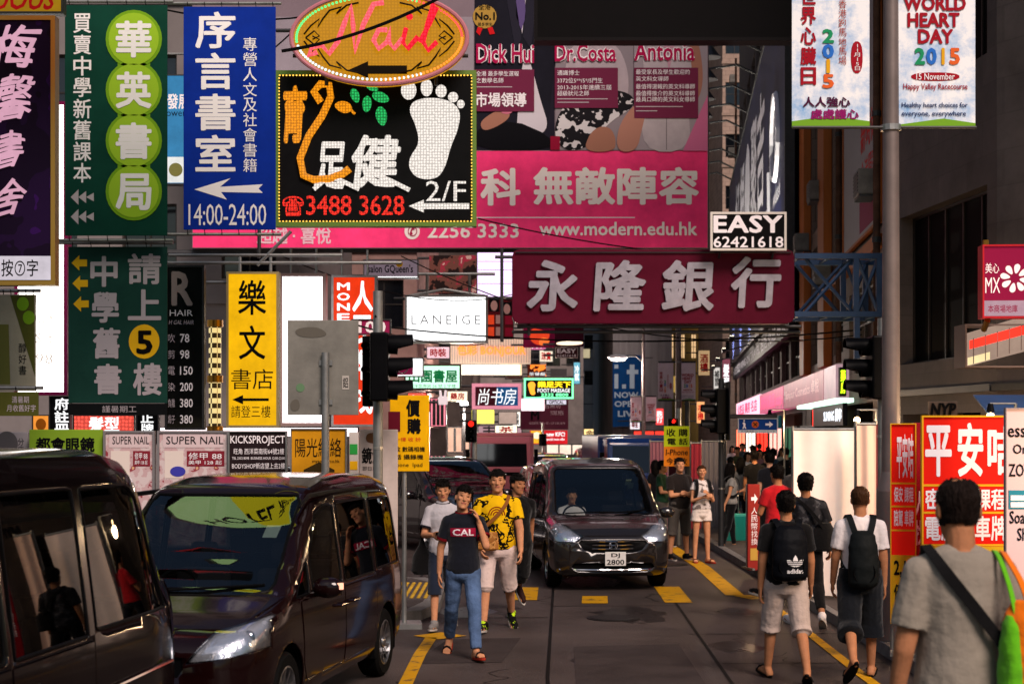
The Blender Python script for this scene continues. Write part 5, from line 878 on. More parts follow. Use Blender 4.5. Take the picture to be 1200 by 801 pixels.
for tx, y, a, b in (('essie', 497, 1181, 1214), ('Orly', 520, 1187, 1212), ('ZOYA', 543, 1182, 1216), ('Soak Off', 598, 1183, 1228), ('Shellac', 618, 1192, 1226)): s.t(tx, (a, y, b, y + 15), BLK, .01)
s.rect((1182, 574, 1250, 596), mat('teal print', '2a7a90'), 1); s.rect((1184, 580, 1220, 586), WHITE, 2); s.rect((1184, 588, 1220, 594), WHITE, 2)
def curtain(label, x0, y0, x1, y1, d, m, waves=6, yaw=0, gz=.13):
    k = d / F; t = thing('stall_curtain', label, 'stall curtain', P((x0 + x1) / 2, y1, d), yaw); W = (x1 - x0) * k; Hh = (y1 - y0) * k; t.location.z = gz; mb = MB(); n = 48
    top = H - (y0 - 505) * d / F - gz; row = lambda z, amp, o: [V(-W / 2 + W * i / n, math.sin(i / n * math.pi * 2 * waves + .6 * math.sin(z * 3)) * amp + o, z) for i in range(n + 1)]
    rows = [row(top * j / 6 + .04, .02 + .02 * (1 - j / 6), 0) for j in range(7)]; vs = [p for r in rows for p in r]; N = n + 1
    mb.add(vs + [p + V(0, .012, 0) for p in vs], [(j * N + i, j * N + i + 1, (j + 1) * N + i + 1, (j + 1) * N + i) for j in range(6) for i in range(n)] + [(7 * N + (j + 1) * N + i, 7 * N + (j + 1) * N + i + 1, 7 * N + j * N + i + 1, 7 * N + j * N + i) for j in range(6) for i in range(n)])
    mb.build('cloth', m, t, smooth=True); mb = MB(); [mb.tube((x, .06, 0), (x, .06, top + .1), .022) for x in (-W / 2, W / 2)]; mb.tube((-W / 2, .06, top + .06), (W / 2, .06, top + .06), .02); mb.build('frame', STEEL, t); return t
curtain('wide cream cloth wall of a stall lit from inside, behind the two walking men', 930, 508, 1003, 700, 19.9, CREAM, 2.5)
curtain('narrow beige cloth end wall between the wide cream cloth and the slim red banner', 1004, 502, 1028, 690, 19.4, mat('beige stall cloth', 'c8aa9a', .8, bump=.3, bs=3, e=.2), 1.5)  # beige cloth emits faintly too, lamplight put into its colour
curtain('pink and grey cloth wall of a mid street stall left of the phone notice', 762, 520, 783, 600, 34, mat('dusty pink cloth', 'a8707c', .8, bump=.3, bs=3), 5, gz=0)
curtain('grey cloth wall of a mid street stall right of the phone notice', 822, 520, 850, 598, 34, mat('grey cloth', '8a8488', .8, bump=.3, bs=3), 5)
curtain('crimson cloth strip of a mid street stall between the grey cloths', 810, 522, 822, 596, 33.6, mat('crimson cloth', 'a83a48', .8), 2)
s = stand(Sign('stand_sign', 'dark red leaning exchange sign with a white arrow on the pavement edge', 'sign', (876, 567, 891, 668), 24.2, mat('brick red board', '8a2a24', .5), .05, yaw=12), .13); s.s([(880, 582), (884, 582), (884, 578), (888, 584), (884, 590), (884, 586), (880, 586)], WHITE); [s.t(c, (880, 594 + i * 9, 888, 602 + i * 9), WHITE) for i, c in enumerate('人民幣找換')]; s.rect((879, 642, 888, 656), mat('mustard print', 'b89040'), 1)

# ---- the thicket of smaller lit signs between the large ones
for r, d, c, e, tx, tc, lab in (((620, 397, 640, 410), 88, 'd86a9a', .7, '美甲', WG, 'pink nail sign beside the magenta shoe poster'), ((585, 426, 612, 440), 66, 'ffdcb0', .9, '餐廳', REDP, 'cream restaurant sign right of the peach strip'), ((500, 406, 527, 420), 54, 'f8c8d0', .8, '時裝', REDP, 'pale pink fashion sign left of the orange neon capitals'), ((478, 460, 500, 478), 47, 'ff5a48', .9, '押', WG, 'red pawn sign under the mint lightbox'), ((524, 458, 548, 470), 56, 'ffe9c8', 1.0, '藥房', REDP, 'cream pharmacy sign right of the white rabbit sign'), ((580, 498, 606, 508), 68, 'fff2d8', 1.0, '茶', REDP, 'cream tea shop sign above the pink lorry'), ((640, 468, 664, 474), 66, 'e8e0f0', .7, 'OPTICAL', BLK, 'pale violet optical sign on the maroon hoarding'), ((672, 424, 680, 450), 105, '7ac8e0', .6, '冷氣', WG, 'thin pale blue vertical sign left of the dark blue block'), ((668, 455, 680, 468), 120, 'ff9a6a', .9, '酒', WG, 'orange wine sign left of the footbridge'), ((684, 502, 698, 512), 150, 'ffd890', 1.0, '金', REDP, 'small gold sign below the orange lantern figure'), ((655, 520, 676, 530), 105, 'ff6a5a', .9, '書', WG, 'red sign under the fast food billboard'), ((700, 455, 716, 468), 165, 'f0d8e8', .8, '影', REDP, 'pale lilac sign above the jewellery lightbox'), ((738, 490, 750, 503), 105, 'f8e8f0', .9, '鞋', REDP, 'white shoe shop sign under the smallest banners'), ((768, 478, 778, 498), 95, 'ff4a4a', .9, '跌打', WG, 'red bonesetter sign beside the long armed lamp post'), ((816, 470, 826, 496), 85, 'ffb070', .8, '手機', REDP, 'orange phone shop sign left of the profile traffic light'), ((776, 440, 792, 460), 122, 'c8a050', .5, '大押', REDP, 'dull gold pawn sign on the warmly lit tower'), ((818, 410, 832, 440), 100, 'd8b080', .45, '酒樓', REDP, 'dull amber restaurant sign on the beige tenement'), ((846, 420, 856, 462), 86, 'a8586a', .4, '髮廊', WG, 'dusky rose hair salon sign on the right hand facade'), ((836, 430, 844, 456), 92, 'e8e0d8', .6, '補習', BLK, 'off white tutor sign on the right hand facade'), ((572, 400, 584, 424), 68, 'c03048', .6, '火鍋', WG, 'dark red hotpot sign beside the neon capitals'), ((632, 410, 648, 424), 92, 'f0e0c8', .8, '珠寶', REDP, 'cream jewellery sign under the magenta shoe poster'), ((506, 440, 516, 456), 45, 'e03a2a', .8, '麵', WG, 'small red noodle sign in front of the mint lightbox edge'), ((600, 482, 610, 500), 72, 'fff6ea', 1.0, '眼鏡', BLK, 'white optician sign left of the maroon hoarding'), ((686, 516, 700, 526), 130, 'fff0e0', 1.3, '餅', REDP, 'bright cream cake shop sign low at the street end')):
    s = far('light_box', lab, r, d, glow('street sign ' + lab[:24], c, e), .25, (DSTEEL, .5)); x0, y0, x1, y1 = r; w, h = x1 - x0, y1 - y0; s.t(tx, (x0 + w * .15, y0 + h * .15, x1 - w * .15, y1 - h * .15), tc, .03, v=h > w * 1.2)
# overhead signs above the left lane: out of the frame, but mirrored in the windscreens and bonnets
s = MSign('projecting_sign', 'lime and yellow lit sign over the left lane, mirrored in the parked carrier windscreen', 'sign', (-3.9, 15.2, 7.3), 0, 2.6, 3.6, glow('lime white face', 'c8f0a0', 1.3), .3, (DSTEEL, .06)); s.rect((.9, .3, 2.5, 3.3), glow('yellow sign panel', 'f0e020', 1.4), 1); s.t('HOTEL 酒店', (.2, 1.2, 2.4, 2.2), BLK, .02, up=2)
s = MSign('projecting_sign', 'blue lit sign over the left lane, mirrored in the parked carrier windscreen', 'sign', (-1.4, 15.6, 7.5), 0, 1.5, 3.4, glow('blue sign face', '2a6ad0', .8), .3, (DSTEEL, .06)); s.t('影音', (.2, .5, 1.3, 2.9), WHITE, .03)
s = MSign('projecting_sign', 'red lit sign over the left lane, mirrored in the tall black van', 'sign', (-5.6, 12.6, 7.0), 0, 2.0, 3.0, glow('red sign face', 'e03030', .9), .3, (DSTEEL, .06)); s.t('按摩', (.3, .4, 1.7, 2.6), WHITE, .03)
# bare bulbs hung inside the right hand stalls
for x, y, z, e in ((5.7, 18.3, 2.5, 80), (5.6, 15.9, 2.5, 90), (5.6, 12.4, 2.5, 110), (5.3, 23.6, 2.5, 80), (5.2, 31, 2.6, 90)):
    t = thing('stall_lamp', 'bare warm bulb hung from a pole inside a right hand stall', 'lamp', (x, y, .13), 0, 'bare bulbs in the right hand stalls'); mb = MB(); mb.tube((.3, 0, 0), (.3, 0, z), .02); mb.tube((.3, 0, z), (0, 0, z), .012); mb.build('pole', STEEL, t); mb = MB(); mb.tube((0, 0, z), (0, 0, z - .1), .03, .05); mb.build('socket', BLACK, t); mb = MB(); mb.ell((0, 0, z - .16), .05); mb.build('bulb', glow('warm bulb glass', 'ffd090', 20), t, smooth=True)
    pl = bpy.data.lights.new('stall_bulb', 'POINT'); pl.energy = e * 1.6; pl.color = (1, .66, .36); pl.shadow_soft_size = .12; po = bpy.data.objects.new('stall_bulb', pl); COL.objects.link(po); po.parent = t; po.location = (-.02, -.0, z - .34)
# air conditioners and drain pipes on the right hand buildings
ACM = mat('air conditioner casing', '6a6662', .5, var=.3, vs=3)
for Y, z in ((30.2, 6.9), (39.2, 6.0), (45.4, 7.6), (40.8, 8.4), (95.5, 12), (97, 16), (99, 20), (96, 24)):
    x = RFX(Y) - .42; t = thing('air_conditioner', 'boxy grey air conditioner hung on the right hand facade', 'air conditioner', (x, Y, z), RRZ, 'air conditioners on the right hand facade'); mb = MB(); mb.box(-.4, .4, -.05, .35, 0, .5); mb.build('casing', ACM, t, bevel=.02); mb = MB(); [mb.box(-.35, .35, -.062, -.051, .06 + i * .07, .09 + i * .07) for i in range(6)]; mb.build('grille', DSTEEL, t); mb = MB(); mb.box(-.42, .42, -.03, .4, -.05, -.005); mb.build('bracket', DSTEEL, t)
for Y, z0, z1 in ((36.0, 3.9, 20), (29.3, 3.0, 18), (93.6, 4, 25)):
    t = thing('drain_pipe', 'rusty brown drain pipe running up the right hand facade', 'pipe', (RFX(Y) - .18, Y, z0), 0, 'drain pipes on the right hand facade'); mb = MB(); mb.tube((0, 0, 0), (0, 0, z1 - z0), .07); mb.build('pipe', mat('rusty pipe', '4a342a', .7, var=.4, vs=4), t, smooth=True); mb = MB(); [mb.tube((0, 0, k * 2.4 + .5), (0, 0, k * 2.4 + .6), .09) for k in range(int((z1 - z0) / 2.6))]; mb.build('clamp', DSTEEL, t)
# ================================================================ vehicles: a lofted shell, cut along real panel edges
def paint(name, col, rough=.22, metal=.3, coat=1.0): return mat(name, col, rough, metal, coat=coat, spec=.5 if coat > .5 else .28)
TYRE = mat('tyre rubber', '0c0c0c', .75, bump=.2, bs=60); RIM = mat('alloy rim', '8a8a8c', .3, .9); CHROME = mat('chrome', 'd0d0d2', .08, 1.0); LENS = glass('clear lens', (.9, .92, .95), 1.3); CARGL = glass('car glass', (.55, .6, .6), .95); PRIV = glass('privacy glass', (.12, .12, .12), .5)
TRIM = mat('black trim', '0a0a0b', .35); CABIN = mat('dark cabin cloth', '141315', .85); REFL = mat('headlamp reflector', 'd8dae0', .22, .8, bump=.6, bs=12); REDL = mat('tail lamp red', 'c01018', .12, e=1.2, ecol='ff1818', coat=1)
def chaikin(p, it):
    for _ in range(it):
        o = [p[0]]
        for a, b in zip(p, p[1:]): o += [a * .75 + b * .25, a * .25 + b * .75]
        p = o + [p[-1]]
    return p
def curve(pts, ys, it=2):
    xs = [p[0] for p in pts]; v = [p[1] for p in pts]; d = np.interp(ys, xs, v)
    for _ in range(it):
        e = d.copy(); e[1:-1] = .25 * d[:-2] + .5 * d[1:-1] + .25 * d[2:]; d = e
    return d
def shell(c):
    L = c['L']; t = np.linspace(0, 1, 92); ys = L * (.35 * t + .65 * (.5 - .5 * np.cos(np.pi * t)))
    W = curve(c['w'], ys); ZT = curve(c['zt'], ys, 1); ZB = curve(c['zb'], ys); WT = curve(c['wt'], ys); BELT = c['belt']
    rings = []
    for y, w, zt, zb, wt in zip(ys, W, ZT, ZB, WT):
        zb_ = zb; bl = min(BELT, zt - .07); z1 = zb_ + (bl - zb_) * .38
        half = [V(0, y, zb_), V(w * .80, y, zb_), V(w * .96, y, zb_ + .04), V(w, y, z1), V(w * 1.0, y, zb_ + (bl - zb_) * .7), V(w * .985, y, bl)]
        if zt - bl > .3: half += [V(w * .985 + (w * wt - w * .985) * .45, y, bl + (zt - bl) * .45), V(w * wt + .012, y, zt - .13), V(w * wt - .05, y, zt - .025), V(w * wt - .22, y, zt - .004), V(0, y, zt)]
        else: f = (zt - bl); half += [V(w * .96, y, bl + f * .5), V(w * .90, y, zt - f * .12), V(w * .82, y, zt), V(w * .6, y, zt + .012), V(w * .3, y, zt + .02), V(0, y, zt + .022)]
        half = chaikin(half, 2)
        # even out the number of points
        d = np.cumsum([0] + [(b - a).length for a, b in zip(half, half[1:])]); q = np.linspace(0, d[-1], 40); arr = np.array(half); hh = np.stack([np.interp(q, d, arr[:, i]) for i in range(3)], 1)
        rings.append([V(*p) for p in hh] + [V(-p[0], p[1], p[2]) for p in hh[-2:0:-1]])
    mb = MB(); mb.loft(rings); me = mb.mesh('shell'); bm = bmesh.new(); bm.from_mesh(me); bpy.data.meshes.remove(me); bmesh.ops.recalc_face_normals(bm, faces=bm.faces); return bm
def cut(bm, poly, axis, pred):
    """faces of the shell inside a convex outline drawn in front view (axis y: x, z) or side view (axis x: y, z), cut exactly along it"""
    a = sum(poly[i][0] * poly[(i + 1) % len(poly)][1] - poly[(i + 1) % len(poly)][0] * poly[i][1] for i in range(len(poly)))
    if a < 0: poly = poly[::-1]
    pj = (lambda c: (c.x, c.z)) if axis == 'y' else (lambda c: (c.y, c.z))
    lo = [min(p[i] for p in poly) - .12 for i in (0, 1)]; hi = [max(p[i] for p in poly) + .12 for i in (0, 1)]
    def near(f):
        q = [pj(v.co) for v in f.verts]
        return max(p[0] for p in q) > lo[0] and min(p[0] for p in q) < hi[0] and max(p[1] for p in q) > lo[1] and min(p[1] for p in q) < hi[1]
    bm.normal_update(); faces = [f for f in bm.faces if pred(f) and near(f)]
    for i in range(len(poly)):
        p, q = poly[i], poly[(i + 1) % len(poly)]; n2 = (q[1] - p[1], p[0] - q[0]); no = V(n2[0], 0, n2[1]) if axis == 'y' else V(0, n2[0], n2[1]); co = V(p[0], 0, p[1]) if axis == 'y' else V(0, p[0], p[1])
        g = list({*faces, *[e for f in faces for e in f.edges], *[v for f in faces for v in f.verts]})
        r = bmesh.ops.bisect_plane(bm, geom=g, dist=1e-5, plane_co=co, plane_no=no); faces = [x for x in r['geom'] if isinstance(x, bmesh.types.BMFace)]
    def inside(c):
        u, v = pj(c); return all((poly[(i + 1) % len(poly)][0] - poly[i][0]) * (v - poly[i][1]) - (poly[(i + 1) % len(poly)][1] - poly[i][1]) * (u - poly[i][0]) > -1e-5 for i in range(len(poly)))
    return [f for f in faces if f.is_valid and pred(f) and inside(f.calc_center_median())]
def lift(bm, faces, off=0.0, thick=0.0, rim=True):
    """take faces out of the shell as a panel of their own, moved along the normals and given thickness"""
    bm.normal_update(); vs = list({v for f in faces for v in f.verts}); ix = {v: i for i, v in enumerate(vs)}; nr = {}
    for f in faces:
        for v in f.verts: nr[v] = nr.get(v, V(0, 0, 0)) + f.normal
    top = [v.co + nr[v].normalized() * off for v in vs]; fs = [tuple(ix[v] for v in f.verts) for f in faces]; mb = MB()
    if thick:
        bot = [v.co + nr[v].normalized() * (off - thick) for v in vs]; n = len(vs); ed = {}
        for f in fs:
            for i in range(len(f)): ed[(f[i], f[(i + 1) % len(f)])] = 1
        fs2 = fs + [tuple(i + n for i in f[::-1]) for f in fs] + [(b, a, a + n, b + n) for a, b in ed if (b, a) not in ed]; mb.add(top + bot, fs2)
    else: mb.add(top, fs)
    bmesh.ops.delete(bm, geom=faces, context='FACES'); return mb
def edge_loop_tube(mb_panel, r, out):
    """a seal along the border of a lifted panel"""
    ed = {}
    for f in mb_panel.f:
        for i in range(len(f)): ed[(f[i], f[(i + 1) % len(f)])] = 1
    nx = {a: b for a, b in ed if (b, a) not in ed}
    if not nx: return out
    while nx:
        s = next(iter(nx)); loop = [s]; c = nx.pop(s)
        while c != s and c in nx: loop.append(c); c = nx.pop(c)
        pts = [Vector(mb_panel.v[i]) for i in loop]; keep = [pts[0]]
        for p in pts[1:]:
            if (p - keep[-1]).length > .03: keep.append(p)
        if len(keep) > 3: out.path(keep + keep[:2], r, 6)
    return out
SIDE = lambda sg: (lambda f: f.normal.x * sg > .25 and f.calc_center_median().x * sg > .3)
FRONT = lambda f: f.normal.y < -.12 and f.calc_center_median().y < 2.2
REAR = lambda L: (lambda f: f.normal.y > .15 and f.calc_center_median().y > L - 1.6)
def ngon(cx, cz, r, n=20): return [(cx + r * math.cos(2 * math.pi * i / n), cz + r * math.sin(2 * math.pi * i / n)) for i in range(n)]
def wheel(t, x, y, r, sg, steer=0):
    mb = MB(); prof = [(-.10, r * .66), (-.105, r * .9), (-.08, r * .985), (0, r), (.08, r * .985), (.105, r * .9), (.10, r * .66)]; N = 32
    mb.loft([[V(px * sg, math.cos(2 * math.pi * i / N) * pr, math.sin(2 * math.pi * i / N) * pr) for i in range(N)] for px, pr in prof], cap=False); w = mb.build('wheel', TYRE, t, smooth=True, loc=(x, y, r)); w.rotation_euler = (0, 0, rad(steer))
    mb = MB()
    mb.loft([[V(px * sg, math.cos(2 * math.pi * i / N) * pr, math.sin(2 * math.pi * i / N) * pr) for i in range(N)] for px, pr in ((.095, r * .68), (.1, r * .62), (.04, r * .58), (.03, .02))], cap=False)
    for k in range(5):
        a = 2 * math.pi * k / 5; u = V(0, math.cos(a), math.sin(a)); v = V(0, -math.sin(a), math.cos(a))
        for o in (-.035, .035): mb.add([u * .05 + v * (o - .014) + V(.07 * sg, 0, 0), u * .05 + v * (o + .014) + V(.07 * sg, 0, 0), u * r * .64 + v * (o * 1.6 + .016) + V(.092 * sg, 0, 0), u * r * .64 + v * (o * 1.6 - .016) + V(.092 * sg, 0, 0)], [(0, 1, 2, 3)])
    mb.ell((.08 * sg, 0, 0), (.025, .055, .055), 12, 6); mb.build('rim', RIM, w, smooth=True); return w
def seat(t, x, y, z, m):
    mb = MB(); mb.box(-.24, .24, -.25, .25, 0, .16).box(-.23, .23, .2, .34, .16, .72).box(-.12, .12, .24, .33, .76, .94); mb.build('seat', m, t, bevel=.04, loc=(x, y, z))
def car(spec, loc, rz, name='parked_van', label='', cat='van', group=None):
    """front at local y = 0 looking along -y"""
    t = thing(name, label, cat, loc, rz, group); L = spec['L']; W = spec['W'] / 2; bm = shell(spec); P_ = spec['paint']; wr = spec['wr']; wy = spec['wy']
    seal = MB(); panels = {}
    for sg in (1, -1):
        for y in wy:
            f = cut(bm, ngon(y, wr + .01, wr + .055, 22), 'x', SIDE(sg)); lift(bm, f)
            lin_ = MB(); N = 22
            lin_.loft([[V(sg * xx, y + math.cos(2 * math.pi * i / N) * (wr + .075), wr + .01 + math.sin(2 * math.pi * i / N) * (wr + .075)) for i in range(N)] for xx in (W * 1.0, W - .38)], cap=False); lin_.add([(sg * (W - .38), y + math.cos(2 * math.pi * i / N) * (wr + .075), wr + .01 + math.sin(2 * math.pi * i / N) * (wr + .075)) for i in range(N)], [tuple(range(N))])
            lin_.v = [(p[0] - sg * .03, p[1], max(p[2], spec['zb'][1][1] + .0)) for p in lin_.v]; lin_.build('wheel_arch', TRIM, t)
            wheel(t, sg * (W - .125), y, wr, sg, spec.get('steer', 0) if y == wy[0] else 0)
        for kind, poly, m in spec['side']:
            f = cut(bm, poly, 'x', SIDE(sg)); 
            if f: q = lift(bm, f, -.006); edge_loop_tube(q, .011, seal); q.build(kind, m, t, smooth=True)
        for poly, hp in spec.get('doors', ()):
            f = cut(bm, poly, 'x', SIDE(sg))
            if f:
                d = lift(bm, f, .004, .012).build('door', P_, t, smooth=30); bv = BVHTree.FromBMesh(bm); hx = W + .012
                mb = MB(); mb.path([(sg * (hx - .02), hp[0] - .11, hp[1]), (sg * (hx + .02), hp[0] - .08, hp[1]), (sg * (hx + .025), hp[0] + .08, hp[1]), (sg * (hx - .02), hp[0] + .11, hp[1])], .014, 8); mb.build('handle', spec.get('handle', P_), d, smooth=True)
        if spec.get('fender_line'):
            for pl in spec['fender_line']: f = cut(bm, pl, 'x', SIDE(sg)); lift(bm, f, .003, .012).build('body_panel', P_, t, smooth=30)
        my, mz = spec['mirror']; mb = MB(); mb.ell((sg * (W + .13), my, mz), (.13, .075, .085), 14, 9); mb.tube((sg * (W - .05), my + .03, mz - .06), (sg * (W + .08), my, mz - .04), .03); mir = mb.build('mirror', spec.get('mirror_m', P_), t, smooth=True); mb = MB(); mb.box(sg * (W + .13) - .1, sg * (W + .13) + .1, my + .062, my + .075, mz - .06, mz + .06); mb.build('mirror_glass', CHROME, mir)
    for kind, poly, m, off, th in spec['front']:
        f = cut(bm, poly, 'y', FRONT)
        if not f: continue
        q = lift(bm, f, off, th); o = q.build(kind, m, t, smooth=True); panels.setdefault(kind, []).append(o)
        if kind == 'windscreen': edge_loop_tube(q, .014, seal)
        if kind == 'headlight':
            b2 = MB(); b2.v = [Vector(v) + V(0, .06, -.0) for v in q.v]; b2.f = list(q.f); b2.m = list(q.m); b2.build('reflector', REFL, o, smooth=True)
            cx = sum(v[0] for v in q.v) / len(q.v); cz = sum(v[2] for v in q.v) / len(q.v); cy = sum(v[1] for v in q.v) / len(q.v); b3 = MB()
            for dx in (-.07, .05): b3.ell((cx + dx, cy + .045, cz + .005), (.05, .03, .05), 14, 8)
            b3.build('bulb_bowl', CHROME, o, smooth=True)
    for kind, poly, m, off, th in spec.get('rear', ()):
        f = cut(bm, poly, 'y', REAR(L))
        if f:
            q = lift(bm, f, off, th); q.build(kind, m, t, smooth=True)
            if 'window' in kind: edge_loop_tube(q, .014, seal)
    me = bpy.data.meshes.new('body'); bm.to_mesh(me); bm.free(); b = link('body', me, P_, t, smooth=35); so_ = b.modifiers.new('gauge', 'SOLIDIFY'); so_.thickness = .012; so_.offset = -1
    seal.build('window_seal', TRIM, t, smooth=True)
    # cabin: floor, dashboard, wheel, seats, headlining
    z0 = .42; ya, yb = spec['cabin']; mb = MB(); mb.box(-W * .88, W * .88, ya - .1, yb, .30, z0).box(-W * .84, W * .84, ya - .12, ya + .28, z0, spec['belt'] - .06).box(-W * .84, W * .84, ya - .3, ya - .1, .5, spec['belt'] - .02); mb.build('dashboard', CABIN, t, bevel=.03)
    if spec.get('rhd', True):
        mb = MB(); c = V(-.36, ya + .42, spec['belt'] + .02); R = Matrix.Rotation(rad(-28), 3, 'X'); mb.path([c + R @ V(math.cos(a) * .18, 0, math.sin(a) * .18) for a in [2 * math.pi * i / 20 for i in range(22)]], .016, 8); mb.tube(c, (c.x, ya + .25, c.z - .12), .03); mb.build('steering_wheel', TRIM, t, smooth=True)
    for y in spec['seats']:
        for x in (-.36, .36): seat(t, x, y, z0 + .0, spec.get('seat_m', CABIN))
    return t
def mpv(L=4.63, W=1.70, Ht=1.77, belt=.98, paint_=None, hood=.9, wr=.315, rake=.95, glassm=None, boxy=0):
    h = Ht; wl = W / 2; ws = hood + .02; wt = ws + rake
    zt = [(0, .70), (.05, .78), (.16, .86), (.4, .945), (ws - .12, 1.035), (ws, 1.075), (ws + rake * .5, 1.075 + (h - .08 - 1.075) * .56), (wt, h - .085), (wt + .5, h - .015), (wt + 1.2, h), (L - .75, h - .02), (L - .34, h - .07), (L - .22, h - .16), (L - .06, belt + .1), (L, belt - .12)]
    sp = dict(L=L, W=W, belt=belt, paint=paint_, wr=wr, wy=(.86, L - .86), zt=zt,
        w=[(0, wl * .70), (.06, wl * .82), (.18, wl * .92), (.45, wl * .985), (.8, wl), (L - .6, wl), (L - .2, wl * .965), (L - .05, wl * .92), (L, wl * .86)],
        zb=[(0, .27), (.15, .21), (.6, .2), (L - .4, .2), (L, .3)], wt=[(0, .94), (ws, .92), (ws + .2, .92), (wt, .84), (L - .5, .83), (L, .86)],
        mirror=(ws + .52, belt + .08), cabin=(ws + .28, L - .35), seats=(ws + 1.05, ws + 2.0, L - 1.05), gl=glassm)
    g = glassm or CARGL; t1 = h - .24; b0 = belt + .03
    # side glass: quarter light, front door, sliding door, rear quarter
    sp['side'] = [('quarter_window', [(ws + .18, b0), (ws + .52, b0), (ws + .56, b0 + .26), (ws + .47, b0 + .22)], g), ('side_window', [(ws + .60, b0), (ws + 1.42, b0), (ws + 1.42, t1 - .01), (ws + 1.16, t1), (ws + .94, t1 - .06), (ws + .64, b0 + .30)], g),
                  ('side_window', [(ws + 1.53, b0), (ws + 2.46, b0), (ws + 2.46, t1 - .01), (ws + 2.40, t1), (ws + 1.53, t1)], PRIV if glassm is None else g), ('side_window', [(ws + 2.58, b0 + .02), (L - .30, b0 + .02), (L - .34, t1 - .08), (L - .40, t1 - .02), (ws + 2.58, t1 - .01)], PRIV if glassm is None else g)]
    sp['doors'] = [([(ws + .34, .5), (ws + .44, .36), (ws + 1.44, .36), (ws + 1.46, .5), (ws + 1.47, belt - .01), (ws + .30, belt - .01)], (ws + 1.30, belt - .14)), ([(ws + 1.49, .36), (ws + 2.3, .36), (ws + 2.48, .6), (ws + 2.52, belt - .01), (ws + 1.49, belt - .01)], (ws + 1.68, belt - .14))]
    return sp
def mir(p): return [(-x, z) for x, z in p]
# ---- the silver grey people carrier facing the camera in the middle of the road
HP = paint('bronze grey paint', '262120', .18, .4, .8)
s = mpv(4.63, 1.80, 1.87, .98, HP, .88, .315, 1.0); wl = .9
ws_ = [(-.70, 1.075), (-.5, 1.05), (.5, 1.05), (.70, 1.075), (.725, 1.12), (.665, 1.67), (.62, 1.725), (-.62, 1.725), (-.665, 1.67), (-.725, 1.12)]
HL = [(.50, .80), (.62, .745), (.80, .735), (.835, .80), (.835, .90), (.80, .975), (.70, .93)]; HL = [(.42, .79), (.54, .715), (.84, .715), (.90, .79), (.90, .93), (.85, 1.03), (.66, .94)]
GRL = [(-.50, .705), (-.42, .60), (-.30, .565), (.30, .565), (.42, .60), (.50, .705), (.46, .735), (-.46, .735)]
s['front'] = [('windscreen', ws_, CARGL, -.006, 0), ('headlight', HL, LENS, .004, 0), ('headlight', mir(HL), LENS, .004, 0), ('grille', GRL, mat('grille black', '08080a', .4), -.03, 0), ('bonnet', [(-.62, .80), (.62, .80), (.80, 1.04), (-.80, 1.04)], HP, .004, .01), ('intake', [(-.52, .30), (-.60, .36), (-.56, .41), (.56, .41), (.60, .36), (.52, .30)], mat('intake black', '050506', .6), -.04, 0)]
loc = G(716, 693); hx = thing; HONDA = car(s, (loc.x + .03, loc.y, 0), 4.5, 'people_carrier', 'dark bronze grey people carrier coming head on with its driver at the wheel', 'car')
mb = MB()
for z, hw in ((.722, .44), (.668, .43), (.615, .36)): mb.path([(x, -.012 + .13 * (x / .5) ** 2 * 1.1, z + .0) for x in np.linspace(-hw, hw, 15)], .011, 6)
mb.build('grille_bar', CHROME, HONDA, smooth=True)
mb = MB(); mb.path([(math.cos(a) * .062 if abs(math.cos(a)) < .8 else math.copysign(.056, math.cos(a)), -.035, .668 + math.sin(a) * .05) for a in [2 * math.pi * i / 20 for i in range(22)]], .007, 6)
for sx in (-1, 1): mb.tube((sx * .036, -.036, .70), (sx * .026, -.036, .634), .009, n=6)
mb.tube((-.03, -.036, .664), (.03, -.036, .664), .008, n=6); mb.build('emblem', CHROME, HONDA, smooth=True)
mb = MB(); mb.path([(x, -.03 + .17 * abs(x / .78) ** 2.6, .315) for x in np.linspace(-.76, .76, 25)], .018, 8); mb.build('bumper_trim', CHROME, HONDA, smooth=True)
mb = MB(); mb.path([(x, .17 + .16 * abs(x / .6) ** 2.2, .815 + .0 * x) for x in np.linspace(-.52, .52, 21)], .012, 6); mb.build('bonnet_trim', CHROME, HONDA, smooth=True)
def plate(t, x, y, z, l1, l2, w=.26, h=.175):
    p = MB(); p.box(x - w / 2, x + w / 2, y - .012, y, z - h / 2, z + h / 2); o = p.build('number_plate', mat('plate white', 'd8d4d0', .4), t, bevel=.006)
    for tx, zz, ww in ((l1, z + h * .23, w * .42), (l2, z - h * .23, w * .84)):
        vs, fs, lay = text_fit(tx, ww, h * .36, .02); m_ = MB(); m_.add([(a + x, y - .014 - .0002 * l, b + zz) for (a, b), l in zip(vs, lay)], fs); m_.build('lettering', BLK, o)
    return o
plate(HONDA, .03, -.03, .475, 'DJ', '2800', .30, .20)
for zz, dx, w_ in ((.975, .0, .5),): mb = MB(); mb.path([(-.6, .80, 1.085), (-.1, .845, 1.10), (.12, .84, 1.10)], .010, 6); mb.path([(-.1, .80, 1.085), (.3, .86, 1.10), (.62, .96, 1.12)], .010, 6); mb.build('wiper', TRIM, HONDA, smooth=True)
mb = MB(); [mb.box(x0, x0 + .085, 1.60, 1.603, 1.47 - dz, 1.56 - dz) for x0, dz in ((.42, 0), (.47, .05))]; mb.v = [(x, 1.52 + (1.56 - z) * 1.4, z) for x, y, z in mb.v]; mb.build('licence_disc', mat('paper label', 'b0c0b4', .5), HONDA)
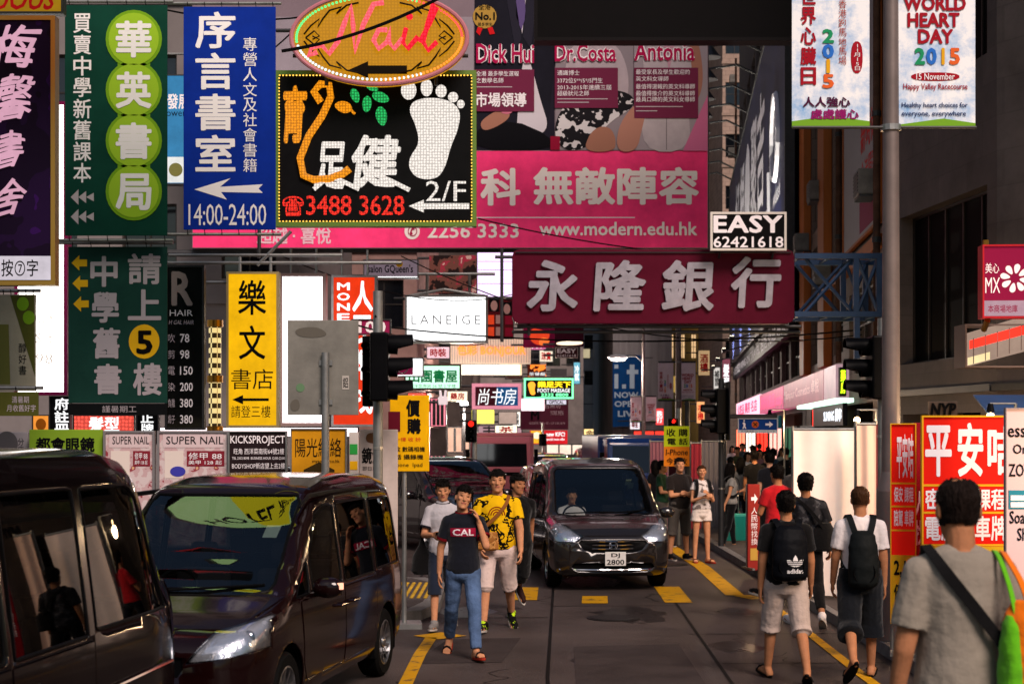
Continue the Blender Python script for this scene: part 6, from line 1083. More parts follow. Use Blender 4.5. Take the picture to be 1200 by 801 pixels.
# ---- the black people carrier parked at the left, bonnet towards the camera
VP = paint('black brown paint', '120404', .13, 0, .3)
s = mpv(4.62, 1.70, 1.93, .99, VP, .86, .32, 1.0)
ws2 = [(-.67, 1.09), (-.5, 1.06), (.5, 1.06), (.67, 1.09), (.695, 1.14), (.64, 1.72), (.6, 1.78), (-.6, 1.78), (-.64, 1.72), (-.695, 1.14)]
HL2 = [(.36, .66), (.60, .69), (.84, .74), (.86, .82), (.85, .93), (.80, .95), (.52, .87)]
s['front'] = [('windscreen', ws2, CARGL, -.006, 0), ('headlight', HL2, LENS, .004, 0), ('headlight', mir(HL2), LENS, .004, 0), ('grille', [(-.34, .62), (-.30, .56), (.30, .56), (.34, .62), (.33, .70), (-.33, .70)], mat('grille black', '08080a'), -.02, 0), ('bonnet', [(-.66, .88), (.66, .88), (.80, 1.05), (-.80, 1.05)], VP, .004, .01)]
VANX, VANY = -1.02, 15.2; ang = 10.0
vloc = (VANX - .85 * math.cos(rad(ang)) - math.sin(rad(ang)) * 4.62, VANY - 4.62 * math.cos(rad(ang)) + .25, 0)
VAN = car(s, vloc, -ang, 'people_carrier', 'black people carrier parked at the left, its bonnet and windscreen towards the camera', 'car')
mb = MB(); [mb.path([(x, .02 + .15 * (x / .4) ** 2, z) for x in np.linspace(-.34, .34, 11)], .010, 6) for z in (.61, .66)]; mb.build('grille_bar', CHROME, VAN, smooth=True)
mb = MB(); mb.path([(-.62, .80, 1.09), (-.1, .84, 1.10), (.1, .84, 1.1)], .010, 6); mb.path([(-.1, .8, 1.09), (.62, .94, 1.13)], .010, 6); mb.build('wiper', TRIM, VAN, smooth=True)
for sg in (1, -1): mb = MB(); mb.path([(sg * (.85 * .86 + .03), 1.36, 1.70), (sg * (.85 * .85 + .03), 1.62, 1.78), (sg * (.85 * .845 + .03), 2.3, 1.79), (sg * (.85 * .845 + .03), 3.3, 1.79)], [.01, .02, .02, .012], 6); mb.build('rain_visor', TRIM, VAN, smooth=True)
mb = MB(); mb.box(.85 + .20, .85 + .262, 1.36, 1.385, 1.06, 1.11); mb.build('indicator', glow('mirror indicator', 'ffb090', 1.2), VAN); mb = MB(); mb.box(.40, .52, 0, .003, 1.45, 1.54); mb.v = [(x, .95 + (z - 1.08) * 1.45 + .02, z) for x, y, z in mb.v]; mb.build('licence_disc', mat('paper label', 'b0c0b4'), VAN)
mb = MB(); mb.box(.3, .31, 2.9, 3.3, 1.3, 1.5); mb.build('seat_screen', mat('cabin screen', '101418', .3), VAN)
# ---- the tall black van at the left edge, its tail towards the picture's middle
NP = paint('black paint', '080405', .12, 0, .3)
s = mpv(4.85, 1.83, 2.22, 1.12, NP, .75, .33, .95, PRIV); s['zt'] = s['zt'][:9] + [(3.85, 2.2), (4.2, 2.14), (4.36, 2.03), (4.78, 1.25), (4.85, 1.0)]; s['side'][3] = ('side_window', [(3.35, 1.17), (4.55, 1.17), (4.22, 1.88), (4.1, 1.97), (3.35, 1.97)], PRIV); s['front'] = [('windscreen', [(-.7, 1.12), (.7, 1.12), (.66, 1.85), (-.66, 1.85)], CARGL, -.006, 0), ('headlight', HL2, LENS, .004, 0), ('headlight', mir(HL2), LENS, .004, 0)]
TLP = [(.70, .95), (.88, .95), (.90, 1.2), (.86, 1.5), (.74, 1.5)]
s['rear'] = [('rear_window', [(-.62, 1.2), (.62, 1.2), (.58, 1.86), (-.58, 1.86)], PRIV, -.006, 0), ('tail_lamp', TLP, mat('smoked tail lamp', '2a0808', .15, coat=1), .004, 0), ('tail_lamp', mir(TLP), mat('smoked tail lamp', '2a0808'), .004, 0)]
s['handle'] = CHROME
a2 = 7.0; rx, ry = -2.16, 10.35; nl = (rx - .915 * math.cos(rad(a2)) - math.sin(rad(a2)) * 4.85, ry - 4.85 * math.cos(rad(a2)), 0)
NEAR = car(s, nl, -a2, 'van', 'tall glossy black van cut off by the left edge of the photo', 'van')
mb = MB(); mb.path([(.93, y, .78 + .05 * y / 4.8) for y in np.linspace(.6, 4.5, 12)], .012, 6); mb.build('side_moulding', CHROME, NEAR, smooth=True)
# ---- vehicles behind the walkers
KP = paint('dark plum paint', '120c0f', .15, .2)
s = mpv(4.7, 1.80, 1.80, 1.0, KP, .9, .33, .95); s['front'] = [('windscreen', ws2, CARGL, -.006, 0), ('headlight', HL2, LENS, .004, 0), ('headlight', mir(HL2), LENS, .004, 0), ('grille', [(-.34, .5), (.34, .5), (.36, .72), (-.36, .72)], mat('grille black', '08080a'), -.02, 0)]; g = P(572, 505, 28.5)
car(s, (g.x, g.y, 0), 24, 'people_carrier', 'dark plum people carrier waiting behind the walking boys', 'car')
s = mpv(4.5, 1.74, 1.72, 1.0, paint('black taxi paint', '100b0c', .15, .2), .9, .32, .95); s['front'] = [('windscreen', ws2, CARGL, -.006, 0)]; TL2 = [(.60, .84), (.86, .84), (.88, 1.0), (.62, 1.02)]
s['rear'] = [('rear_window', [(-.62, 1.1), (.62, 1.1), (.56, 1.52), (-.56, 1.52)], PRIV, -.006, 0), ('tail_lamp', TL2, REDL, .004, 0), ('tail_lamp', mir(TL2), REDL, .004, 0), ('bumper', [(-.8, .3), (.8, .3), (.8, .42), (-.8, .42)], mat('grey bumper', '8a8480', .4), .01, .02)]; g = P(462, 505, 26.5)
car(s, (g.x - 2.0, g.y + 4.4, 0), 180 - 20, 'people_carrier', 'black car seen from behind with a red tail lamp, left of the walking boys', 'car')
# ---- taxis and cars further up
def taxi(label, x, d, rz, body, roof, lab2='taxi', cat='taxi', sign=True, nm='taxi'):
    s = mpv(4.7, 1.70, 1.50, .92, paint(body + ' taxi', body, .25, .1), 1.1, .31, .8); s['front'] = [('windscreen', [(-.62, 1.0), (.62, 1.0), (.56, 1.36), (-.56, 1.36)], CARGL, -.006, 0), ('headlight', [(.5, .6), (.8, .6), (.8, .74), (.5, .74)], LENS, .004, 0), ('headlight', [(-.8, .6), (-.5, .6), (-.5, .74), (-.8, .74)], LENS, .004, 0), ('grille', [(-.4, .56), (.4, .56), (.4, .7), (-.4, .7)], TRIM, -.01, 0)]; s['rear'] = [('rear_window', [(-.6, 1.0), (.6, 1.0), (.54, 1.32), (-.54, 1.32)], PRIV, -.006, 0), ('tail_lamp', [(.55, .78), (.82, .78), (.84, .92), (.56, .92)], REDL, .004, 0), ('tail_lamp', [(-.82, .78), (-.55, .78), (-.56, .92), (-.84, .92)], REDL, .004, 0)]
    g = P(x, 505, d); t = car(s, (g.x, d, 0), rz, nm, label, cat)
    mb = MB(); mb.box(-.56, .56, 2.2, 3.7, 1.502, 1.512); mb.build('roof_skin', mat(roof + ' roof', roof, .25, coat=1), t, bevel=.004)
    if sign:
        mb = MB(); mb.box(-.32, .32, 2.3, 2.46, 1.513, 1.66); o = mb.build('roof_sign', glow('taxi sign face', 'ff9a40', .45), t, bevel=.02)
        for yy, fl in ((2.297, 1), (2.463, -1)): vs, fs, lay = text_fit('TAXI 的士', .5, .09); m_ = MB(); m_.add([(a * fl, yy, b + 1.586) for a, b in vs], fs); m_.build('lettering', BLK, o)
    return t
taxi('red taxi with an orange roof sign behind the dark plum people carrier', 525, 36, 8, '8a1018', 'b0b0b0')
taxi('red taxi with a pale roof just behind the silver grey car', 664, 34, 4, '8a1018', 'c8c8c8')
taxi('red taxi far down the street left of the blue lorry', 700, 70, 2, '8a1018', 'b8b8b8')
taxi('dark saloon with red tail lamps far down the street', 640, 58, 180, '141416', '141416', cat='car', sign=False, nm='saloon_car')
def lorry(label, x, d, rz, body, boxm, w, h, L, cab=True):
    g = P(x, 505, d); t = thing('lorry', label, 'lorry', (g.x, d, 0), rz); bw = w / 2
    if cab:
        mb = MB(); prof = [(0, .5), (0, 1.15), (.22, 2.0), (.4, 2.12), (1.5, 2.15), (1.5, .5)]; mb.loft([[V(x_, y, z) for y, z in prof] for x_ in (-bw * .9, bw * .9)]); mb.build('cab', body, t, bevel=.05)
        mb = MB(); mb.add([(-bw * .78, .035, 1.22), (bw * .78, .035, 1.22), (bw * .76, .20, 1.92), (-bw * .76, .20, 1.92)], [(0, 1, 2, 3)]); mb.v = [(p[0], p[1] - .03, p[2]) for p in mb.v]; mb.build('windscreen', CARGL if False else WGLASS, t)
        for sg in (-1, 1): mb = MB(); mb.box(sg * bw * .62 - .12, sg * bw * .62 + .12, -.02, .01, .72, .9); mb.build('headlight', REFL, t, bevel=.02); mb = MB(); mb.box(sg * (bw + .05) - .06, sg * (bw + .05) + .06, .1, .14, 1.4, 1.75); mb.build('mirror', TRIM, t, bevel=.01); mb = MB(); mb.add([(sg * (bw * .9 + .004), .35, 1.25), (sg * (bw * .9 + .004), 1.2, 1.25), (sg * (bw * .9 + .004), 1.15, 1.9), (sg * (bw * .9 + .004), .45, 1.9)], [(0, 1, 2, 3)]); mb.build('side_window', WGLASS, t)
        mb = MB(); mb.box(-bw * .6, bw * .6, -.02, .008, .95, 1.05); mb.build('grille', TRIM, t)
    y0 = 1.6 if cab else 0; mb = MB(); mb.box(-bw, bw, y0, L, .75, h); mb.build('box_body', boxm, t, bevel=.05)
    mb = MB(); [mb.box(-bw + .05 + i * (w - .1) / 5 - .02, -bw + .05 + i * (w - .1) / 5 + .02, y0 - .03, y0 - .001, 2.2 if cab else .9, h - .1) for i in range(6)]; mb.box(-bw, bw, y0 - .04, y0 - .002, h - .09, h - .01); mb.build('rib', boxm, t)
    mb = MB(); mb.box(-.45, .45, .3, L - .1, .5, .74); mb.build('chassis', TRIM, t)
    for y in (.85, L - 1.0):
        for sg in (-1, 1): wheel(t, sg * (bw - .16), y, .38, sg)
    return t
lorry('pink box lorry with vents at the top, seen behind the walking boys', 588, 47, 0, mat('pink lorry paint', 'c06a74', .4), mat('pink lorry box', 'c87a82', .5, var=.1), 2.0, 2.25, 6)
lorry('bright blue lorry with a rounded roof right of the silver grey car', 752, 40, 3, mat('blue lorry paint', '1c3f8c', .25, coat=.6), mat('blue lorry box', '20458f', .3, coat=.4), 1.95, 2.2, 6)
# ================================================================ people
def voxel(mb, vox, smooth=2, disp=0, dscale=.12, seed=0):
    """fuse overlapping closed pieces into one continuous skin"""
    me = mb.mesh('tmp'); o = bpy.data.objects.new('tmp', me); COL.objects.link(o)
    r = o.modifiers.new('r', 'REMESH'); r.mode = 'VOXEL'; r.voxel_size = vox; r.use_smooth_shade = True
    if smooth: s = o.modifiers.new('s', 'SMOOTH'); s.factor = .5; s.iterations = smooth
    if disp:
        tx = bpy.data.textures.new('folds', 'CLOUDS'); tx.noise_scale = dscale; tx.noise_depth = 2
        d = o.modifiers.new('d', 'DISPLACE'); d.texture = tx; d.strength = disp; d.mid_level = .5; d.texture_coords = 'LOCAL'
    dg = bpy.context.evaluated_depsgraph_get(); out = bpy.data.meshes.new_from_object(o.evaluated_get(dg)); bpy.data.objects.remove(o); bpy.data.meshes.remove(me)
    out.materials.clear(); return out
def ering(c, rx, ry, n=20, tilt=0): return [V(c.x + math.cos(2 * math.pi * i / n) * rx, c.y + math.sin(2 * math.pi * i / n) * ry, c.z + math.sin(2 * math.pi * i / n) * tilt) for i in range(n)]
SKIN = {}
def skin(k):
    if k not in SKIN:
        m = mat('skin ' + k, {'light': 'b8805e', 'tan': 'a06c4c', 'pale': 'c8957a', 'dark': '8a5a40'}[k], .55, var=.16, vs=14, spec=.5, bump=.15, bs=60); m.node_tree.nodes['Principled BSDF'].inputs['Subsurface Weight'].default_value = .06; SKIN[k] = m
    return SKIN[k]
FDARK = mat('eyebrow and iris', '2a1a14', .5); LIP = mat('lip', '96584a', .45); EYEW = mat('eye white', 'b8aca4', .3)
HAIRM = mat('black hair', '0d0a09', .42, bump=.9, bs=70, stretch=(1, 1, .25), spec=.5); HAIRB = mat('brown hair', '3a2416', .42, bump=.9, bs=70, stretch=(1, 1, .25))
HEADP = [(-.118, .022, .024, .052), (-.108, .040, .044, .044), (-.085, .054, .066, .028), (-.05, .064, .082, .014), (-.01, .070, .090, .006), (.03, .074, .096, 0), (.065, .072, .093, -.004), (.09, .060, .078, -.006), (.108, .038, .050, -.007), (.116, .012, .016, -.007)]
class Figure: pass
def person(label, loc, hd=0, h=1.72, wd=1.0, legs=((0, 0, 3), (0, 0, 3)), arms=None, lean=0, head=(0, 0, 0), sk='light', top=None, bottom=None, shoes=None, hair=('short', None), vox=.009, belly=0.0, twist=0, female=False, hand=.5, sit=False, sink=0, group=None):
    """legs / arms: left first (the person's own left). leg = (thigh forward deg, knee bend deg, spread deg); arm = (upper dir, fore dir) as (out, forward, up).  Local: faces -y, own left is +x"""
    t = thing('person', label, 'person', loc, hd, group); u = h / 1.72; mb = MB(); f = Figure(); f.t = t; f.u = u
    R = Matrix.Rotation(rad(-lean), 3, 'X') if lean else Matrix.Identity(3); R = (Matrix.Rotation(rad(twist), 3, 'Z') @ R); piv = V(0, 0, .92)
    R = Matrix.Rotation(rad(twist), 3, 'Z') @ Matrix.Rotation(rad(lean), 3, 'X'); UP = lambda p: piv + R @ (Vector(p) - piv)
    hipw = .088 * wd * (1.05 if female else 1); J = {}; feet = []
    for sg, (a, k, sp) in zip((1, -1), legs):
        hip = V(sg * hipw, 0, .90); d1 = V(sg * math.sin(rad(sp)), -math.sin(rad(a)) * math.cos(rad(sp)), -math.cos(rad(a)) * math.cos(rad(sp))).normalized(); b = rad(a - k); d2 = V(sg * math.sin(rad(sp * .6)), -math.sin(b), -math.cos(b)).normalized()
        kn = hip + d1 * .425; an = kn + d2 * .405; ph = max(0, k - a) * .85 if (a - k) < -12 else min(0, -(a - k) * .4)
        td = V(sg * .22, -math.cos(rad(ph)), -math.sin(rad(ph))).normalized(); toe = an + td * .15 + V(0, 0, -.045); heel = an - td * .045 + V(0, 0, -.05)
        J[sg] = [hip, kn, an, toe, heel, td]
    low = min(min(j[3].z - .028, j[4].z - .034) for j in J.values()) if not sit else 0; dz = -low - sink
    for sg, j in J.items():
        for i in range(5): j[i] = j[i] + V(0, 0, dz)
    piv = piv + V(0, 0, dz); S = lambda p: UP(Vector(p) + V(0, 0, dz))
    lw = wd ** .5
    def leg_prims(m, g=0, upto=1.0, flare=0):       # g inflates for clothes
        for sg, (hip, kn, an, toe, heel, td) in J.items():
            rt, rk, rc, ra = .083 * lw + g, .053 * lw + g, .050 * lw + g, .034 + g; end = hip.lerp(kn, min(1, upto * 2)) if upto <= .5 else kn
            r_e = rt + (rk - rt) * min(1, upto * 2) + flare
            if g and upto <= .5: m.ell(hip + V(0, 0, -.02), rt, 12, 8); m.tube(hip + V(0, 0, -.02), end, rt, r_e, 16)
            else: m.cap(hip + V(0, 0, -.02), end, rt, r_e if upto <= .5 else rk + flare * .5)
            if upto > .5:
                fr = (upto - .5) * 2; mid = kn.lerp(an, .32); ca = mid + V(0, .012, 0)
                if g and fr <= .33: m.tube(kn, kn.lerp(ca, fr / .32), rk + flare * .5, rk + flare, 16)
                else: m.cap(kn, ca, rk + flare * .5, rc + flare * .6)
                if fr > .33 or (not g and fr > .32): (m.tube if g else m.cap)(ca, kn.lerp(an, fr), rc + flare * .6, rc + (ra - rc) * (fr - .32) / .68 + flare)
    leg_prims(mb)
    for sg, (hip, kn, an, toe, heel, td) in J.items():
        mb.cap(an, heel, .036, .036); mb.cap(an + V(0, 0, -.02), toe, .036, .026); sd = V(-td.y, td.x, 0).normalized(); mb.cap(heel, toe + sd * .018, .034, .026); mb.cap(heel, toe - sd * .018, .034, .024)
        for i in range(5): b0 = toe + sd * (.028 - .014 * i) * sg * -1; mb.cap(b0, b0 + td * (.05 - .006 * i) + V(0, 0, -.004), .012, .010, 8)
    bw = wd; fb = .9 if female else 1.0
    TORSO = [(.84, .125 * bw, .095, 0), (.90, .158 * bw, .112, 0), (.97, .155 * bw * (1.04 if female else 1), .112 + belly * .5, -belly * .3), (1.06, .138 * bw * (.9 if female else 1), .100 + belly, -belly * .6), (1.16, .142 * bw * fb, .100 + belly * .8, -belly * .5), (1.27, .160 * bw * fb, .112 + (.012 if female else 0) + belly * .2, -.004), (1.36, .158 * bw * fb, .102, .004), (1.42, .125 * bw * fb, .078, .012), (1.455, .070, .062, .014)]
    def torso(m, g=0, z0=.80, z1=1.5, hemflare=0):
        rr = []; zs = [q for q in TORSO if z0 < q[0] < z1]; it = lambda z, i: float(np.interp(z, [q[0] for q in TORSO], [q[i] for q in TORSO]))
        for z in [z0] + [q[0] for q in zs] + ([z1] if z1 < 1.455 else []): rr.append([S(p) for p in ering(V(0, it(z, 3), z), it(z, 1) + g + (hemflare if z < 1.1 else 0), it(z, 2) + g + (hemflare if z < 1.1 else 0))])
        m.loft(rr)
    torso(mb)
    A = {}
    arms = arms or (((.12, 0, -1), (.05, .15, -1)),) * 2
    for sg, (ua, fa) in zip((1, -1), arms):
        c = lambda v: (R @ V(v[0] * sg, -v[1], v[2])).normalized(); sh = S(V(sg * .163 * bw * fb, .008, 1.368)); el = sh + c(ua) * .285; wr = el + c(fa) * .245; A[sg] = (sh, el, wr, c(fa), c(ua))
    aw = (.86 if female else 1.0) * wd ** .5
    def arm_prims(m, g=0, upto=2.0, flare=0):
        for sg, (sh, el, wr, fd, ud) in A.items():
            base = S(V(sg * .09 * bw, .01, 1.37)); m.cap(base, sh, .055 + g, .053 * aw + g); m.cap(S(V(sg * .035, .016, 1.425)), sh, .042 + g, .048 * aw + g)
            e = sh.lerp(el, min(1, upto)); (m.tube if g and upto < 1 else m.cap)(sh, e, .054 * aw + g, (.054 - .013 * min(1, upto)) * aw + g + flare)
            if upto > 1: m.cap(el, el.lerp(wr, upto - 1 if upto < 2 else 1), .041 * aw + g, .027 * aw + g + flare)
    arm_prims(mb); HANDS = {}
    for sg, (sh, el, wr, fd, ud) in A.items():
        inw = (R @ V(-sg, 0, 0)); n = (inw - fd * inw.dot(fd)); n = n.normalized() if n.length > .2 else (R @ V(0, -1, 0)); sp = fd.cross(n).normalized()
        if sp.dot(R @ V(0, -1, 0)) < 0: sp = -sp
        cu = hand[0 if sg == 1 else 1] if isinstance(hand, (tuple, list)) else hand; kn_ = []
        for i in range(4):
            k = wr + fd * .085 + sp * (.032 - .0215 * i); mb.cap(wr + sp * (.018 - .012 * i), k, .016, .0125, 8); L = (.9, 1.0, .94, .76)[i]; d1 = (fd * math.cos(cu * .7) + n * math.sin(cu * .7)); d2 = (fd * math.cos(cu * 1.7) + n * math.sin(cu * 1.7)); d3 = (fd * math.cos(cu * 2.4) + n * math.sin(cu * 2.4))
            p1 = k + d1 * .040 * L; p2 = p1 + d2 * .026 * L; p3 = p2 + d3 * .02 * L; mb.cap(k, p1, .0105, .0095, 8); mb.cap(p1, p2, .0095, .0088, 8); mb.cap(p2, p3, .0088, .0075, 8)
        t0 = wr + fd * .03 + sp * .026; t1 = t0 + (fd * .7 + sp * .6 + n * .35).normalized() * .045; t2 = t1 + (fd * .9 + sp * .1 + n * .4).normalized() * .032; mb.cap(t0, t1, .014, .0115, 8); mb.cap(t1, t2, .0115, .009, 8); HANDS[sg] = wr + fd * .09 + n * .02
    # neck and head
    hy, hp, hr = head; hc = S(V(0, -.008, 1.605)); RH = R @ Matrix.Rotation(rad(hy), 3, 'Z') @ Matrix.Rotation(rad(-hp), 3, 'X').inverted() @ Matrix.Rotation(rad(hr), 3, 'Y')
    HQ = lambda p: hc + RH @ Vector(p); hs = .94 if female else 1.0
    mb.cap(S(V(0, .014, 1.40)), hc + RH @ V(0, .012, -.07), .062 * (.88 if female else 1) * wd ** .3, .052 * (.88 if female else 1))
    mb.loft([[HQ(p * hs) for p in ering(V(0, -fw, z), rx, ry)] for z, rx, ry, fw in HEADP])
    nose = [HQ(V(0, -.094, .022)), HQ(V(0, -.112, -.022)), HQ(V(0, -.100, -.026))]; mb.cap(nose[0], nose[1], .008, .012, 8); [mb.ell(HQ(V(s_ * .012, -.098, -.026)), .009, 8, 6) for s_ in (-1, 1)]
    mb.cap(HQ(V(-.035, -.088, .030)), HQ(V(.035, -.088, .030)), .012, .012, 8); [mb.ell(HQ(V(s_ * .042, -.072, -.012)), (.02, .02, .02), 10, 7) for s_ in (-1, 1)]
    mb.cap(HQ(V(-.018, -.093, -.052)), HQ(V(.018, -.093, -.052)), .007, .007, 8); mb.cap(HQ(V(-.014, -.09, -.062)), HQ(V(.014, -.09, -.062)), .008, .008, 8); mb.ell(HQ(V(0, -.082, -.098)), (.022, .016, .016), 10, 7)
    for s_ in (-1, 1): mb.ell(HQ(V(s_ * .078, .004, -.004)), (.010, .020, .033), 10, 8, rot=RH)
    for L_ in (mb,): L_.v = [tuple(Vector(p) * u) for p in L_.v]
    me = voxel(mb, vox, 2); RI = RH.inverted(); hcu = hc * u; sl_ = []
    for p in me.polygons:
        q = (RI @ (p.center - hcu)) / (u * hs); ax = abs(q.x); m_ = 0
        if q.y < -.055 and ax < .06 and abs(q.z) < .09:
            if .0365 < q.z + ax * .06 < .0435 and .018 < ax < .048: m_ = 1
            elif abs(q.z - .012) < .0055 - .003 * abs(ax - .032) / .014 and abs(ax - .032) < .014: m_ = 1
            elif -.064 < q.z < -.047 and ax < .025 and q.y < -.085: m_ = 2
        sl_.append(m_)
    me.polygons.foreach_set('material_index', sl_); f.body = link('body', me, [skin(sk), FDARK, LIP, EYEW], t, smooth=True)
    sc = lambda m: setattr(m, 'v', [tuple(Vector(p) * u) for p in m.v])
    # hair
    kind, hm = hair; hm = hm or HAIRM; hb = MB(); rings = []
    if kind != 'none':
        g = {'short': .015, 'crop': .009, 'long': .018, 'tail': .010, 'bald': .007, 'full': .020, 'spiky': .018}[kind]; n = 26
        for z, rx, ry, fw in HEADP[2:]:
            rings.append((z, rx, ry, fw))
        hx = MB()
        for z in np.linspace(-.085, .135, 12):
            zz = min(z, .116) ; rx, ry, fw = [float(np.interp(zz, [q[0] for q in HEADP], [q[i] for q in HEADP])) for i in (1, 2, 3)]
            if z > .108: rx, ry = rx * .7, ry * .7
            pass
        # a cap cut along the hairline: kept where it is above the forehead, sides and nape lines
        N, M = 40, 26; vs = []; 
        for j in range(M + 1):
            th = math.pi * .80 * j / M
            for i in range(N):
                ph = 2 * math.pi * i / N; dx, dy, dz_ = math.sin(th) * math.cos(ph), math.sin(th) * math.sin(ph), math.cos(th)
                z = .02 + dz_ * (.098 + g); rx, ry, fw = [float(np.interp(min(.112, z - g * .5), [q[0] for q in HEADP], [q[k_] for q in HEADP])) for k_ in (1, 2, 3)]
                if z > .108: q_ = max(0., 1 - ((z - .108) / (.012 + g)) ** 2) ** .5; rx, ry = .038 * q_ - g * (1 - q_), .050 * q_ - g * (1 - q_)
                jit = random.uniform(-1, 1) * (.006 if kind in ('spiky', 'short', 'full') else .003)
                vs.append(V(math.cos(ph) * (rx + g + jit), -fw + math.sin(ph) * (ry + g + jit), z + jit))
        def keep(p):
            front = -p.y
            if kind == 'bald': line = .02 if front > .02 else -.06; return p.z > line and not (p.x ** 2 + (p.y - .012) ** 2 < .042 ** 2 * (1 + .25 * math.sin(p.x * 300)) and p.z > .08) and not (front > .06)
            if front > .045: return p.z > .062 - .25 * max(0, front - .07)
            if front > -.005: return p.z > .018
            return p.z > (-.062 if kind != 'crop' else -.045)
        fs = [(j * N + i, j * N + (i + 1) % N, (j + 1) * N + (i + 1) % N, (j + 1) * N + i) for j in range(M) for i in range(N)]
        fs = [q for q in fs if all(keep(vs[k_]) for k_ in q)]
        n_ = len(vs); inner = [V(p.x * .84, p.y * .86, p.z * .86) for p in vs]; ed = {}
        for q in fs:
            for i in range(4): ed[(q[i], q[(i + 1) % 4])] = 1
        hb.add([HQ(p * hs) for p in vs + inner], fs + [tuple(k_ + n_ for k_ in q[::-1]) for q in fs] + [(b, a, a + n_, b + n_) for a, b in ed if (b, a) not in ed])
        if kind in ('spiky', 'full', 'short'):
            for _ in range(90):
                a = random.uniform(0, 2 * math.pi); r = random.uniform(0, 1) ** .5; p = V(math.cos(a) * .07 * r, math.sin(a) * .088 * r + .004, .105 + g - .045 * r * r); d = V(p.x * 3 + random.uniform(-.3, .3), p.y * 2.4 - (.5 if p.y < -.03 else -.1) + random.uniform(-.3, .3), random.uniform(.1, .5)).normalized()
                hb.tube(HQ(p - d * .01), HQ(p + d * random.uniform(.012, .03)), .010, .002, 5)
        if kind in ('spiky', 'full', 'short', 'long', 'tail'):
            for _ in range(46):              # loose ends along the fringe and over the ears
                a = random.uniform(-1.9, 1.9); p = V(math.sin(a) * .078, -math.cos(a) * .098, .066 if abs(a) < 1.1 else .03) + V(0, 0, random.uniform(0, .02)); d = V(math.sin(a) * .5 + random.uniform(-.5, .5), -math.cos(a) * .5, random.uniform(-1, -.1) if kind != 'spiky' else random.uniform(-.4, 1)).normalized()
                hb.tube(HQ((p - d * .012) * hs), HQ((p + d * random.uniform(.008, .018)) * hs), .008, .0015, 5)
            for _ in range(30):
                a = random.uniform(1.9, 4.4); p = V(math.sin(a) * .070, -math.cos(a) * .098, -.05 + random.uniform(-.008, .012)); hb.tube(HQ((p + V(0, 0, .02)) * hs), HQ((p + V(random.uniform(-.01, .01), 0, -.014)) * hs), .009, .002, 5)
        if kind == 'long':
            for i in range(30):
                a = rad(-20 + 220 * i / 29.); p = V(math.cos(a) * .082, math.sin(a) * .095 + .005, .04); hb.path([HQ(p), HQ(V(p.x * 1.12, p.y * 1.1 + .005, -.06)), HQ(V(p.x * 1.08, p.y * 1.0 + .02, -.16 - .05 * random.random())), HQ(V(p.x * .9, p.y * .9 + .03, -.24 - .06 * random.random()))], [.018, .02, .016, .004], 6)
        if kind == 'tail':
            q = HQ(V(0, .10, .04)); hb.ell(q, .03, 10, 7); hb.path([q, HQ(V(.0, .14, 0)), HQ(V(.01, .13, -.08)), HQ(V(0, .11, -.17))], [.026, .034, .028, .006], 8)
        sc(hb); hb.build('hair', hm, t, smooth=True)
    # clothes
    f.J, f.A, f.S, f.HQ, f.R, f.HANDS = J, A, S, HQ, R, HANDS; f.pt = lambda p: t.matrix_basis @ (Vector(p) * u)
    if bottom:
        m = MB(); g = bottom.get('g', .012); up = bottom['len']; leg_prims(m, g, up, bottom.get('flare', 0)); torso(m, g - .002, .80, bottom.get('waist', 1.0))
        if bottom.get('skirt'): m.loft([[p + V(0, 0, dz) for p in ering(V(0, 0, z), a_, b_)] for z, a_, b_ in ((.98, .16 * wd, .12), (.8, .19 * wd, .15), (bottom['skirt'], .21 * wd, .18))])
        m.ell(V(0, .0, .85 + dz), (.14 * wd + g, .108 + g, .095)); sc(m); me = voxel(m, max(vox, .010), 2, .018, .12); link(bottom.get('name', 'shorts'), me, bottom['m'], t, smooth=True)
    if top:
        m = MB(); g = top.get('g', .016); torso(m, g, top.get('hem', .87), 1.47, top.get('flare', .006)); arm_prims(m, g - .003, top.get('sleeve', .62), .012)
        if top.get('collar'): m.tube(S(V(0, .014, 1.43)), S(V(0, .006, 1.485)), .080, .070, 16)
        sc(m); me = voxel(m, max(vox, .010), 3, top.get('fold', .018), .13); f.top = link(top.get('name', 't_shirt'), me, top['m'], t, smooth=True)
        if top.get('trim'):
            m = MB(); m.path([S(V(math.cos(a) * .079, .012 + math.sin(a) * .072, 1.462 + math.sin(a) * .012)) for a in [2 * math.pi * i / 24 for i in range(26)]], .009, 6)
            for sg, (sh, el, wr, fd, ud) in A.items(): e = sh.lerp(el, top.get('sleeve', .62)); m.tube(e - ud * .008, e + ud * .016, .054 * aw + .016, .054 * aw + .016, 16)
            sc(m); m.build('trim', top['trim'], f.top, smooth=True)
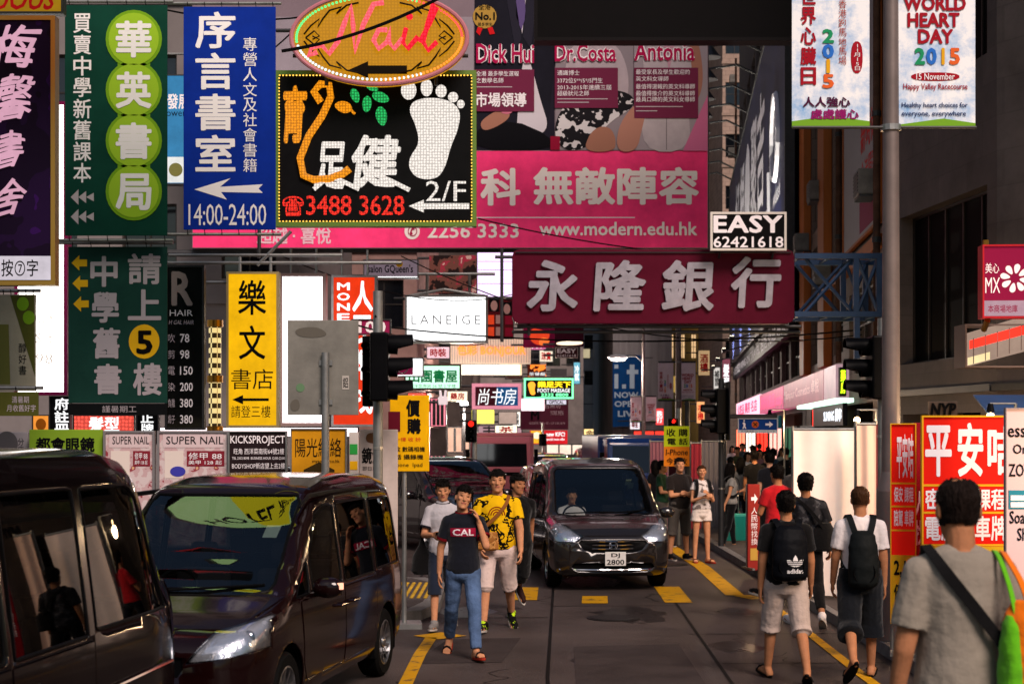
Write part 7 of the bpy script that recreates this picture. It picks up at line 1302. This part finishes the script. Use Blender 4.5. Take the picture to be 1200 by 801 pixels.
    if shoes:
        for sg, (hip, kn, an, toe, heel, td) in J.items():
            sd = V(-td.y, td.x, 0).normalized(); up_ = td.cross(sd) if td.cross(sd).z > 0 else -td.cross(sd); m = MB(); tip = toe + td * .055
            if shoes[0] == 'sneaker':
                m.cap(heel + up_ * .015, toe + up_ * .006, .046, .040); m.cap(toe + up_ * .006 + sd * .01, tip + up_ * .002, .038, .030); m.cap(an + up_ * .0, heel + up_ * .03, .050, .046); sc(m); me = voxel(m, .012, 2); sh_ = link('shoe', me, shoes[1], t, smooth=True)
            elif shoes[0] == 'slipper':
                sh_ = t; m.path([toe + sd * .045 - up_ * .012, toe + sd * .025 + up_ * .03 - td * .02, toe + up_ * .034 - td * .03, toe - sd * .025 + up_ * .03 - td * .02, toe - sd * .045 - up_ * .012], .012, 6); sc(m); sh_ = m.build('sandal', shoes[1], t, smooth=True)
            m = MB(); n = 18; base = (heel + tip) / 2 - up_ * .030; L_ = (tip - heel).length / 2 + .048; ring = lambda o, k_: [base + td * (math.cos(2 * math.pi * i / n) * L_ * k_) + sd * (math.sin(2 * math.pi * i / n) * (.046 + .006 * math.cos(2 * math.pi * i / n)) * k_) + up_ * o for i in range(n)]; m.loft([ring(-.004, .97), ring(.004, 1.0), ring(.018, 1.0)]); sc(m); m.build('sole', shoes[2], sh_)
    f.J = J; return f
def on_cloth(f, txt, cx, z, w, h, m, back=False, bold=.03, shape=None, name='lettering', rot=0, obj=None):
    """print laid on the shirt's front or back, following its folds"""
    ob = obj or f.top; bv = BVHTree.FromPolygons([v.co for v in ob.data.vertices], [tuple(p.vertices) for p in ob.data.polygons]); u = f.u
    if shape: vs, fs = np.array(shape[0], float), shape[1]; lay = np.zeros(len(vs))
    else: vs, fs, lay = text_fit(txt, w, h, bold)
    mb = MB(); sg = -1 if back else 1; pts = []
    bm = bmesh.new(); bvs = [bm.verts.new((a, b, l * .0004)) for (a, b), l in zip(vs, lay)]
    for q in fs:
        try: bm.faces.new([bvs[i] for i in q])
        except ValueError: pass
    bmesh.ops.triangulate(bm, faces=bm.faces)
    for _ in range(4): bmesh.ops.subdivide_edges(bm, edges=[e for e in bm.edges if e.calc_length() > .022], cuts=1); bmesh.ops.triangulate(bm, faces=bm.faces)
    for v in bm.verts:
        p = f.S(V(cx + v.co.x * sg, 0, z + v.co.y)) * u; d = f.R @ V(0, -sg, 0); hit = bv.ray_cast(p + d * .8, -d, 1.2); l = v.co.z; v.co = (hit[0] if hit[0] else p + d * .14) + d * (.004 + l)
    me = bpy.data.meshes.new(name); bm.to_mesh(me); bm.free(); return link(name, me, m, ob)
def strap(f, name, label, cat, pts, w, th, m, group=None):
    """a flat band carried over the body; points in the person's own frame"""
    t = thing(name, label, cat, f.t.location, math.degrees(f.t.rotation_euler.z), group); band(t, f, pts, w, th, m); return t
def band(parent, f, pts, w, th, m, name='strap'):
    pts = [f.S(p) * f.u for p in pts]; q = []
    for a, b in zip(pts, pts[1:]): q += [a.lerp(b, i / 4) for i in range(4)]
    q.append(pts[-1]); ctr = sum(q, V(0, 0, 0)) / len(q); rings = []
    for _ in range(2): q = [q[0]] + [(q[i - 1] + q[i] * 2 + q[i + 1]) / 4 for i in range(1, len(q) - 1)] + [q[-1]]
    for i, p in enumerate(q):
        d = (q[min(i + 1, len(q) - 1)] - q[max(i - 1, 0)]).normalized(); out = V(p.x * .6, p.y * 2.0, 0) + V(0, 0, max(0, (p.z / f.u - 1.38)) * 6); out = (out - d * out.dot(d)).normalized(); s_ = d.cross(out)
        rings.append([p + s_ * w / 2, p + s_ * w / 2 + out * th, p - s_ * w / 2 + out * th, p - s_ * w / 2])
    mb = MB(); mb.loft(rings); return mb.build(name, m, parent, smooth=True)
def backpack(f, label, m, w=.28, h=.42, d=.15, z=1.0, cat='backpack', x=0, straps=True, y0=.125, rot=0):
    t = thing('backpack', label, cat, f.t.location, math.degrees(f.t.rotation_euler.z)); mb = MB(); rr = []
    for k, sw, sd_ in ((0, .80, .7), (.08, .98, .95), (.4, 1, 1.0), (.75, .95, .85), (.93, .78, .6), (1, .5, .3)): rr.append([f.S(p) for p in ering(V(x, y0 + d * .5 * sd_, z + h * k), w / 2 * sw, d / 2 * sd_ + .02, 24)])
    mb.loft(rr); mb.v = [tuple(Vector(p) * f.u) for p in mb.v]; me = voxel(mb, .012, 2, .02, .12); b = link('bag_body', me, m, t, smooth=True)
    mb = MB(); pr = [V(x + math.cos(a) * w * .34, y0 + d * .93 + .012, z + h * .28 + math.sin(a) * h * .2) for a in [2 * math.pi * i / 20 for i in range(22)]]; mb.path([f.S(p) * f.u for p in pr], .006, 5); mb.build('zip', mat('dark zip', '050506', .4), t)
    if straps:
        for sg in (1, -1): band(t, f, [V(x + sg * w * .22, y0 + .03, z + h * .92), V(sg * .105, .095, 1.45), V(sg * .11, .0, 1.475), V(sg * .115, -.10, 1.42), V(sg * .125, -.145, 1.3), V(sg * .15, -.12, 1.15), V(sg * .17, .0, 1.05), V(sg * w * .42, y0 + .02, z + .06)], .055, .012, m)
    return t, b
CB = lambda n, c, **k: mat(n, c, .85, bump=.35, bs=28, sheen=.15, var=.1, vs=6, **k)
JEAN = mat('blue denim', '4a5f80', .85, var=.45, vs=5, bump=.3, bs=60); NAVYC = CB('navy cotton', '12141c'); BLKC = CB('black cotton', '0c0b0c'); GREYC = CB('grey cotton', '85817c'); WHTC = CB('white cotton', 'd4cac8'); BEIGE = CB('pale khaki cotton', 'a8968c'); KHA = CB('dark grey brown cotton', '4a443f')
SOLE = mat('white sole', 'b0a8a0', .6); BSOLE = mat('black sole', '0d0c0c', .6); REDS = mat('red foam sole', 'a03020', .6); BSH = mat('black shoe', '121112', .5, var=.2); GSH = mat('grey shoe', '7a7674', .6, var=.2)
hang = ((.14, .02, -1), (.05, .14, -1)); swf = ((.12, .45, -1), (.02, .7, -1)); swb = ((.14, -.5, -1), (.05, -.25, -1))
# ---- the boy on the phone, the others walking towards the camera
f = person('young man in a black CAL T-shirt and jeans holding a phone to his ear, walking', G(543, 769), 6, 1.76, .95, ((22, 8, 2), (-16, 22, 3)), (((.22, .55, -.85), (-.30, -.12, 1)), ((.25, -.25, -1), (.06, .0, -1))), head=(4, -4, 12), sk='light', top=dict(m=NAVYC, sleeve=.6, hem=.86, trim=mat('dark red rib', '6a0f18', .8)), bottom=dict(m=JEAN, len=.97, g=.014, flare=.01, name='jeans'), shoes=('slipper', mat('dark strap', '1a1414', .5), REDS), hair=('spiky', None), vox=.0065, hand=(.5, .4))
on_cloth(f, None, -.01, 1.27, .25, .085, mat('crimson print', 'b0182c', .7), shape=([(-.125, -.042), (.125, -.042), (.125, .042), (-.125, .042)], [(0, 1, 2, 3)]), name='printed_patch'); on_cloth(f, 'CAL', -.01, 1.27, .21, .066, mat('chalk print', 'd8ccd0', .7), bold=.02).data.transform(Matrix.Translation((0, -.004, 0)))
ph = thing('phone', 'black phone held to the ear of the young man in the CAL T-shirt', 'phone', f.t.location, math.degrees(f.t.rotation_euler.z)); mb = MB(); c = f.HQ(V(.094, -.03, -.03)) * f.u; R_ = f.R @ Matrix.Rotation(rad(18), 3, 'X'); mb.box(-.006, .006, -.034, .034, -.065, .065); mb.v = [tuple(c + R_ @ Vector(p)) for p in mb.v]; mb.build('case', BLACK, ph, bevel=.003); mb = MB(); mb.box(-.0075, -.0062, -.03, .03, -.058, .058); mb.v = [tuple(c + R_ @ Vector(p)) for p in mb.v]; mb.build('screen', mat('phone glass', '08090c', .08), ph)
f = person('stocky man in a yellow and black printed T-shirt and pale shorts, walking', G(583, 738), -3, 1.86, 1.12, ((-14, 22, 3), (20, 8, 3)), (((.22, .25, -1), (.06, .45, -1)), ((.25, .15, -1), (-.3, .5, -.75))), head=(2, 0, 0), sk='light', belly=.02, top=dict(m=camo('yellow black shirt print', ['d8a80e', '0d0b08', 'd8a80e', '0d0b08'], 9, (.50, .60, .66), .85), sleeve=.62, hem=.88), bottom=dict(m=CB('pale pinkish shorts', 'c4aea6'), len=.52, g=.02, flare=.018), shoes=('sneaker', camo('black lime shoe', ['101010', '101010', 'a8c81e'], 20, (.5, .6), .5), SOLE), hair=('short', None), vox=.0065)
on_cloth(f, None, 0, 1.27, 0, 0, mat('yellow chest print', 'd8a80e', .85), shape=([(math.cos(2 * math.pi * i / 20) * .105, math.sin(2 * math.pi * i / 20) * .15 + .04) for i in range(20)], [tuple(range(20))]), name='printed_patch')
for r in (.03, .055, .08): on_cloth(f, None, 0, 1.25, 0, 0, mat('maroon arc print', '7a1a10', .85), shape=([(math.cos(a) * rr, math.sin(a) * rr) for rr in (r, r + .012) for a in [math.pi * i / 10 for i in range(11)]], [(i, i + 1, 12 + i, 11 + i) for i in range(10)]), name='printed_arc').data.transform(Matrix.Translation((0, -.003, 0)))
bag = thing('shoulder_bag', 'tan patterned shoulder bag on the hip of the man in yellow', 'bag', f.t.location, -3); TAN = camo('tan monogram leather', ['9a6430', 'b88248', '6a4018'], 16, (.5, .6), .5); mb = MB(); rr = [[f.S(p) * f.u for p in ering(V(-.10, -.21, z), a, b)] for z, a, b in ((.88, .09, .02), (.9, .125, .04), (1.0, .125, .045), (1.06, .11, .03), (1.075, .08, .012))]; mb.loft(rr); link('bag_body', mb.mesh('bag'), TAN, bag, smooth=True); mb = MB(); mb.loft([[f.S(p) * f.u for p in ering(V(-.10, -.235, z), a, b)] for z, a, b in ((.96, .05, .026), (1.0, .11, .03), (1.07, .115, .03), (1.08, .1, .01))]); mb.build('flap', TAN, bag, smooth=True)
band(bag, f, [V(-.2, -.18, 1.06), V(-.02, -.17, 1.22), V(.1, -.13, 1.36), V(.13, .0, 1.475), V(.08, .12, 1.35), V(-.12, .14, 1.1), V(-.2, -.02, 1.02), V(-.2, -.16, 1.05)], .04, .008, mat('tan strap', '7a4a20', .6))
f = person('slim boy in a pale grey polo shirt and dark shorts, looking down at his phone', G(519, 736), 4, 1.74, .92, ((-16, 26, 2), (18, 6, 2)), (((.2, .0, -1), (.05, .1, -1)), ((.25, .15, -1), (-.4, .85, .05))), head=(-2, 10, 0), top=dict(m=CB('pale grey pique', 'a8a4a8'), sleeve=.66, hem=.86, collar=True, trim=mat('dark collar', '15151a', .8)), bottom=dict(m=CB('dark blue shorts', '1c2230'), len=.6, g=.02, flare=.015), shoes=('sneaker', GSH, SOLE), hair=('short', None), vox=.0075, hand=(.4, .9))
ph = thing('phone', 'small dark phone in the hand of the boy in the grey polo shirt', 'phone', f.t.location, 4); c = f.HANDS[-1] * f.u; mb = MB(); mb.box(-.035, .035, -.065, .065, -.004, .004); mb.v = [tuple(c + V(0, -.03, .012) + Matrix.Rotation(rad(-25), 3, 'X') @ Vector(p)) for p in mb.v]; mb.build('case', BLACK, ph, bevel=.003)
sbg = thing('bag', 'black plastic bag hanging from the arm of the boy in the grey polo shirt', 'bag', f.t.location, 4); mb = MB(); c = f.A[-1][1] * f.u + V(-.02, .02, -.12); mb.loft([[V(c.x + math.cos(2 * math.pi * i / 14) * a, c.y + math.sin(2 * math.pi * i / 14) * b, c.z + z) for i in range(14)] for z, a, b in ((-.34, .09, .05), (-.3, .13, .08), (-.12, .11, .07), (0, .04, .02), (.1, .012, .012))]); mb.build('bag_body', BLKC, sbg, smooth=True)
f = person('man in black shirt and black trousers half hidden behind the man in yellow', G(606, 719), 12, 1.76, 1.05, ((-22, 42, 3), (18, 6, 3)), ((swb), (hang)), head=(30, 4, 0), sk='tan', top=dict(m=BLKC, sleeve=.62, hem=.87), bottom=dict(m=BLKC, len=.75, g=.022, flare=.015, name='trousers'), shoes=('sneaker', mat('dark brown shoe', '2a1614', .5), SOLE), hair=('short', None), vox=.009)
# ---- the walkers seen from behind at the right
f = person('man with a black trefoil backpack and beige shorts, walking away', G(921, 797), 181, 1.74, 1.08, ((16, 4, 3), (-12, 20, 3)), ((hang), (((.2, .15, -1), (.1, .4, -1)))), sk='tan', top=dict(m=BLKC, sleeve=.66, hem=.88), bottom=dict(m=BEIGE, len=.56, g=.022, flare=.022), shoes=('slipper', BSH, BSOLE), hair=('short', None), vox=.0075)
bpk, bb = backpack(f, 'black backpack with a white three leaf emblem and lettering on the man in beige shorts', mat('black nylon', '0a0b0f', .55, bump=.3, bs=12), .33, .50, .15, .93, y0=.115)
f2 = Figure(); f2.S, f2.R, f2.u, f2.top = f.S, f.R, f.u, bb
leafp = []; lf = []
for a, L in ((0, .11), (50, .10), (-50, .10)):
    o = len(leafp); pr = [(0, .004), (-.014, .03), (-.024, .06), (-.016, .085), (0, L), (.016, .085), (.024, .06), (.014, .03)]; ca, sa = math.cos(rad(-a)), math.sin(rad(-a)); leafp += [(x * ca - y * sa, x * sa + y * ca) for x, y in pr]; lf.append(tuple(range(o, o + 8)))
WPR = mat('white bag print', 'd8d4d4', .6); on_cloth(f2, None, -.03, 1.06, 0, 0, WPR, back=True, shape=(leafp, lf), name='emblem', obj=bb)
st = []; sf = []
for yy in (.018, .034, .05): o = len(st); st += [(-.11, yy), (.11, yy), (.11, yy + .006), (-.11, yy + .006)]; sf.append((o, o + 1, o + 2, o + 3))
on_cloth(f2, None, -.03, 1.06, 0, 0, mat('black nylon', '0a0b0f'), back=True, shape=(st, sf), name='emblem_stripe', obj=bb).data.transform(Matrix.Translation((0, .005, 0)))
on_cloth(f2, 'adidas', -.03, 1.025, .15, .042, WPR, back=True, bold=.03, obj=bb)
f = person('man in a white T-shirt and long black shorts with a drawstring sack, walking away', G(1008, 795), 176, 1.78, 1.02, ((-16, 34, 3), (14, 4, 3)), ((((.18, .1, -1), (.05, .35, -1))), (hang)), sk='tan', top=dict(m=WHTC, sleeve=.7, hem=.88), bottom=dict(m=CB('black long shorts', '0e1116'), len=.64, g=.035, flare=.03), shoes=('slipper', BSH, BSOLE), hair=('crop', HAIRB), vox=.0075)
backpack(f, 'limp black drawstring sack hanging low on the man in white', mat('dull black nylon', '101314', .6, bump=.4, bs=9), .27, .50, .13, .84, y0=.12)
f = person('man in a dark floral shirt with a side bag, walking between the two backpack walkers', G(944, 733), 178, 1.79, 1.08, ((14, 4, 3), (-14, 22, 3)), ((hang), (((.35, .1, -1), (.1, .4, -.9)))), sk='tan', top=dict(m=camo('charcoal floral print', ['1c1c1f', '2c2c30', '4a4a4e'], 10, (.48, .6), .85), sleeve=.7, hem=.86), bottom=dict(m=BLKC, len=.9, g=.016, name='trousers'), shoes=('sneaker', WHTC, SOLE), hair=('full', None), vox=.009)
sb = thing('shoulder_bag', 'black side bag of the man in the dark floral shirt', 'bag', f.t.location, 178); mb = MB(); mb.loft([[f.S(p) * f.u for p in ering(V(-.19, .06, z), a, b)] for z, a, b in ((.86, .10, .10), (.88, .13, .13), (1.1, .13, .12), (1.18, .08, .07))]); link('bag_body', mb.mesh('bag'), BLKC, sb, smooth=True); band(sb, f, [V(-.2, .16, 1.1), V(-.05, .15, 1.3), V(.1, .1, 1.44), V(.12, 0, 1.475), V(.05, -.13, 1.38), V(-.12, -.15, 1.15), V(-.2, -.05, 1.1)], .04, .008, BLKC)
# the nearest man: balding, grey T-shirt, black strap, green and orange bag
NG = G(1118, 1000); NG = V((1124 - 600) * 6.9 / 1800, 6.9, 0)
f = person('balding man in a grey T-shirt filling the bottom right corner, seen from behind', NG, 180, 2.07, .92, ((6, 3, 3), (-6, 6, 3)), (((.22, -.05, -1), (.10, .28, -1)), ((.30, -.02, -1), (.1, .15, -1))), sk='tan', belly=.03, head=(2, 4, 0), top=dict(m=CB('warm grey jersey', '857c70'), sleeve=.72, hem=.84, g=.02, fold=.014), bottom=dict(m=KHA, len=.6, g=.02, flare=.02), shoes=('sneaker', BSH, SOLE), hair=('bald', mat('thin dark hair', '1c1411', .5, bump=1.0, bs=90, stretch=(1, 1, .2), var=.5, vs=40)), vox=.006)
band(strap(f, 'bag_strap', 'black shoulder strap slung across the back of the balding man', 'strap', [V(.13, .02, 1.475), V(.08, .125, 1.38), V(-.02, .150, 1.25), V(-.12, .15, 1.12), V(-.19, .08, 1.0)], .05, .006, BLKC), f, [V(.13, .02, 1.475), V(.10, -.1, 1.40), V(0, -.16, 1.22), V(-.14, -.14, 1.05), V(-.2, .05, .99)], .05, .006, BLKC)
nb = thing('tote_bag', 'lime green and orange cloth tote on the shoulder of the balding man', 'bag', f.t.location, 180); ORG = CB('orange nylon', 'd86a10'); LMG = CB('lime nylon', '5aa818')
mb = MB(); mb.loft([[f.S(p) * f.u for p in ering(V(-.225, .17, z), a, b)] for z, a, b in ((.84, .07, .05), (.88, .11, .075), (1.05, .125, .09), (1.22, .115, .07), (1.29, .09, .03))]); link('bag_body', voxel(mb, .012, 2, .03, .09), ORG, nb, smooth=True)
mb = MB(); mb.loft([[f.S(p) * f.u for p in ering(V(-.135, .18, z), a, b)] for z, a, b in ((.84, .045, .04), (.90, .05, .07), (1.06, .042, .075), (1.2, .03, .05), (1.24, .018, .02))]); link('side_panel', voxel(mb, .012, 2, .02, .09), LMG, nb, smooth=True)
band(nb, f, [V(-.2, .2, 1.26), V(-.175, .16, 1.36), V(-.15, .09, 1.43), V(-.155, .0, 1.46), V(-.2, -.08, 1.3), V(-.25, -.05, 1.15)], .03, .007, ORG, 'handle'); band(nb, f, [V(-.15, .2, 1.22), V(-.135, .16, 1.34), V(-.12, .10, 1.43), V(-.125, .0, 1.465), V(-.16, -.1, 1.3), V(-.24, -.08, 1.15)], .022, .007, LMG, 'handle')
wt_ = thing('wristwatch', 'dark wristwatch on the left arm of the balding man', 'watch', f.t.location, 180); mb = MB(); sh, el, wr, fd, ud = f.A[1]; mb.tube((wr - fd * .02) * f.u, (wr + fd * .012) * f.u, .034 * f.u, n=16); mb.build('band', BLACK, wt_, smooth=True)
# ---- the group at the kerb
f = person('heavy man in a dark shirt and grey shorts standing at the kerb with folded arms', G(796, 656), 30, 1.80, 1.15, ((2, 2, 4), (-2, 4, 4)), (((.15, .3, -1), (-.9, .5, .15)), ((.15, .3, -1), (-.9, .5, .1))), head=(-20, -6, 0), sk='light', belly=.05, top=dict(m=CB('dark brown jersey', '1d1715'), sleeve=.7, hem=.86), bottom=dict(m=KHA, len=.55, g=.02, flare=.02), shoes=('sneaker', BSH, SOLE), hair=('short', None), vox=.010)
f = person('tanned woman in a white printed top and white shorts standing at the kerb', G(822, 659), 12, 1.69, .95, ((3, 2, 2), (-2, 2, 2)), (((.2, .25, -1), (-.6, .7, .5)), ((.2, .25, -1), (-.7, .7, .3))), head=(-10, -5, 0), sk='light', female=True, top=dict(m=camo('white sketch print', ['c8bcb8', 'c8bcb8', '6a5f5c'], 14, (.5, .58), .85), sleeve=.35, hem=.95), bottom=dict(m=CB('white shorts', 'd0c2ba'), len=.2, g=.014, flare=.02), shoes=('slipper', mat('brown strap', '4a2c1c'), REDS), hair=('tail', HAIRB), vox=.010)
backpack(f, 'dark backpack worn by the tanned woman in white shorts', BLKC, .26, .36, .12, 1.05)
f = person('woman in a grey top and black leggings pulling a turquoise suitcase', G(856, 646), 100, 1.68, .92, ((10, 4, 2), (-10, 8, 2)), (((.15, .3, -1), (-.1, .9, .3)), ((.2, -.3, -1), (.1, -.5, -1))), head=(20, 4, 0), female=True, top=dict(m=GREYC, sleeve=.4, hem=.92), bottom=dict(m=BLKC, len=.93, g=.008, name='leggings'), shoes=('sneaker', BSH, SOLE), hair=('long', None), vox=.010)
backpack(f, 'small black backpack on the woman in the grey top', BLKC, .22, .34, .1, 1.05)
sc_ = thing('suitcase', 'turquoise trolley suitcase beside the woman in the grey top', 'suitcase', G(862, 640), 14); mb = MB(); mb.box(-.24, .24, -.13, .13, .07, .66); mb.build('shell', mat('turquoise shell', '1f9a8a', .35, coat=.4), sc_, bevel=.05); mb = MB(); [mb.tube((x, .1, .66), (x, .1, 1.0), .012) for x in (-.1, .1)]; mb.tube((-.1, .1, 1.0), (.1, .1, 1.0), .016); mb.build('handle', STEEL, sc_)
for sx in (-1, 1):
    for sy in (-1, 1): mb = MB(); mb.tube((sx * .18 - .015, sy * .09, .035), (sx * .18 + .015, sy * .09, .035), .035, n=12); mb.build('wheel', BLACK, sc_)
mb = MB(); [mb.box(-.2 + i * .1 - .008, -.2 + i * .1 + .008, -.137, -.131, .12, .6) for i in range(5)]; mb.build('rib', mat('turquoise shell', '1f9a8a'), sc_)
# ---- the crowd on the right pavement
GC_ = 'people in the crowd on the right pavement'
RT = CB('red cotton', 'b01820'); crowd = [
    (911, 700, 200, 1.74, RT, NAVYC, 'short', 'man in a bright red shirt looking down at his phone', (((.2, .3, -1), (-.5, .8, .3)), ((.2, .3, -1), (-.5, .8, .3))), False),
    (884, 628, 175, 1.76, BLKC, KHA, 'short', 'tall man in black walking away behind the leaning exchange sign', None, False),
    (868, 625, 170, 1.62, GREYC, BLKC, 'long', 'long haired woman in grey walking away beside the suitcase woman', None, True),
    (898, 616, 10, 1.70, BLKC, BLKC, 'full', 'man in black with bushy hair facing the camera in the crowd', None, False),
    (931, 660, 160, 1.72, CB('charcoal cotton', '222226'), BLKC, 'short', 'man in charcoal just left of the floral shirt man', None, False),
    (876, 606, 20, 1.66, WHTC, JEAN, 'long', 'woman in white with long hair deep in the crowd', None, True),
    (906, 606, 185, 1.72, CB('slate blue cotton', '2c3848'), KHA, 'short', 'man in slate blue walking away deep in the crowd', None, False),
    (890, 598, 5, 1.68, CB('dusty pink cotton', '8a5a60'), BLKC, 'tail', 'woman in dusty pink with tied hair deep in the crowd', None, True),
    (921, 612, 195, 1.78, BLKC, JEAN, 'crop', 'cropped man in black before the dark shop doorway', None, False),
    (864, 592, 0, 1.7, CB('olive cotton', '4a4a30'), KHA, 'short', 'man in olive at the far left of the crowd', None, False),
    (938, 618, 200, 1.66, CB('maroon cotton', '4a1420'), BLKC, 'long', 'long haired woman in maroon at the right of the crowd', None, True),
    (846, 596, 185, 1.7, CB('pale blue cotton', '7a8aa0'), JEAN, 'short', 'man in pale blue walking away by the hooped direction sign', None, False),
    (834, 610, 30, 1.72, GREYC, BLKC, 'full', 'man in grey behind the suitcase woman', None, False),
    (776, 640, 60, 1.7, CB('dark green cotton', '1c3a28'), KHA, 'short', 'man in dark green at the stall behind the heavy man', (((.2, .3, -1), (-.2, .9, 0)), ((.2, .3, -1), (-.2, .9, 0))), False),
    (768, 628, 200, 1.66, CB('black knit', '141216'), BLKC, 'long', 'woman in black beside the pink stall cloth', None, True),
    (902, 640, 178, 1.75, CB('ink cotton', '16161c'), BLKC, 'full', 'man in ink black right behind the leaning exchange sign', None, False),
    (946, 640, 182, 1.7, BLKC, JEAN, 'short', 'man in black and jeans beyond the floral shirt man', None, False),
    (916, 590, 0, 1.68, CB('cream cotton', 'a09484'), BLKC, 'long', 'woman in cream facing the camera far down the pavement', None, True),
    (882, 586, 180, 1.72, NAVYC, KHA, 'short', 'man in navy far down the pavement', None, False),
    (900, 582, 175, 1.66, CB('rose cotton', '8a4a50'), BLKC, 'tail', 'woman in rose far down the pavement', None, True),
    (870, 580, 10, 1.75, CB('steel cotton', '4a5058'), BLKC, 'short', 'man in steel grey far down the pavement', None, False),
    (890, 574, 180, 1.7, BLKC, BLKC, 'full', 'man all in black at the far end of the pavement crowd', None, False),
    (858, 576, 0, 1.64, WHTC, KHA, 'long', 'woman in white at the far end of the pavement crowd', None, True),
    (930, 596, 190, 1.74, CB('forest cotton', '20301f'), JEAN, 'crop', 'man in forest green by the shop doorway', None, False),
    (785, 612, 190, 1.72, CB('wine cotton', '40141c'), BLKC, 'short', 'man in wine red beside the blue lorry', None, False),
    (760, 606, 20, 1.7, GREYC, JEAN, 'full', 'man in grey in front of the blue lorry', None, False),
    (856, 618, 200, 1.6, CB('beige cotton', '9a8a78'), KHA, 'tail', 'short woman in beige walking away left of the leaning sign', None, True)]
for i, (x, y, hd, h, tm, bm_, hk, lab, ar, fem) in enumerate(crowd):
    z = .13 if x > 840 and y < 720 else 0; l = random.choice((14, -12, 18)); g = G(x, y, z)
    person(lab, g, hd, h, random.uniform(.88, 1.0), ((l, 6 if l > 0 else 20, 2), (-l, 6 if l < 0 else 20, 2)), ar or (hang, hang), head=(random.uniform(-20, 20), random.uniform(-2, 8), 0), sk=random.choice(('light', 'tan', 'pale')), female=fem, top=dict(m=tm, sleeve=.6, hem=.88), bottom=dict(m=bm_, len=.9 if bm_ is not KHA else .58, g=.014, name='trousers' if bm_ is not KHA else 'shorts'), shoes=('sneaker', BSH, SOLE), hair=(hk, None), vox=.014, group=GC_)
# ---- the driver of the grey people carrier
hl_ = HONDA.matrix_basis @ V(-.36, 2.02, .06)
person('driver in a white shirt seated behind the windscreen of the grey people carrier', hl_, 4.5, 1.70, 1.0, ((80, 60, 6), (80, 60, 6)), (((.2, .6, -1), (-.1, 1, .25)), ((.2, .6, -1), (-.1, 1, .25))), sk='light', top=dict(m=WHTC, sleeve=.9, hem=.9), bottom=dict(m=BLKC, len=.9, g=.012, name='trousers'), hair=('short', None), vox=.012, sit=True, sink=.36)
